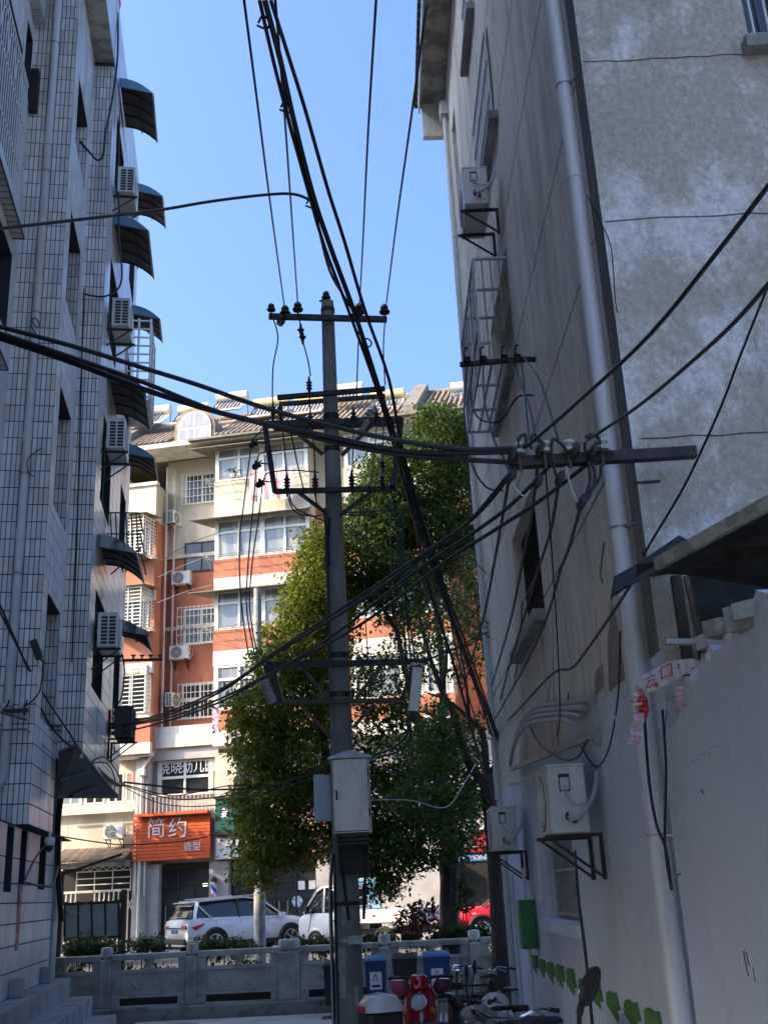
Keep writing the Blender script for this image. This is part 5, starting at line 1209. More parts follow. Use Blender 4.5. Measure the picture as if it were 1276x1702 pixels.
# ------------------------------------------------------------------ cables in the air
HB = 'strands of the thick bundle overhead'
path = [(440, 0), (466, 100), (486, 190), (519, 320), (549, 410), (590, 522), (628, 640), (662, 745), (702, 880), (742, 1000), (786, 1120), (832, 1245)]
def shifted(dx, wob=0, i0=0, i1=None):
    return [(x + dx * (1 - .55 * k / 11) + wob * math.sin(k * 1.9 + dx), y) for k, (x, y) in list(enumerate(path))[i0:i1]]
cable('bundle_cable', 'thickest black cable of the bundle running down from the top edge to the house corner', path, 6.2, 17.6, .022, m_cable, HB, 7)
cable('bundle_cable', 'second black strand hugging the left side of the thick bundle', shifted(-10, 2.5), 6.2, 17.6, .015, m_cable, HB, 6)
cable('bundle_cable', 'black strand on the right side of the thick bundle, standing off it near the crossarm', [(450, 0), (480, 95), (508, 185), (544, 312), (572, 400), (606, 515), (646, 630), (668, 745), (706, 878), (747, 998), (791, 1118), (834, 1243)], 6.2, 17.6, .016, m_cable, HB, 6)
cable('bundle_cable', 'slack black strand curving out left of the bundle above the pole top', [(470, 150), (482, 210), (508, 300), (528, 372), (548, 450), (575, 498), (592, 525)], 7, 12, .016, m_cable, HB, 6)
cable('bundle_cable', 'thin pale edged strand riding along the lower bundle', shifted(5, 3, 6), 11.3, 17.6, .016, m_cable_w, HB, 5)
cable('bundle_cable', 'loose black strand hanging beside the bundle over the tree', [(665, 745), (690, 870), (715, 985), (748, 1085), (775, 1180), (805, 1290)], 12, 18, .02, m_cable, HB, 6)
for k, (x, y, Y) in enumerate(((438, 38, 6.4), (475, 178, 7), (517, 338, 8), (610, 570, 9.8), (655, 715, 11), (735, 945, 13.5), (590, 525, 9.4))):
    p = P(x, y, Y); tag(MB().tube(catmull([p + V((-.04, 0, .0)), p + V((.0, -.04, .03)), p + V((.045, -.02, -.01)), p + V((.02, .03, -.03)), p + V((-.05, .0, -.02))], 4), .009, 5).build('tie_wire', m_cable, None, True), 'frayed black tie wire knotted round the bundle ' + ('at the picture top', 'above the branching cable', 'where the branch cable joins', 'just below the pole top', 'before the frame of the pole', 'before the tree crown', 'crossing the top crossarm')[k], 'tie wire', 'tie wires on the bundle')
cable('branch_cable', 'black cable branching left from the bundle across the sky to the picture edge', [(-6, 381), (150, 363), (260, 350), (350, 335), (440, 324), (490, 323), (522, 336)], 6.6, 8.0, .0135, m_cable)
L3 = 'cables from the left edge to the corner crossarm'
cable('service_cable', 'topmost of the three thick black cables from the left edge to the corner crossarm', [(-8, 541), (120, 575), (240, 612), (330, 640), (440, 678), (540, 705), (640, 728), (760, 746), (855, 745)], 6.6, 6.5, .0165, m_cable, L3, 6)
cable('service_cable', 'middle one of the three thick black cables from the left edge', [(-8, 551), (120, 594), (240, 636), (380, 690), (540, 724), (640, 745), (720, 753), (860, 751)], 6.7, 6.5, .0165, m_cable, L3, 6)
cable('service_cable', 'lowest of the three thick black cables from the left edge, doubled by a thinner one', [(-8, 560), (120, 603), (240, 648), (350, 682), (440, 705), (560, 736), (680, 757), (860, 769)], 6.8, 6.5, .0175, m_cable, L3, 6)
cable('service_cable', 'thin black cable riding just above the lowest of the three', [(-8, 555), (120, 599), (240, 645), (350, 680), (440, 702), (560, 732), (680, 750), (860, 748)], 6.78, 6.5, .011, m_cable, L3, 5)
HV = 'thin line wires above the pole'
for lab, a, Y1 in (('thin line wire leftmost above the pole, leaning to the bundle', [(405, -4), (425, 150), (448, 330), (473, 512)], 6), ('thin line wire second from the left above the pole', [(457, -4), (472, 180), (484, 350), (495, 508)], 6),
                   ('thin line wire second from the right above the pole', [(625, -4), (612, 210), (603, 400), (597, 512)], 6), ('thin line wire rightmost above the pole, along the house eave', [(708, 10), (688, 160), (660, 360), (641, 512)], 6)):
    cable('line_wire', lab, a, Y1, 14.8, .011, m_cable, HV)
cable('service_cable', 'heavy black cable rising from the corner crossarm to the right picture edge, upper of two', [(868, 748), (960, 668), (1080, 555), (1190, 420), (1282, 300)], 6.5, 3.6, .0115, m_cable)
cable('service_cable', 'black cable rising from the corner crossarm to the right picture edge, lower of two', [(975, 732), (1060, 675), (1150, 600), (1220, 535), (1284, 462)], 6.5, 3.6, .0105, m_cable)
cable('thin_wire', 'thin black wire dropping down the blotched gable to the shed flap', [(1281, 462), (1230, 590), (1200, 670), (1160, 760), (1130, 820), (1088, 890), (1068, 924)], 5.2, 6.6, .008, m_cable)
cable('thin_wire', 'thin black wire sagging from the shed flap across the streaked wall', [(1046, 975), (1010, 1030), (975, 1080), (950, 1110), (920, 1118), (870, 1170), (830, 1212)], 6.5, 17.2, .012, m_cable)
DR = 'drop cables down the streaked wall'
for lab, a, r in (('leftmost black drop cable from the crossarm, reaching over the far pipe', [(848, 775), (838, 840), (827, 902), (812, 985), (803, 1027), (785, 1090), (768, 1150)], .012), ('second black drop cable down the streaked wall past the window recess', [(893, 770), (884, 850), (873, 906), (855, 1000), (843, 1050), (817, 1139)], .012),
                  ('third black drop cable down the streaked wall, over the window sill', [(930, 790), (915, 880), (896, 940), (868, 1034), (845, 1110), (829, 1172)], .012), ('rightmost black drop cable down the streaked wall from the tape wrapped tangle', [(966, 836), (945, 910), (930, 950), (908, 1027), (870, 1110), (823, 1194)], .012)):
    cable('drop_cable', lab, a, 6.5, 17.0, r, m_cable, DR, 6)
DG = 'diagonal cables before the tree'
for lab, a in (('uppermost of the four diagonal cables before the tree', [(848, 785), (780, 866), (704, 920), (570, 1010), (470, 1075), (380, 1138), (290, 1180), (205, 1204), (184, 1208)]), ('second of the four diagonal cables before the tree', [(862, 770), (800, 848), (730, 905), (650, 965), (560, 1024), (450, 1092), (370, 1148), (280, 1188), (184, 1210)]),
               ('third of the four diagonal cables before the tree', [(915, 772), (850, 838), (780, 890), (690, 950), (562, 1050), (470, 1108), (380, 1155), (290, 1190), (184, 1212)]), ('lowest of the four diagonal cables before the tree', [(980, 768), (900, 830), (820, 882), (745, 930), (640, 1010), (560, 1062), (460, 1115), (370, 1165), (280, 1198), (184, 1222)])):
    cable('diagonal_cable', lab, a, 6.5, 20.3, .0145, m_cable, DG, 6)
for lab, a, Y0, Y1, r in (('black cable continuing from the street bracket across the tiled strips', [(183, 1207), (140, 1208), (90, 1205), (40, 1195), (-8, 1180)], 20.2, 12.5, .018), ('thin black cable just under it across the tiled strips', [(183, 1214), (130, 1212), (60, 1200), (36, 1180)], 20.2, 13.7, .014),
                          ('slack black cable lowest across the tiled strips', [(183, 1220), (120, 1215), (50, 1212), (-8, 1214)], 20.2, 12.5, .013),
                          ('black cable slanting down the tiled wall from the picture edge to the canopy', [(-8, 985), (20, 1050), (50, 1120), (75, 1190), (105, 1230), (128, 1245)], 12.5, 16.2, .015), ('second black cable slanting down the tiled wall to the canopy', [(-8, 1000), (30, 1075), (62, 1135), (90, 1180), (118, 1222), (130, 1244)], 12.5, 16.2, .014),
                          ('pale thin wire from the tiled corner to the canopy strut', [(45, 1210), (85, 1250), (120, 1275), (148, 1290)], 13.8, 17.5, .010)):
    cable('wall_cable', lab, a, Y0, Y1, r, m_cable if 'pale' not in lab else m_cable_w)
for lab, a, Y0, Y1, r in (('tangled black cable drooping from the canopy peak along its edge', [(128, 1245), (150, 1265), (175, 1290), (198, 1305), (206, 1302)], 16.2, 21.6, .04), ('black cable looping over the canopy edge to the street junction', [(150, 1268), (172, 1258), (190, 1275), (202, 1300)], 17, 21.6, .014), ('black cable loop below it down to the street junction', [(155, 1268), (180, 1270), (192, 1300), (185, 1330)], 17, 21, .012),
                          ('black cable running low from the junction across the barber sign to the tree', [(206, 1300), (260, 1306), (320, 1312), (380, 1312), (450, 1308), (520, 1302)], 21.6, 25, .02), ('thin cable sagging from the junction past the kindergarten railing', [(206, 1304), (280, 1322), (320, 1318), (380, 1306), (440, 1304)], 21.6, 25, .012),
                          ('thin cable sagging under the sunlit air conditioner and over the orange sign', [(100, 1390), (150, 1398), (200, 1404), (250, 1402), (320, 1396), (360, 1385)], 17, 24, .011), ('thick black cable run down the end corner of the tiled block', [(128, 1250), (108, 1300), (98, 1360), (97, 1420), (99, 1480), (103, 1530)], 16.4, 17.6, .045),
                          ('black cable loop hanging by the end corner over the grey board', [(104, 1480), (108, 1510), (120, 1522), (135, 1515), (146, 1500)], 17.8, 20, .01), ('black cable sagging between couplet and corner column on the tiled wall', [(38, 1465), (55, 1470), (75, 1473), (88, 1470), (97, 1440)], 13.4, 16.6, .018),
                          ('slanted black cable from the overhang down to the couplet top', [(85, 1392), (60, 1425), (42, 1462)], 16, 13.4, .014)):
    cable('street_cable', lab, a, Y0, Y1, r, m_cable)
for lab, a, Y0, Y1, r, m_ in (('pale twig like wire looping before the lower tree crown', [(500, 1372), (520, 1345), (550, 1330), (600, 1330), (680, 1330), (740, 1342), (772, 1300), (790, 1270)], 16, 19, .008, m_cable_w), ('thin green cable crossing the tree from the pole to the house, upper', [(575, 872), (650, 925), (740, 985), (830, 1050)], 14.8, 17.2, .010, m_cable_g), ('thin green cable crossing the tree from the pole to the house, lower', [(575, 880), (650, 942), (740, 1010), (830, 1070)], 14.8, 17.2, .010, m_cable_g),
                             ('thin black cable from the pole arm to the leftmost drop cable', [(690, 1102), (740, 1085), (790, 1060), (812, 1050)], 14.9, 16, .012, m_cable)):
    cable('tree_wire', lab, a, Y0, Y1, r, m_)
SW = 'thin wires between bracket and crossarm'
for lab, a, Y0, Y1 in (('thin wire leftmost below the hooked bracket, looping past the far pipe', [(776, 606), (771, 680), (777, 730), (785, 775), (808, 810), (835, 815)], 10.2, 8.5), ('thin wire second below the hooked bracket', [(803, 604), (804, 660), (815, 710), (822, 735), (838, 765), (846, 785)], 10.2, 6.6),
                       ('thin wire third below the hooked bracket, nearly straight', [(848, 600), (866, 640), (880, 680), (893, 740)], 10.2, 6.6), ('thin wire fourth below the hooked bracket', [(866, 600), (872, 660), (878, 720), (883, 745)], 10.2, 6.6), ('thin wire rightmost below the hooked bracket', [(868, 592), (895, 630), (915, 690), (928, 735)], 10.2, 6.6), ('thin wire looping low under the window cage', [(785, 610), (782, 660), (795, 695), (825, 702), (840, 690), (860, 660), (886, 657)], 10.2, 9.0)):
    cable('house_wire', lab, a, Y0, Y1, .009, m_cable, SW)
for lab, a, Y0, Y1, r in (('thick black cable hanging down the tiled block beside the topmost awning', [(196, 20), (196, 90), (188, 160), (176, 220), (172, 258), (162, 266), (148, 252), (134, 235)], 16.2, 15.6, .02), ('thick black cable drooping beside the second awning of the tiled block', [(200, 90), (198, 260), (198, 380), (203, 455), (195, 482), (170, 493), (138, 488)], 17.5, 15.8, .018), ('black cable run down the street edge of the tiled block', [(193, 150), (188, 300), (183, 480), (176, 700), (168, 860), (158, 1040)], 17.8, 17.8, .022),
                          ('long thin dark stain wire down the inner tiled strip', [(140, 480), (136, 620), (131, 800), (126, 950), (120, 1100)], 15.95, 15.95, .012)):
    cable('wall_cable', lab, a, Y0, Y1, r, m_cable)
for lab, a, Y0, Y1, r, m_ in (('long black cable hanging down the whitewash past the low window to the mirror', [(955, 1415), (962, 1500), (972, 1580), (980, 1660), (984, 1705)], 8.9, 7.6, .012, m_cable), ('black cable sagging down the whitewashed wall by the big downpipe', [(1070, 1190), (1078, 1300), (1090, 1370), (1105, 1410), (1115, 1480)], 6.7, 6.65, .010, m_cable), ('second black cable down the whitewashed wall by the downpipe', [(1100, 1180), (1106, 1280), (1104, 1400), (1113, 1470)], 6.7, 6.65, .008, m_cable),
                             ('thin dark wire sagging from the house wall over the whitewash', [(1030, 1050), (1027, 1150), (1015, 1230), (1000, 1268), (985, 1272), (965, 1240)], 7.2, 8.8, .007, m_cable), ('thin grey wire curving down the whitewash left of the downpipe', [(1022, 1190), (1030, 1250), (1040, 1330), (1055, 1375), (1070, 1392)], 7.2, 6.8, .006, m_cable_w)):
    cable('house_cable', lab, a, Y0, Y1, r, m_)

TW = 'thin stray wires'
for lab, a, Y0, Y1, r, m_ in (('thin stray wire from the low pole arm down over the left tree crown', [(700, 1104), (640, 1130), (590, 1150), (540, 1180), (480, 1195)], 14.7, 16, .008, m_cable), ('thin stray wire sagging from the pole cabinet to the far house corner', [(612, 1268), (680, 1290), (750, 1296), (830, 1262)], 14.6, 17.3, .011, m_cable),
        ('thin stray wire from the pole cabinet left to the street junction', [(552, 1272), (470, 1300), (380, 1322), (290, 1328), (206, 1306)], 14.6, 21.5, .012, m_cable), ('second thin stray wire from the cabinet left to the street junction', [(552, 1284), (460, 1312), (360, 1338), (270, 1336), (206, 1308)], 14.6, 21.5, .009, m_cable),
        ('thin stray wire steep from the lower bundle to the slanting trunk', [(745, 1010), (760, 1090), (785, 1180), (812, 1262)], 13.9, 17.5, .011, m_cable), ('thin stray wire from the house corner up to the second drop cable', [(835, 1235), (850, 1160), (862, 1080), (868, 1000)], 17.2, 12, .009, m_cable),
        ('loose coil of black wire hanging at the far house corner', [(838, 1225), (852, 1240), (862, 1225), (856, 1200), (842, 1205), (840, 1230), (858, 1246)], 17.0, 16.6, .012, m_cable), ('thin stray wire crossing the upper tree crown from the pole frame', [(655, 812), (700, 850), (760, 905), (815, 960)], 14.8, 17, .009, m_cable),
        ('thin stray wire slack beside the pole from frame to low arm', [(652, 815), (648, 900), (655, 1000), (668, 1098)], 14.8, 14.8, .009, m_cable), ('second slack stray wire beside the pole from frame to low arm', [(600, 820), (610, 900), (606, 1000), (612, 1098)], 14.8, 14.8, .008, m_cable),
        ('thin stray wire over the clothes canopies from the recess to the balcony stack', [(265, 935), (300, 912), (350, 890), (480, 852)], 40, 39.5, .014, m_cable), ('thin pale clothes wire across the red recess', [(262, 960), (300, 942), (352, 922)], 39.8, 39.6, .007, m_cable_w), ('lower pale clothes wire across the red recess', [(262, 1002), (305, 985), (352, 972)], 39.8, 39.6, .007, m_cable_w),
        ('thin stray wire hanging down the tiled strip in a small loop', [(55, 535), (62, 545), (66, 538), (58, 528), (52, 540), (64, 560)], 13.8, 13.8, .008, m_cable), ('thin stray wire loose on the downpipe of the tiled block', [(70, 745), (58, 752), (46, 765), (48, 785), (58, 792)], 13.8, 13.8, .007, m_cable),
        ('thin stray wire from the cable bracket up to the floodlight', [(40, 1176), (66, 1150), (72, 1100)], 13.8, 14.0, .010, m_cable), ('thin stray wire down the street edge below the black unit', [(160, 1070), (152, 1140), (150, 1200), (148, 1270)], 18, 17.6, .012, m_cable), ('drooping black wire loop under the fourth air conditioner', [(198, 1076), (206, 1100), (206, 1135), (200, 1165), (190, 1170)], 17.2, 19.5, .015, m_cable),
        ('thin stray wire from the crossarm down to the near conduit rail', [(905, 765), (915, 900), (925, 1050), (930, 1180), (925, 1225)], 6.5, 8.9, .006, m_cable), ('thin stray wire down the whitewash beside the near air conditioner', [(880, 1208), (900, 1240), (935, 1262), (960, 1258), (975, 1230)], 13, 8.8, .010, m_cable)):
    cable('stray_wire', lab, a, Y0, Y1, r, m_, TW)
# ------------------------------------------------------------------ stone balustrade
FY = 23.0
BF = thing('stone_balustrade', 'weathered grey stone balustrade with carved panels and round capped posts', 'balustrade', (0, FY, .27))
MB().box((-14, FY - .32, -.05), (9, FY + .3, .24)).build('plinth', m_conc_d, BF, bevel=.03)
px_posts = [-250, 35, 178, 320, 473, 489, 640, 790, 940]
xs = [P(x, 1600, FY).x for x in px_posts]
def post(x):
    p = MB(); p.box((x - .105, FY - .13, .242), (x + .105, FY + .13, 1.115)); p.build('post', m_stonef, BF, bevel=.012)
    MB()._lathe(V((x, FY, 1.116)), [(.085, 0), (.085, .03), (.115, .045), (.12, .2), (.105, .225), (.02, .235)], V((0, 0, 1)), 14).build('post_cap', m_stonef, BF, 50)
for x in xs: post(x)
for i in range(len(xs) - 1):
    a, b = xs[i] + .107, xs[i + 1] - .107
    if b - a < .3: continue
    MB().box((a, FY - .085, 1.09), (b, FY + .085, 1.205)).build('top_rail', m_stonef, BF, bevel=.02)
    MB().box((a + .02, FY - .06, .842), (b - .02, FY + .06, .915)).build('mid_rail', m_stonef, BF, bevel=.01)
    MB().box((a + .02, FY - .06, .40), (b - .02, FY + .06, .45)).build('foot_rail', m_stonef, BF, bevel=.01)
    for q in ((a + .001, a + .17), (b - .17, b - .001)):
        MB().box((q[0], FY - .045, .243), (q[1], FY + .045, 1.088)).build('side_panel', m_stonef, BF, bevel=.008)
    MB().box((a + .172, FY - .03, .452), (b - .172, FY + .03, .84)).build('panel', m_stonef, BF)
    c_ = (a + b) / 2
    mb = MB(); w_ = (b - a - .44) / 2                                       # shallow frame and carving on the panel
    for q in ((c_ - w_, c_ + w_, .46, .485), (c_ - w_, c_ + w_, .80, .825)): mb.box((q[0], FY - .05, q[2]), (q[1], FY - .034, q[3]))
    for q in ((c_ - w_, c_ - w_ + .04), (c_ + w_ - .04, c_ + w_)): mb.box((q[0], FY - .05, .486), (q[1], FY - .034, .799))
    mb.build('panel_frame', m_stonef, BF)
    for s in (-1, 1):                                                       # cloud scrolls
        pts = [V((c_ + s * (w_ - .12 - .07 * k * .5) * (1 - .02 * k), FY - .036, .62 + .1 * math.sin(k * .9) * (1 - k / 14))) for k in range(10)]
        MB().tube(catmull(pts, 3), .024, 5).build('carving', m_stonef, BF, True)
    MB()._lathe(V((c_, FY, .916)), [(.11, 0), (.07, .035), (.06, .08), (.1, .13), (.12, .173)], V((0, 0, 1)), 10).build('vase_block', m_stonef, BF, 50)
# slab the bins stand on
struct(MB().box((-.3, 21.6, -.02), (4.2, 22.66, .17)).build('kerb_slab', m_conc, bevel=.015))

# ------------------------------------------------------------------ leaves
def leaf_mat(name, c, amt=.35, hue=.02, tr=.35):
    M = mat(name, c, .5, fine=0, spec=.35); vary(M, amt, hue)
    n = M.node_tree.nodes; L = M.node_tree.links; b = n['Principled BSDF']
    t = n.new('ShaderNodeBsdfTranslucent'); mx = n.new('ShaderNodeMixShader'); mx.inputs[0].default_value = tr
    hs = n.new('ShaderNodeHueSaturation'); hs.inputs['Value'].default_value = 1.6; hs.inputs['Hue'].default_value = .485
    L.new(b.inputs['Base Color'].links[0].from_socket, hs.inputs['Color']); L.new(hs.outputs[0], t.inputs['Color'])
    o = n['Material Output']; L.new(b.outputs[0], mx.inputs[1]); L.new(t.outputs[0], mx.inputs[2]); L.new(mx.outputs[0], o.inputs['Surface'])
    return M
m_leaf = leaf_mat('camphor_leaf', (.048, .082, .016), .4, .022)
m_leafy = leaf_mat('sunlit_green_leaf', (.112, .138, .018), .45, .024, .45)  # sunlit yellow green put into the leaf colour of the whole crown
m_leaf2 = leaf_mat('shrub_leaf', (.045, .075, .02))
m_leafr = leaf_mat('red_shrub_leaf', (.16, .06, .045), .35, .02)
m_bark = mat('dark_bark', (.045, .038, .032), .95, c2=(.025, .022, .02), sc_=6, zs=.3, fine=.3, bump=.5, bsc=30)
def sprigs(mb, centre, rad, n, leaf=.1, per=16, spread=.28, rg=rnd, shell=.55):
    """clumps of small leaves through an ellipsoid, thicker towards its outside"""
    for _ in range(n):
        while True:
            d = V((rg.uniform(-1, 1), rg.uniform(-1, 1), rg.uniform(-1, 1)))
            if d.length < 1: break
        l = d.length or 1e-3; d = d / l * (shell + (1 - shell) * l ** .5 if rg.random() < .75 else l)
        if rg.random() < .1: d = d * rg.uniform(1.0, 1.38)
        c = V(centre) + V((d.x * rad[0], d.y * rad[1], d.z * rad[2]))
        ax = V((rg.gauss(0, 1), rg.gauss(0, 1), rg.gauss(-.15, .6))).normalized()
        for k in range(per):
            t = rg.random(); p = c + ax * spread * (t - .3) * 1.6 + V((rg.gauss(0, .35), rg.gauss(0, .35), rg.gauss(0, .3))) * spread
            e = (ax * .5 + V((rg.gauss(0, .7), rg.gauss(0, .7), rg.gauss(-.2, .5)))).normalized()
            s = e.cross(V((rg.gauss(0, .5), rg.gauss(0, .5), 1))).normalized()
            L_ = leaf * rg.uniform(.5, 1.35); W_ = L_ * .3
            i = len(mb.v); mb.v += [p - e * L_ * .5, p + s * W_ - e * .05 * L_, p + e * L_ * .5 - V((0, 0, .12 * L_)), p - s * W_ - e * .05 * L_]
            mb.f.append((i, i + 1, i + 2, i + 3)); mb.mi.append(0)
def limb(parent, pts, r0, r1, nm='branch'):
    c = catmull(pts, 4); n = len(c); MB().tube(c, [r0 + (r1 - r0) * k / (n - 1) for k in range(n)], 8).build(nm, m_bark, parent, True)
def px_blob(mb, x, y, rx, ry, Y, n, deep=1.0, leaf=.115, per=17, spread=.30, rg=rnd, shell=.5):
    if n > 40 and leaf > .1: n = int(n * .62)
    c = P(x, y, Y); sx = (P(x + 10, y, Y) - c).length / 10; sz = (P(x, y + 10, Y) - c).length / 10
    sprigs(mb, c, (rx * sx, deep, ry * sz), n, leaf, per, spread, rg, shell)
# camphor tree beyond the balustrade, right of the pole: dark crown, thick trunk
r1_ = random.Random(11)
t1 = thing('camphor_tree', 'tall dark camphor tree behind the utility pole, its crown reaching the roof', 'tree', tuple(P(746, 1560, 27)))
b0 = P(748, 1575, 27); b0.z = .3
limb(t1, [b0, P(746, 1500, 27), P(748, 1440, 27), P(745, 1380, 27)], .24, .19, 'trunk')
for pts, r in (([P(745, 1385, 27), P(725, 1290, 26.8), P(690, 1180, 26.5), P(660, 1050, 26.3), P(640, 930, 26.2)], .15), ([P(745, 1380, 27), P(735, 1260, 27.2), P(735, 1120, 27.3), P(720, 960, 27.4), P(715, 820, 27.4)], .15), ([P(745, 1385, 27), P(690, 1350, 26.6), P(640, 1300, 26.3), P(600, 1240, 26)], .11), ([P(720, 1000, 27.4), P(745, 900, 27.5), P(755, 800, 27.6)], .07), ([P(660, 1050, 26.3), P(620, 980, 26), P(590, 900, 26)], .06)):
    limb(t1, pts, r, .02)
mb = MB()
for b_ in ((735, 740, 55, 50, 27.5, 330), (690, 800, 75, 60, 27, 480), (640, 860, 65, 60, 26.5, 480), (755, 840, 40, 80, 27.6, 400), (700, 900, 80, 55, 27, 520), (620, 930, 60, 60, 26.3, 420), (640, 800, 35, 45, 26.8, 170), (665, 980, 70, 45, 26.5, 300), (765, 915, 40, 45, 27.5, 150), (610, 860, 30, 30, 26.8, 110), (715, 720, 25, 30, 27.5, 90), (768, 745, 22, 45, 27.5, 120), (690, 1040, 40, 50, 26.5, 90)):
    px_blob(mb, *b_[:5], int(b_[5] * 1.55), deep=1.5, rg=r1_)
for b_ in ((660, 1240, 90, 70, 26.2, 480), (720, 1320, 85, 60, 26.5, 480), (640, 1330, 60, 50, 25.8, 330), (700, 1400, 75, 40, 26, 400), (650, 1420, 50, 45, 25.6, 300), (640, 1140, 60, 55, 26, 240), (775, 1390, 35, 30, 26.8, 100), (600, 1370, 40, 55, 25.8, 200), (770, 1270, 30, 60, 26.5, 120), (635, 1475, 25, 20, 25.6, 60), (752, 990, 28, 30, 27.3, 45), (790, 1010, 25, 40, 27, 45)):
    px_blob(mb, *b_, deep=1.5, rg=r1_)
mb.build('crown', m_leaf, t1)
# second camphor left of the pole, sunlit on its left side
r2_ = random.Random(5)
t2 = thing('camphor_tree', 'camphor tree left of the utility pole, sunlit yellow green on its left side', 'tree', tuple(P(580, 1575, 26)))
b0 = P(585, 1575, 26); b0.z = .3
limb(t2, [b0, P(580, 1480, 26), P(560, 1380, 26), P(540, 1270, 25.8)], .2, .14, 'trunk')
for pts, r in (([P(545, 1290, 25.8), P(530, 1150, 25.6), P(520, 1000, 25.6), P(525, 920, 25.6)], .11), ([P(560, 1380, 26), P(490, 1300, 25.4), P(440, 1240, 25)], .09), ([P(560, 1380, 26), P(480, 1390, 25.2), P(430, 1400, 25)], .07), ([P(535, 1200, 25.7), P(480, 1130, 25.4), P(450, 1090, 25.3)], .06)):
    limb(t2, pts, r, .02)
mb = MB()
for b_ in ((535, 910, 28, 28, 25.6, 190), (525, 960, 36, 42, 25.6, 340), (505, 1020, 36, 45, 25.5, 360), (490, 1070, 50, 40, 25.4, 340), (540, 1060, 50, 70, 26, 420), (550, 980, 40, 60, 26.2, 330), (460, 1110, 40, 30, 25.2, 200),
           (440, 1180, 50, 45, 25, 380), (500, 1180, 60, 60, 25.5, 420), (430, 1240, 42, 45, 25, 330), (490, 1270, 65, 55, 25.3, 420), (450, 1320, 50, 45, 25, 360), (520, 1340, 50, 60, 25.5, 330), (430, 1390, 34, 45, 25, 260), (470, 1400, 40, 40, 25, 220), (425, 1445, 25, 30, 25, 120), (520, 1410, 40, 25, 25.4, 110), (545, 1150, 40, 60, 26, 250), (400, 1185, 18, 20, 25, 50), (398, 1335, 16, 25, 25, 60)):
    px_blob(mb, *b_, deep=1.2, rg=r2_)
mb.build('crown', m_leafy, t2)
# two unseen trees added left of the view to shade shop fronts and cars
for k, (x, y, zt_) in enumerate(((-15.2, 38.0, 9.4), (-15.0, 33.2, 9.6))):
    t_ = thing('camphor_tree', ('unseen camphor added on the far pavement left of the picture for shade', 'unseen camphor added at the road edge left of the picture for shade')[k], 'tree', (x, y, .4))
    limb(t_, [V((x, y, .3)), V((x + .1, y, 2)), V((x, y + .1, 4.5))], .2, .12, 'trunk')
    mb = MB(); sprigs(mb, (x, y, zt_ - 3.6), (2.9, 2.6, 3.6), 620, .34, 14, .45, random.Random(20 + k), .4); mb.build('crown', m_leaf, t_)
# bare limbed tree against the house corner
r3_ = random.Random(8)
t3 = thing('street_tree', 'nearly black slanting tree trunk with bare forked limbs beside the house corner', 'tree', tuple(P(840, 1650, 21.5)))
b0 = P(842, 1690, 21.5); b0.z = 0
limb(t3, [b0, P(838, 1620, 21.5), P(832, 1520, 21.5), P(825, 1420, 21.5), P(816, 1330, 21.5), P(806, 1290, 21.5)], .23, .16, 'trunk')
for pts, r, r_e in (([P(810, 1310, 21.5), P(775, 1260, 21.7), P(755, 1190, 21.8), P(735, 1150, 21.9), P(715, 1095, 22), P(700, 1040, 22), P(688, 985, 22)], .11, .02), ([P(808, 1290, 21.5), P(802, 1220, 21.5), P(780, 1195, 21.6), P(745, 1165, 21.7), P(705, 1150, 21.8)], .08, .015), ([P(810, 1290, 21.5), P(828, 1262, 21.4), P(834, 1225, 21.4), P(826, 1190, 21.4)], .07, .03), ([P(812, 1320, 21.5), P(770, 1330, 21.4), P(720, 1320, 21.3), P(690, 1310, 21.3)], .06, .015),
                    ([P(735, 1150, 21.9), P(742, 1080, 21.9), P(728, 1010, 22), P(715, 960, 22)], .04, .012), ([P(700, 1050, 22), P(745, 1010, 22), P(760, 1005, 22)], .025, .01), ([P(780, 1195, 21.6), P(772, 1120, 21.6), P(756, 1040, 21.7), P(735, 960, 21.8)], .035, .01), ([P(826, 1190, 21.4), P(812, 1120, 21.4), P(800, 1060, 21.5), P(790, 990, 21.5)], .03, .01), ([P(700, 1100, 22), P(740, 1085, 21.8), P(780, 1070, 21.6), P(815, 1055, 21.5)], .022, .01)):
    limb(t3, pts, r, r_e)
mb = MB()
for b_ in ((810, 1195, 20, 30, 21.5, 26), (755, 1240, 40, 50, 21.8, 70), (720, 1060, 30, 60, 22, 40), (700, 1330, 50, 25, 21.3, 90), (760, 1340, 40, 25, 21.4, 80), (770, 1080, 35, 50, 21.7, 40), (715, 1250, 40, 50, 21.8, 110), (735, 1180, 22, 25, 21.9, 30), (790, 960, 20, 40, 21.6, 30), (770, 1000, 40, 30, 22, 40)):
    px_blob(mb, *b_, deep=.8, rg=r3_, leaf=.095, spread=.24)
mb.build('crown', m_leaf, t3)
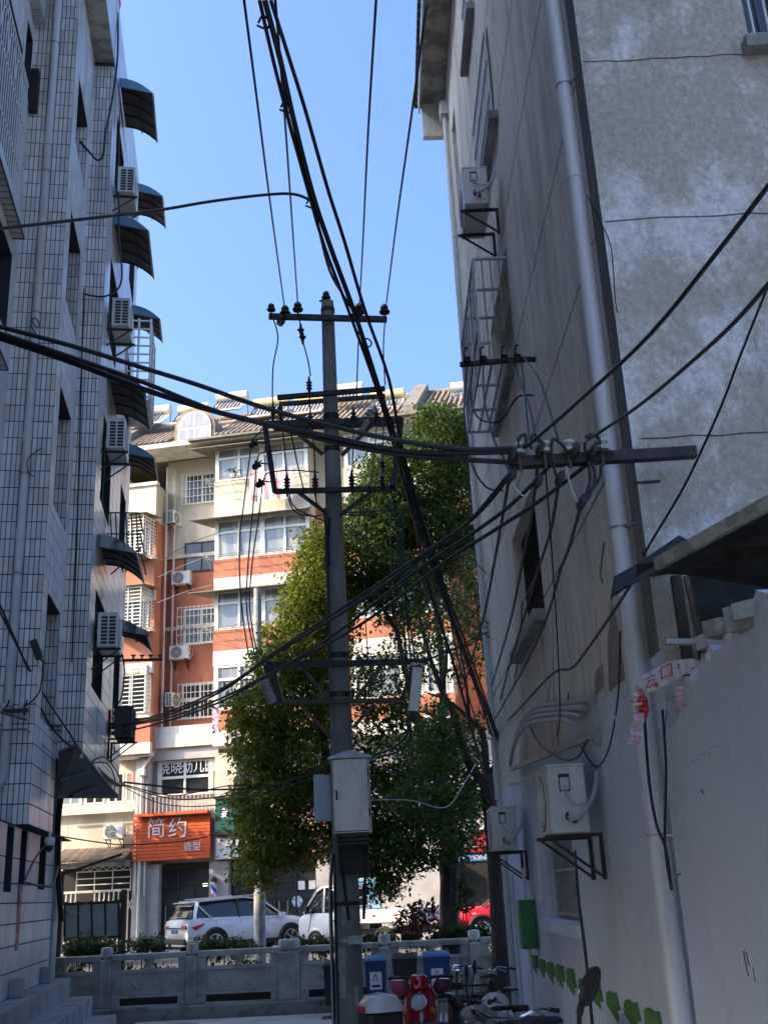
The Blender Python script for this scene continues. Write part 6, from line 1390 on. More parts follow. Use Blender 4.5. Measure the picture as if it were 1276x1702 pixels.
# hedge plants behind the balustrade
r4_ = random.Random(4)
def shrub(name, label, x, y, rx, ry, Y, n, m, stem=True, group=None, leaf=.09):
    t = thing(name, label, 'shrub', tuple(P(x, y, Y)), group); mb = MB(); px_blob(mb, x, y, rx, ry, Y, n, .35, leaf, 12, .16, r4_, .2); mb.build('foliage', m, t)
    if stem:
        for k in range(3):
            q = P(x + (k - 1) * rx * .3, y + ry * .4, Y); q2 = q.copy(); q2.z = .34; MB().tube([q2, q], .012, 5).build('stem', m_bark, t)
GS = 'shrubs behind the balustrade'
for a in (('low dark shrub behind the balustrade under the grey notice board', 150, 1578, 45, 16, 24.2, 170, m_leaf2), ('weedy shrub at the foot of the white pipe by the barber shop', 245, 1572, 28, 12, 24.4, 70, m_leaf2), ('low green shrub behind the balustrade before the white car', 385, 1574, 40, 9, 24.4, 110, m_leaf2), ('small shrub tuft against the rear wheel of the white car', 345, 1572, 22, 8, 24.2, 50, m_leaf2),
          ('low shrub between the twin posts and the pole', 520, 1572, 40, 9, 24.3, 90, m_leaf2), ('low dark shrub right of the pole below the pickup', 620, 1568, 45, 9, 24.3, 100, m_leaf2), ('dark spreading shrub at the foot of the thick trunk', 765, 1555, 55, 14, 24.5, 190, m_leaf2)):
    shrub('shrub', a[0], *a[1:], group=GS)
shrub('red_leaf_shrub', 'reddish brown leafed shrub before the pickup bed', 690, 1525, 34, 26, 24.6, 90, m_leafr, leaf=.11)
shrub('sapling', 'thin young tree with pale green leaves between the trunk and the red car', 768, 1488, 18, 30, 25, 42, m_leaf2, leaf=.12)
shrub('rusty_shrub', 'rusty red weed patch beneath the notice board', 125, 1580, 12, 10, 24, 25, m_leafr)
mb = MB()
for k in range(2600):
    x = r4_.uniform(-13, 8); y = r4_.uniform(23.5, 27.4); h = r4_.uniform(.06, .3); a = r4_.uniform(0, 6.28); q = V((x, y, .355)); d = V((math.cos(a), math.sin(a), 0)) * .02; tip = q + V((r4_.gauss(0, .08), r4_.gauss(0, .08), h)); mb.quad(q - d, q + d, tip)
tag(mb.build('weeds', m_leaf2), 'low weeds and grass in the planting bed', 'weeds', kind='stuff')
# dark hedge filling the openings of the balustrade
for k in range(7):
    c = V((-7.2 + k * 1.85, 23.75, .62)); mb = MB(); sprigs(mb, c, (.95, .25, .32), 120, .1, 12, .18, r4_, .2)
    tag(mb.build('hedge_bush', m_leaf2), 'dark hedge bush seen through balustrade opening, ' + ['leftmost in view', 'second from the left', 'below the white car tail', 'below the twin posts', 'just left of the pole', 'behind the blue bins', 'behind the parked bicycle'][k], 'hedge bush', GS)

# ------------------------------------------------------------------ notice board, wheelie bins
nbx = thing('notice_board', 'grey framed notice board with four blank blue grey panels, seen from behind', 'notice board', tuple(P(165, 1575, 25)))
ya = 25.0; q = [P(108, 1503, ya), P(197, 1499, ya), P(199, 1557, ya), P(108, 1562, ya)]
for k in range(4):
    a, b = k / 4 + .015, (k + 1) / 4 - .015; MB().prism([q[0].lerp(q[1], a) + V((0, 0, -.02)), q[0].lerp(q[1], b) + V((0, 0, -.02)), q[3].lerp(q[2], b) + V((0, 0, .02)), q[3].lerp(q[2], a) + V((0, 0, .02))], (0, .03, 0)).build('panel', mat('blue_grey_board', (.55, .64, .64), .5, fine=.04, c2=(.46, .54, .54), sc_=1.5), nbx)
for k in range(5):
    a = k / 4; MB().bar(q[0].lerp(q[1], a) + V((0, .02, .05)), q[3].lerp(q[2], a) + V((0, .02, -.05)), .05, .05, (0, 1, 0)).build('frame_bar', m_rust, nbx)
for a, b in ((q[0], q[1]), (q[3], q[2])): MB().bar(a + V((0, .02, 0)), b + V((.1, .02, 0)), .06, .06).build('frame_rail', m_rust, nbx)
for p in (q[1] + V((.12, 0, .25)), q[0] + V((-.1, 0, .7))): MB().bar(p, V((p.x, p.y, .3)), .11, .1, (0, 1, 0)).build('post', m_rust, nbx)
MB().bar(q[0] + V((-.1, 0, .62)), q[1] + V((.05, 0, 1.0)), .05).build('frame_rail', m_rust, nbx)
def bin_(label, px, ytop, ybot, Y, m, m_lid, sticker, wpx=38):
    p = P(px, ybot, Y); top = P(px, ytop, Y).z; z0 = .172; x = p.x
    t = thing('wheelie_bin', label, 'wheelie bin', (x, Y, z0), 'wheelie bins by the balustrade')
    h = top - z0; w_ = (P(px + wpx, ybot, Y).x - p.x) / 2
    mb = MB(); mb.hexa([(x - w_ * .82, Y - .24, z0 + .06), (x + w_ * .82, Y - .24, z0 + .06), (x + w_ * .82, Y + .2, z0 + .06), (x - w_ * .82, Y + .2, z0 + .06), (x - w_ * .97, Y - .33, z0 + h * .9), (x + w_ * .97, Y - .33, z0 + h * .9), (x + w_ * .97, Y + .3, z0 + h * .9), (x - w_ * .97, Y + .3, z0 + h * .9)]); mb.build('body', m, t, bevel=.02)
    MB().box((x - w_ * 1.03, Y - .36, z0 + h * .86), (x + w_ * 1.03, Y + .32, z0 + h * .905)).build('rim', m, t, bevel=.012)
    mb = MB(); mb.hexa([(x - w_ * 1.05, Y - .38, z0 + h * .907), (x + w_ * 1.05, Y - .38, z0 + h * .907), (x + w_ * 1.05, Y + .34, z0 + h * .93), (x - w_ * 1.05, Y + .34, z0 + h * .93), (x - w_ * .9, Y - .34, z0 + h * .965), (x + w_ * .9, Y - .34, z0 + h * .965), (x + w_ * .9, Y + .3, z0 + h), (x - w_ * .9, Y + .3, z0 + h)]); mb.build('lid', m_lid, t, bevel=.015)
    MB().tube([(x - w_ * .7, Y + .38, z0 + h * .93), (x + w_ * .7, Y + .38, z0 + h * .93)], .02, 6).build('handle', m_black, t)
    for s in (-1, 1): MB().cyl((x + s * w_ * .75, Y + .24, z0 + .1), (x + s * w_ * .98, Y + .24, z0 + .1), .1, 14).build('wheel', m_black, t)
    if sticker:
        yy = Y - .335; zz = z0 + h * .52
        o = MB().box((x - .11, Y - .316, zz - .16), (x + .11, Y - .308, zz + .14)); ob = o.build('sticker', mat('white_vinyl', (0, 0, 0)), t)
        MB().tube([V((x + .07 * math.sin(2 * math.pi * k / 3), Y - .319, zz + .03 + .07 * math.cos(2 * math.pi * k / 3))) for k in range(4)], .008, 4).build('triangle_mark', m_black, ob)
        MB().box((x - .08, Y - .319, zz - .12), (x + .08, Y - .3165, zz - .08)).build('print_line', m_black, ob)
    return t
m_bblue = mat('blue_bin_plastic', (.012, .05, .20), .45, c2=(.01, .04, .15), sc_=3, fine=.05); m_bblack = mat('black_bin_plastic', (.018, .018, .02), .5, fine=.08)
m_bblue_l = mat('blue_bin_lid', (.04, .13, .33), .45, fine=.04)
bin_('blue wheelie bin with recycling sticker just right of the utility pole', 627, 1588, 1676, 21.9, m_bblue, m_bblue_l, True, 36)
bin_('black wheelie bin between the two blue bins', 676, 1585, 1676, 22.1, m_bblack, m_bblack, False, 42)
bin_('blue wheelie bin at right, with a torn white sticker', 729, 1581, 1676, 21.9, m_bblue, m_bblue_l, True, 46)
bin_('dark wheelie bin peeking out left of the utility pole', 560, 1596, 1684, 21.8, m_bblack, m_bblack, False, 40)

# ------------------------------------------------------------------ vehicles
m_paint = mat('white_car_paint', (.66, .67, .69), .22, fine=0, coat=.6); m_paint_r = mat('red_car_paint', (.55, .015, .03), .22, fine=0, coat=.6)
m_paint_t = mat('white_truck_paint', (.72, .72, .72), .3, fine=.03, coat=.3)
m_trim = mat('black_trim', (.015, .015, .016), .5, fine=0); m_carglass = mat('car_glass', (.02, .022, .025), .04, fine=0, spec=.8)
m_rim = mat('alloy_rim', (.55, .55, .56), .3, .7, fine=0); m_tyre = mat('tyre', (.02, .02, .02), .85, fine=.1)
m_tail = mat('tail_lamp', (.5, .015, .015), .15, fine=0); m_lampw = mat('clear_lamp', (.6, .62, .65), .1, fine=0); m_plate = mat('number_plate', (.05, .12, .42), .4, fine=0)
def loft(mb, rings):
    """rings of equal length points; closed at both ends"""
    n = len(rings[0]); b = len(mb.v)
    for r in rings: mb.v += [V(p) for p in r]
    for i in range(len(rings) - 1):
        for k in range(n):
            k2 = (k + 1) % n; mb.f.append((b + i * n + k, b + i * n + k2, b + (i + 1) * n + k2, b + (i + 1) * n + k)); mb.mi.append(mb.cur)
    mb.f.append(tuple(b + k for k in range(n))[::-1]); mb.mi.append(mb.cur); j = b + (len(rings) - 1) * n
    mb.f.append(tuple(j + k for k in range(n))); mb.mi.append(mb.cur); return mb
def ring(x, zl, zb, wl, wb, crown=.04):
    """lower body cross section"""
    h = zb - zl
    half = [(wl * .86, zl), (wl * .97, zl + .08), (wl, zl + h * .35), (wl * .985, zl + h * .62), (wb, zl + h * .86), (wb * .93, zb), (wb * .5, zb + crown)]
    pts = [V((x, -y, z)) for y, z in half] + [V((x, y, z)) for y, z in half[::-1]]; return pts
def cring(x, z0, z1, w0, w1):
    half = [(w0, z0), (w0 * .3 + w1 * .7, z0 + (z1 - z0) * .72), (w1 * .96, z0 + (z1 - z0) * .93), (w1 * .7, z1)]
    return [V((x, -y, z)) for y, z in half] + [V((x, y, z)) for y, z in half[::-1]]
def wheel(t, x, y, r, side, spokes=5, steel=False):
    w_ = .21; s = side
    MB()._lathe(V((x, y - s * w_ / 2, r)), [(r * .66, 0), (r * .93, 0), (r, .03), (r, w_ - .03), (r * .93, w_), (r * .66, w_)], V((0, s, 0)), 28).build('wheel', m_tyre, t, 40)
    tyre = list(t.children)[-1] if t.children else None
    par = [o for o in bpy.data.objects if o.parent == t and o.name.startswith('wheel')][-1]
    yf = y + s * (w_ / 2 + .004)
    if steel:
        MB()._lathe(V((x, yf - s * .02, r)), [(r * .68, 0), (r * .66, .02), (r * .5, .0), (r * .3, .025), (r * .16, .03), (r * .14, .05), (.01, .05)], V((0, s, 0)), 20).build('rim', m_rim, par, 40)
    else:
        MB()._lathe(V((x, yf - s * .05, r)), [(r * .67, 0), (r * .02, .002)], V((0, s, 0)), 20).build('brake_disc', m_trim, par)
        mb = MB(); mb.tube([V((x + r * .66 * math.cos(a), yf, r + r * .66 * math.sin(a))) for a in [2 * math.pi * k / 24 for k in range(25)]], .018, 5, False)
        for k in range(spokes):
            a = 2 * math.pi * k / spokes
            for da in (-.13, .13): mb.bar(V((x + .05 * math.cos(a), yf, r + .05 * math.sin(a))), V((x + r * .66 * math.cos(a + da), yf, r + r * .66 * math.sin(a + da))), .035, .025)
        mb._lathe(V((x, yf - s * .02, r)), [(.06, 0), (.05, .03)], V((0, s, 0)), 10); mb.build('rim', m_rim, par)
def arch(t, x, y, r, s, m):
    pts = [V((x + (r + .045) * math.cos(a), y + s * .012, r + .0 + (r + .045) * math.sin(a))) for a in [math.pi * k / 14 - .12 + .24 * k / 14 - .0 for k in range(15)]]
    MB().tube(pts, .045, 6).build('wheel_arch', m, t)
    MB()._lathe(V((x, y - s * .12, r)), [(r + .05, 0), (r + .05, .125)], V((0, s, 0)), 26).build('wheel_well', m_black, t)
def make_suv(label, paint, loc, rz, red=False):
    t = thing('parked_car', label, 'car', (0, 0, 0), 'cars parked by the shops'); L_ = 4.6
    st = [(-2.30, .52, .90, .74, .72), (-2.25, .40, 1.04, .86, .82), (-2.0, .34, 1.11, .91, .87), (-1.3, .30, 1.11, .93, .89), (0, .28, 1.09, .935, .895), (.9, .28, 1.06, .935, .89), (1.3, .30, 1.05, .93, .85), (1.8, .33, .99, .91, .80), (2.12, .38, .90, .85, .72), (2.30, .46, .76, .70, .6)]
    mb = MB(); loft(mb, [ring(*q) for q in st]); mb.build('body', paint, t, 50)
    cst = [(-2.16, 1.05, 1.15, .78, .70), (-1.98, 1.05, 1.40, .80, .67), (-1.72, 1.05, 1.58, .81, .64), (-1.2, 1.05, 1.66, .82, .63), (-.2, 1.05, 1.68, .82, .63), (.45, 1.05, 1.60, .81, .63), (.95, 1.05, 1.32, .80, .67), (1.32, 1.04, 1.08, .78, .74)]
    mb = MB(); loft(mb, [cring(*q) for q in cst]); mb.build('window_band', m_carglass, t, 50)
    rst = [(-2.02, 1.47, 1.50, .62, .58), (-1.82, 1.585, 1.622, .64, .60), (-1.2, 1.655, 1.692, .63, .6), (-.2, 1.665, 1.702, .63, .6), (.42, 1.585, 1.625, .63, .6)]
    mb = MB(); loft(mb, [cring(*q) for q in rst]); mb.build('roof', paint, t, 50)
    for s in (-1, 1):
        for a, b in (((-2.02, .80, 1.04), (-1.85, .64, 1.60)), ((-1.45, .84, 1.1), (-1.85, .66, 1.52)), ((-.42, .83, 1.03), (-.46, .64, 1.66)), ((1.25, .80, 1.03), (.42, .64, 1.61)), ((-1.85, .635, 1.61), (-.2, .635, 1.685)), ((-.2, .635, 1.685), (.45, .64, 1.61))):
            MB().bar(V((a[0], s * a[1], a[2])), V((b[0], s * b[1], b[2])), .075 if a[0] > -1.5 else .11, .05).build('pillar', paint if a[0] != -.42 else m_trim, t)
        MB().bar((-1.62, s * .73, 1.68), (.1, s * .73, 1.74), .03).build('roof_rail', m_rim, t)
        MB().bar((-1.4, s * .915, .33), (1.0, s * .915, .33), .03, .14).build('side_skirt', m_trim, t)
        MB().bar((-1.75, s * .87, 1.035), (1.2, s * .87, 1.035), .015, .02).build('chrome_strip', m_rim, t)
        for x in (-1.28, -.4, .55): MB().bar((x, s * .935, .45), (x + (.02 if x > 0 else -.02), s * .89, 1.01), .012, .01, (0, 1, 0)).build('door_seam', m_trim, t)
        for x in (-.95, .02): MB().bar((x, s * .93, .86), (x + .2, s * .93, .86), .03, .03).build('door_handle', paint, t)
        MB().box((.95, s * .98 - .1, 1.02), (1.15, s * .98 + .1, 1.16)).build('mirror', paint, t, bevel=.03)
        MB().prism([V((-2.14, s * .86, .86)), V((-1.72, s * .915, .96)), V((-1.75, s * .915, .90)), V((-2.0, s * .90, .76)), V((-2.24, s * .78, .77)), V((-2.27, s * .58, .84)), V((-2.25, s * .6, .9))], (0, s * .02, .0)).build('tail_lamp', m_tail, t)
        mb = MB(); mb.box((-2.31, min(s * .45, s * .8), .80), (-2.2, max(s * .45, s * .8), .92)); mb.build('tail_lamp', m_tail, t, bevel=.02)
        mb = MB(); mb.hexa([(1.95, s * .5, .72), (2.14, s * .48, .70), (1.85, s * .83, .74), (1.62, s * .86, .80), (1.9, s * .5, .86), (2.10, s * .48, .80), (1.8, s * .82, .86), (1.55, s * .86, .90)]); mb.build('headlight', m_lampw, t)
        for x in (-1.33, 1.40): arch(t, x, s * .925, .375, s, m_trim); wheel(t, x, s * .845, .375, s)
    MB().box((-2.33, -.75, .36), (-2.2, .75, .52)).build('bumper', m_trim, t, bevel=.03); MB().box((-2.345, -.7, .30), (-2.25, .7, .36)).build('skid_plate', m_rim, t)
    MB().box((-2.325, -.22, .68), (-2.30, .22, .80)).build('number_plate', m_plate, t); MB().bar((-2.3, -.5, .84), (-2.3, .5, .84), .03).build('chrome_strip', m_trim, t)
    mb = MB(); mb.hexa([(-2.12, -.68, 1.08), (-2.12, .68, 1.08), (-2.10, .66, 1.06), (-2.10, -.66, 1.06), (-1.90, -.6, 1.50), (-1.90, .6, 1.50), (-1.86, .6, 1.5), (-1.86, -.6, 1.5)]); mb.build('rear_window', m_carglass, t)
    MB().box((-2.1, -.62, 1.56), (-1.75, .62, 1.60)).build('spoiler', paint, t, bevel=.015)
    MB().box((2.27, -.5, .5), (2.31, .5, .66)).build('grille', m_trim, t); MB().box((2.3, -.22, .42), (2.325, .22, .52)).build('number_plate', m_plate, t)
    t.location = loc; t.rotation_euler = (0, 0, rz); return t
def ground_at(px, py, z):
    r = ray(px, py); return CAM + r * ((z - CAM.z) / r.z)
ZR = .505
def place_by_wheel(t_loc_x, side_y, px, py, rz, Y=None):
    w_ = ground_at(px, py, ZR) if Y is None else P(px, py, Y); c, s = math.cos(rz), math.sin(rz); return V((w_.x - (t_loc_x * c - side_y * s), w_.y - (t_loc_x * s + side_y * c), ZR))
rz = math.radians(36); make_suv('white sport utility car parked nose to the shops behind the slim post', m_paint, place_by_wheel(-1.33, -.9, 358, 1579, rz, 36.2), rz)
rz = math.radians(188); make_suv('bright red car at the right, half hidden by the black trunk', m_paint_r, place_by_wheel(1.40, .9, 803, 1567, rz, 35.5), rz)
# small white pickup
def make_pickup(label, loc, rz):
    t = thing('pickup_truck', label, 'pickup truck', (0, 0, 0))
    st = [(2.25, .45, .80, .55, .50), (2.18, .38, .98, .70, .66), (1.95, .34, 1.08, .74, .72), (1.6, .33, 1.12, .76, .74), (.55, .33, 1.12, .76, .74), (.45, .40, 1.12, .74, .72)]
    mb = MB(); loft(mb, [ring(*q) for q in st]); mb.build('cab', m_paint_t, t, 50)
    cst = [(1.98, 1.08, 1.12, .70, .66), (1.55, 1.1, 1.70, .72, .62), (1.2, 1.1, 1.84, .72, .62), (.55, 1.1, 1.86, .72, .62), (.46, 1.1, 1.80, .71, .61)]
    mb = MB(); loft(mb, [cring(*q) for q in cst]); mb.build('window_band', m_carglass, t, 50)
    rst = [(1.5, 1.68, 1.73, .63, .6), (1.2, 1.82, 1.87, .635, .6), (.45, 1.84, 1.90, .635, .6)]
    mb = MB(); loft(mb, [cring(*q) for q in rst]); mb.build('roof', m_paint_t, t, 50)
    for s in (-1, 1):
        for a, b in (((1.95, .71, 1.1), (1.5, .64, 1.72)), ((.50, .735, 1.1), (.50, .64, 1.84)), ((1.5, .64, 1.74), (1.2, .65, 1.86)), ((1.2, .645, 1.86), (.46, .645, 1.87)), ((1.12, .74, 1.12), (1.12, .66, 1.82))):
            MB().bar(V((a[0], s * a[1], a[2])), V((b[0], s * b[1], b[2])), .08 if a[0] < 1 else .05, .05).build('pillar', m_paint_t, t)
        MB().bar((1.75, s * .76, .5), (1.62, s * .75, 1.1), .012, .01, (0, 1, 0)).build('door_seam', m_trim, t); MB().bar((.62, s * .765, .86), (.8, s * .765, .86), .03).build('door_handle', m_trim, t)
        MB().box((1.66, s * .86 - .08, 1.12), (1.76, s * .86 + .08, 1.32)).build('mirror', m_trim, t, bevel=.02)
        mb = MB(); mb.hexa([(2.0, s * .5, .78), (2.2, s * .46, .76), (2.05, s * .68, .78), (1.95, s * .72, .8), (1.98, s * .5, .95), (2.14, s * .46, .92), (2.0, s * .68, .94), (1.92, s * .71, .96)]); mb.build('headlight', m_lampw, t)
        MB().box((-2.2, s * .78 - .02, .78), (.38, s * .78 + .02, 1.14)).build('side_board', m_paint_t, t); MB().bar((-2.2, s * .805, 1.12), (.38, s * .805, 1.12), .03, .05).build('board_rim', m_paint_t, t); MB().bar((-2.2, s * .805, .8), (.38, s * .805, .8), .03, .05).build('board_rim', m_paint_t, t)
        for x in (-1.7, -.9, -.1): MB().box((x, s * .802 - .003, .93), (x + .12, s * .802 + .003, .99)).build('reflector', m_tail, t)
        for x in (1.45, -1.15): arch(t, x, s * .74, .29, s, m_trim if x < 0 else m_paint_t); wheel(t, x, s * .68, .295, s, steel=True)
    MB().box((-2.2, -.76, .74), (.38, .76, .78)).build('bed_floor', m_paint_t, t); MB().box((-2.24, -.8, .78), (-2.2, .8, 1.14)).build('tailgate', m_paint_t, t); MB().box((.36, -.76, .78), (.39, .76, 1.2)).build('head_board', m_paint_t, t)
    for y in (-.7, .7): MB().bar((.33, y, .8), (.33, y, 1.8), .04).build('rack_post', m_paint_t, t)
    for z in (1.25, 1.5, 1.78): MB().bar((.33, -.7, z), (.33, .7, z), .035).build('rack_rail', m_paint_t, t)
    MB().box((-2.1, -.35, .42), (1.6, .35, .56)).build('chassis', m_trim, t); MB().box((-2.26, -.7, .5), (-2.18, .7, .66)).build('bumper', m_trim, t); MB().box((2.2, -.6, .36), (2.29, .6, .52)).build('bumper', m_trim, t, bevel=.02)
    for y in (-.62, .62): MB().box((-2.28, y - .09, .66), (-2.22, y + .09, .76)).build('tail_lamp', m_tail, t)
    MB().box((.47, -.5, 1.2), (.475, .5, 1.68)).build('rear_window', m_carglass, t)
    mb = MB(); mb.box((.9, -.3, 1.9), (1.0, .3, 2.03)); mb.build('roof_lamp', m_tail, t, bevel=.02)
    t.location = loc; t.rotation_euler = (0, 0, rz)
rz = math.radians(146); make_pickup('small white pickup truck behind the utility pole, nose to the left', place_by_wheel(1.45, .7, 527, 1568, rz, 36.0), rz)

# ------------------------------------------------------------------ scooters and bicycles in the foreground
m_seat = mat('scooter_seat', (.02, .02, .022), .55, fine=.08); m_chrome = mat('chrome', (.7, .7, .72), .12, 1, fine=0); m_pink = mat('pink_muff', (.42, .07, .15), .55, fine=.06); m_plum = mat('plum_muff', (.10, .02, .06), .6, fine=.08)
m_red2 = mat('red_scooter_paint', (.36, .006, .016), .18, fine=0, coat=.7); m_whitep = mat('white_scooter_plastic', (.6, .6, .62), .3, fine=0, coat=.3); m_grey = mat('grey_scooter_plastic', (.16, .17, .19), .4, fine=.04)
def make_scooter(label, body, loc, rz, muffs=(None, None), top_case=None, mirrors=False, apron=False, sc_=1.0):
    """local: x forward, wheels on z = 0"""
    t = thing('motor_scooter', label, 'scooter', (0, 0, 0), 'scooters parked in the alley')
    for x, nm in ((.62, 'front'), (-.60, 'rear')):
        mb = MB(); mb._lathe(V((x, -.05, .23)), [(.15, 0), (.20, .0), (.23, .03), (.23, .07), (.20, .1), (.15, .1)], V((0, 1, 0)), 22); w_ = mb.build('wheel', m_tyre, t, 40)
        MB()._lathe(V((x, -.055, .23)), [(.155, 0), (.05, .01), (.05, .1), (.155, .11)], V((0, 1, 0)), 16).build('rim', m_rim, w_)
    def lo(x, z0, z1, w0, w1): return [V((x, -w0, z0)), V((x, -w1, z0 + (z1 - z0) * .7)), V((x, -w1 * .6, z1)), V((x, w1 * .6, z1)), V((x, w1, z0 + (z1 - z0) * .7)), V((x, w0, z0))]
    mb = MB(); loft(mb, [lo(-.92, .52, .66, .05, .07), lo(-.8, .42, .72, .12, .14), lo(-.55, .33, .72, .16, .17), (lo(-.2, .3, .70, .16, .17)), lo(-.02, .26, .56, .14, .15)]); mb.build('rear_body', body, t, 60)
    mb = MB(); loft(mb, [lo(-.1, .22, .30, .16, .17), lo(.3, .2, .28, .17, .18), lo(.42, .24, .34, .15, .16)]); mb.build('footboard', m_trim, t)
    sh = []
    for z, x, w_ in ((.28, .47, .15), (.45, .46, .19), (.65, .40, .205), (.82, .34, .18), (.93, .30, .12)):
        sh.append([V((x - .07, -w_, z)), V((x + .02, -w_ * .85, z)), V((x + .07, -w_ * .4, z)), V((x + .08, 0, z)), V((x + .07, w_ * .4, z)), V((x + .02, w_ * .85, z)), V((x - .07, w_, z))])
    mb = MB(); loft(mb, sh); mb.build('front_shield', body, t, 60)
    mb = MB(); loft(mb, [[V((.62 + .27 * math.cos(a), y * f_, .23 + .27 * math.sin(a))) for y, f_ in ((-.07, 1), (0, 1), (.07, 1))] + [V((.62 + .22 * math.cos(a), y, .23 + .22 * math.sin(a))) for y in (.06, -.06)] for a in [math.pi * (.12 + .8 * k / 8) for k in range(9)]]); mb.build('front_mudguard', body, t, 60)
    MB().tube([V((.62, 0, .25)), V((.45, 0, .6)), V((.32, 0, .98))], .035, 8).build('fork', m_trim, t, True)
    mb = MB(); loft(mb, [lo(.16, .90, 1.0, .05, .06), lo(.26, .88, 1.05, .12, .12), lo(.36, .88, 1.05, .12, .12), lo(.44, .90, 1.0, .07, .07)]); mb.build('handlebar_cowl', body, t, 60)
    MB().tube(catmull([V((.1, -.36, 1.0)), V((.22, -.2, 1.01)), V((.28, 0, 1.0)), V((.22, .2, 1.01)), V((.1, .36, 1.0))], 4), .018, 8).build('handlebar', m_trim, t, True)
    for s in (-1, 1):
        MB().tube([V((.12, s * .27, 1.0)), V((.06, s * .39, .995))], .024, 8).build('grip', m_black, t); MB().tube([V((.2, s * .2, .99)), V((.22, s * .36, .98))], .008, 5).build('brake_lever', m_chrome, t)
        mu = muffs[0 if s < 0 else 1]
        if mu:
            MB()._lathe(V((.02, s * .31, .96)), [(.05, 0), (.085, .03), (.095, .13), (.085, .22), (.04, .25)], V((.95, -s * .3, -.35)), 12).build('hand_muff', mu, t, 60)
        if mirrors:
            MB().tube(catmull([V((.2, s * .2, 1.02)), V((.2, s * .3, 1.15)), V((.18, s * .36, 1.25))], 3), .008, 5).build('mirror_stem', m_black, t, True)
            MB()._lathe(V((.17, s * .38, 1.3)), [(.03, -.012), (.07, -.008), (.075, .004), (.06, .02), (.02, .03)], V((1, 0, 0)), 16).build('mirror', m_black, t, 50)
    for s in (-1, 1): MB()._lathe(V((.44, s * .16, .66)), [(.03, 0), (.035, .02), (.02, .04)], V((1, s * .3, 0)), 10).build('turn_signal', mat('amber_lamp', (.6, .2, .02), .15, fine=0), t)
    MB().tube([V((.49, 0, .32)), V((.505, 0, .6))], .008, 5).build('chrome_strip', m_chrome, t); MB().box((.47, -.1, .44), (.51, .1, .56)).build('grille', m_trim, t, bevel=.02)
    MB()._lathe(V((.475, 0, .76)), [(.085, -.03), (.095, .0), (.09, .03), (.06, .045), (.01, .05)], V((1, 0, .08)), 22).build('headlight', m_lampw, t, 50)
    MB().tube([V((.5, .092 * math.cos(a), .762 + .092 * math.sin(a))) for a in [2 * math.pi * k / 20 for k in range(21)]], .012, 5, False).build('headlight_ring', m_chrome, t)
    mb = MB(); loft(mb, [lo(-.85, .72, .78, .10, .12), lo(-.7, .72, .80, .14, .15), lo(-.35, .71, .81, .15, .16), lo(-.1, .70, .77, .13, .14), lo(.0, .66, .72, .08, .1)]); mb.build('seat', m_seat, t, 60)
    MB().tube(catmull([V((-.72, -.16, .74)), V((-.95, -.14, .8)), V((-1.0, 0, .81)), V((-.95, .14, .8)), V((-.72, .16, .74))], 4), .014, 6).build('rear_rack', m_chrome, t, True)
    MB().box((-.955, -.07, .55), (-.92, .07, .63)).build('tail_lamp', m_tail, t, bevel=.01)
    if top_case:
        mb = MB(); loft(mb, [[V((x, -w_, z)), V((x, w_, z)), V((x, w_, z + .14)), V((x, -w_, z + .14))] for x, w_, z in ((-1.22, .15, .83), (-1.17, .19, .82), (-.86, .19, .82), (-.82, .15, .83))]); mb.build('top_case', m_trim, t, bevel=.02)
        mb = MB(); loft(mb, [lo(-1.23, .97, 1.04, .16, .15), lo(-1.16, .97, 1.12, .2, .19), lo(-1.0, .97, 1.145, .205, .2), lo(-.88, .97, 1.12, .2, .19), lo(-.81, .97, 1.03, .16, .15)]); mb.build('top_case_lid', top_case, t, 60)
        MB().box((-1.245, -.13, .965), (-1.21, -.02, 1.03)).build('case_reflector', m_tail, t, bevel=.01); MB().box((-1.245, .02, .965), (-1.21, .13, 1.03)).build('case_reflector', m_tail, t, bevel=.01)
    if apron:
        mb = MB()
        for k in range(8):
            for j in range(5):
                q = []
                for a, b in ((k, j), (k + 1, j), (k + 1, j + 1), (k, j + 1)):
                    u = a / 8 * 2 - 1; q.append(V((.34 + .1 * (1 - u * u) + .03 * b / 5, u * .4, 1.04 - .6 * b / 5 - .08 * abs(u) + .02 * math.sin(a * 2))))
                mb.quad(*q)
        mb.build('wind_apron', apron, t, True)
    t.location = loc; t.rotation_euler = (0, 0, rz); t.scale = (sc_,) * 3; return t
def put(px, py, Y, z_local):      # ground position so that local height z_local shows at this picture point
    p = P(px, py, Y); return V((p.x, p.y, p.z - z_local))
p = put(688, 1665, 13.6, .74); make_scooter('red retro scooter facing the camera with a round chrome headlight and pink muff', m_red2, (p.x + .1, p.y + .45, p.z), math.radians(-96), (m_pink, m_plum), None, False, None, .97)
p = put(650, 1652, 12.4, 1.13); make_scooter('grey scooter seen from behind with a white topped case before the red one', m_whitep, (p.x + .84, p.y + .38, p.z), math.radians(20), (None, None), m_whitep)
m_apr = mat('dark_blue_apron', (.03, .03, .05), .7, c2=(.05, .03, .04), sc_=6); m_maroon = mat('maroon_apron', (.12, .02, .03), .7, fine=.1)
p = put(880, 1688, 8.6, 1.0); make_scooter('dark scooter with quilted wind apron and square mirror at the lower right', m_grey, (p.x - .1, p.y + .2, p.z), math.radians(150), (None, None), None, False, m_apr)
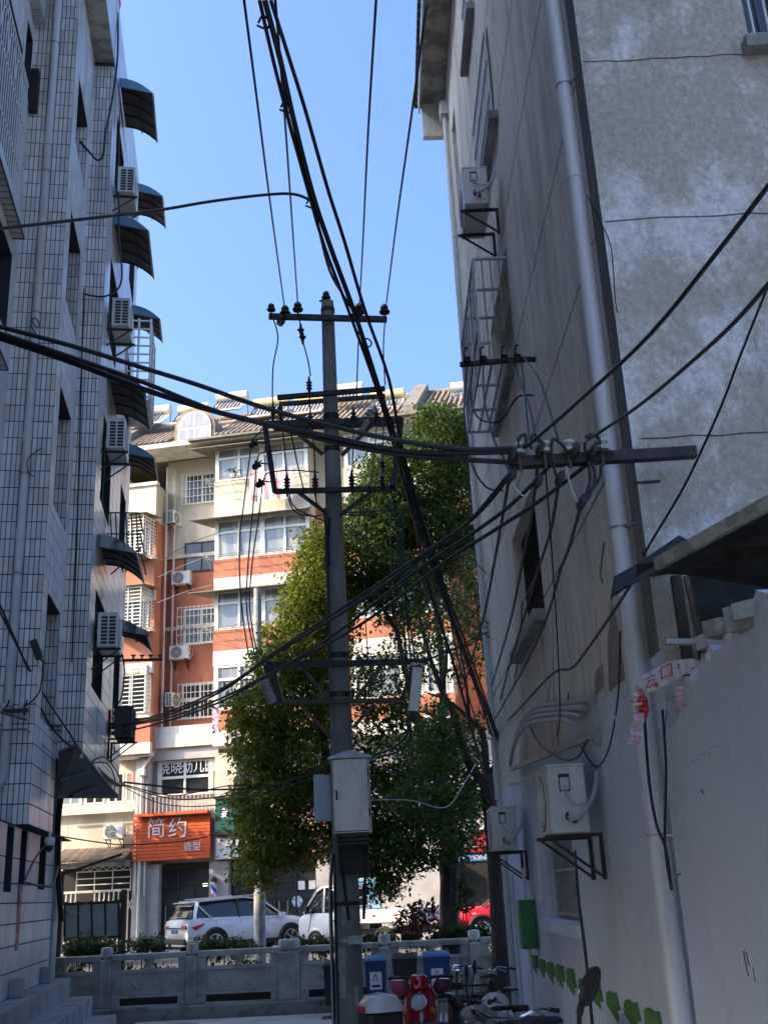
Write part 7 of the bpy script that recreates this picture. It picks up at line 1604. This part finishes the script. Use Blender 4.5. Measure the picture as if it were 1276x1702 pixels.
# nearest mirror on its stem, belongs to a scooter below the frame
p = P(975, 1640, 5.2)
fs_ = thing('motor_scooter', 'scooter nearest the camera, only its tall black mirror in the frame', 'scooter', (p.x - .1, 5.2, 0), 'scooters parked in the alley')
e_ = (P(982, 1612, 5.2) - P(965, 1668, 5.2)); n_ = V((.75, -.66, .1)).normalized(); ev = e_.normalized(); sv = n_.cross(ev).normalized()
ov = [p + ev * (.088 * math.sin(a)) + sv * (.052 * math.cos(a)) for a in [2 * math.pi * k / 24 for k in range(24)]]
MB().prism(ov, n_ * .03).build('mirror', m_black, fs_, bevel=.006)
MB().prism([p + (q - p) * .88 - n_ * .002 for q in ov], n_ * -.002).build('mirror_glass', mat('mirror_glass', (.6, .63, .68), .05, 1, fine=0), fs_)
MB().tube(catmull([P(966, 1668, 5.2), P(962, 1690, 5.2), P(960, 1720, 5.2), P(950, 1800, 5.2) + V((-.02, .1, -.1))], 4), [.016] * 4 + [.011] * 9, 8).build('mirror_stem', m_black, fs_, True)
hb = P(950, 1800, 5.2) + V((-.02, .1, -.1)); MB().tube([hb + V((.25, 0, -.02)), hb, hb + V((-.5, .05, -.02))], .018, 8).build('handlebar', m_trim, fs_); 
MB().bar(hb + V((-.15, .1, -.05)), V((hb.x - .15, 5.5, .2)), .3, .12).build('front_shield', m_grey, fs_)
mbw = MB(); mbw._lathe(V((hb.x - .2, 5.6, .23)), [(.15, 0), (.23, .03), (.23, .09), (.15, .12)], V((1, 0, .0)), 20); mbw.build('wheel', m_tyre, fs_)
# bicycle leaning at the tree, handlebars up
def make_bike(label, loc, rz, basket=True, m=None):
    t = thing('bicycle', label, 'bicycle', (0, 0, 0), 'bicycles by the tree'); m = m or m_iron
    for x in (-.52, .52):
        mb = MB(); mb.tube([V((x + .32 * math.cos(a), 0, .34 + .32 * math.sin(a))) for a in [2 * math.pi * k / 28 for k in range(29)]], .02, 6, False); w_ = mb.build('wheel', m_tyre, t, True)
        mb = MB()
        for k in range(14): a = 2 * math.pi * k / 14; mb.tube([V((x, .02 * (-1) ** k, .34)), V((x + .31 * math.cos(a), 0, .34 + .31 * math.sin(a)))], .0025, 3)
        mb.build('spokes', m_chrome, w_)
        mb = MB(); mb.tube([V((x + .355 * math.cos(a), 0, .34 + .355 * math.sin(a))) for a in [math.pi * k / 12 for k in range(13)]], .018, 5); mb.build('mudguard', m_chrome, t, True)
    f = MB()
    for a, b in (((-.1, .30), (-.22, .82)), ((-.1, .30), (.34, .62)), ((-.2, .76), (.32, .78)), ((-.52, .34), (-.1, .3)), ((-.52, .34), (-.2, .74)), ((.34, .58), (.30, .98)), ((.34, .6), (.52, .34))): f.tube([V((a[0], 0, a[1])), V((b[0], 0, b[1]))], .016, 7)
    f.build('frame', m, t, True)
    MB().tube(catmull([V((.1, -.3, 1.02)), V((.24, -.24, 1.05)), V((.32, -.1, 1.0)), V((.32, .1, 1.0)), V((.24, .24, 1.05)), V((.1, .3, 1.02))], 4), .012, 6).build('handlebar', m_chrome, t, True)
    for s in (-1, 1): MB().tube([V((.14, s * .29, 1.03)), V((.02, s * .32, 1.01))], .018, 6).build('grip', m_black, t); MB().tube([V((.24, s * .22, 1.03)), V((.14, s * .26, .98))], .006, 4).build('brake_lever', m_chrome, t)
    mb = MB(); loft(mb, [[V((-.42, -.09, .86)), V((-.42, .09, .86)), V((-.42, .07, .92)), V((-.42, -.07, .92))], [V((-.22, -.07, .86)), V((-.22, .07, .86)), V((-.22, .05, .91)), V((-.22, -.05, .91))], [V((-.08, -.02, .86)), V((-.08, .02, .86)), V((-.08, .015, .89)), V((-.08, -.015, .89))]]); mb.build('saddle', m_seat, t, 60)
    MB().tube([V((-.1, -.08, .3)), V((-.1, .08, .3))], .05, 10).build('crank', m_iron, t)
    for a, b in (((.3, .02, .96), (.36, .0, .6)), ((.3, -.02, .96), (-.2, 0, .6))): MB().tube(catmull([V(a), (V(a) + V(b)) / 2 + V((.08, 0, .05)), V(b)], 4), .005, 4).build('brake_cable', m_black, t, True)
    if basket:
        mb = MB()
        for k in range(6): mb.tube([V((.42, -.15 + .06 * k, .72)), V((.42, -.17 + .068 * k, .98))], .004, 4); mb.tube([V((.68, -.13 + .052 * k, .74)), V((.7, -.17 + .068 * k, .98))], .004, 4)
        for z in (.72, .8, .9, .98): mb.tube([V((.42, -.17, z)), V((.7, -.17, z)), V((.7, .17, z)), V((.42, .17, z)), V((.42, -.17, z))], .004, 4)
        mb.build('basket', m_iron, t)
    t.location = loc; t.rotation_euler = (0, 0, rz); return t
p = put(800, 1600, 17.5, 1.03); make_bike('dark bicycle with tall handlebars beside the tree, left of the trunk', (p.x - .1, p.y, 0.0), math.radians(200), False)
p = put(838, 1618, 16.5, 1.0); make_bike('bicycle with chrome mudguards tucked against the tree trunk', (p.x + .1, p.y, 0.0), math.radians(160), True)
p = put(910, 1680, 8.4, 1.03); make_bike('black bicycle against the white wall, its straight handlebar in front', (p.x - .2, p.y + .3, p.z), math.radians(250), False, m_black)
p = put(846, 1655, 12.5, .98); make_scooter('dark electric bike with a shiny mirror by the black trunk', m_trim, (p.x - .2, p.y + .3, 0), math.radians(170), (None, None), None, True, m_maroon)
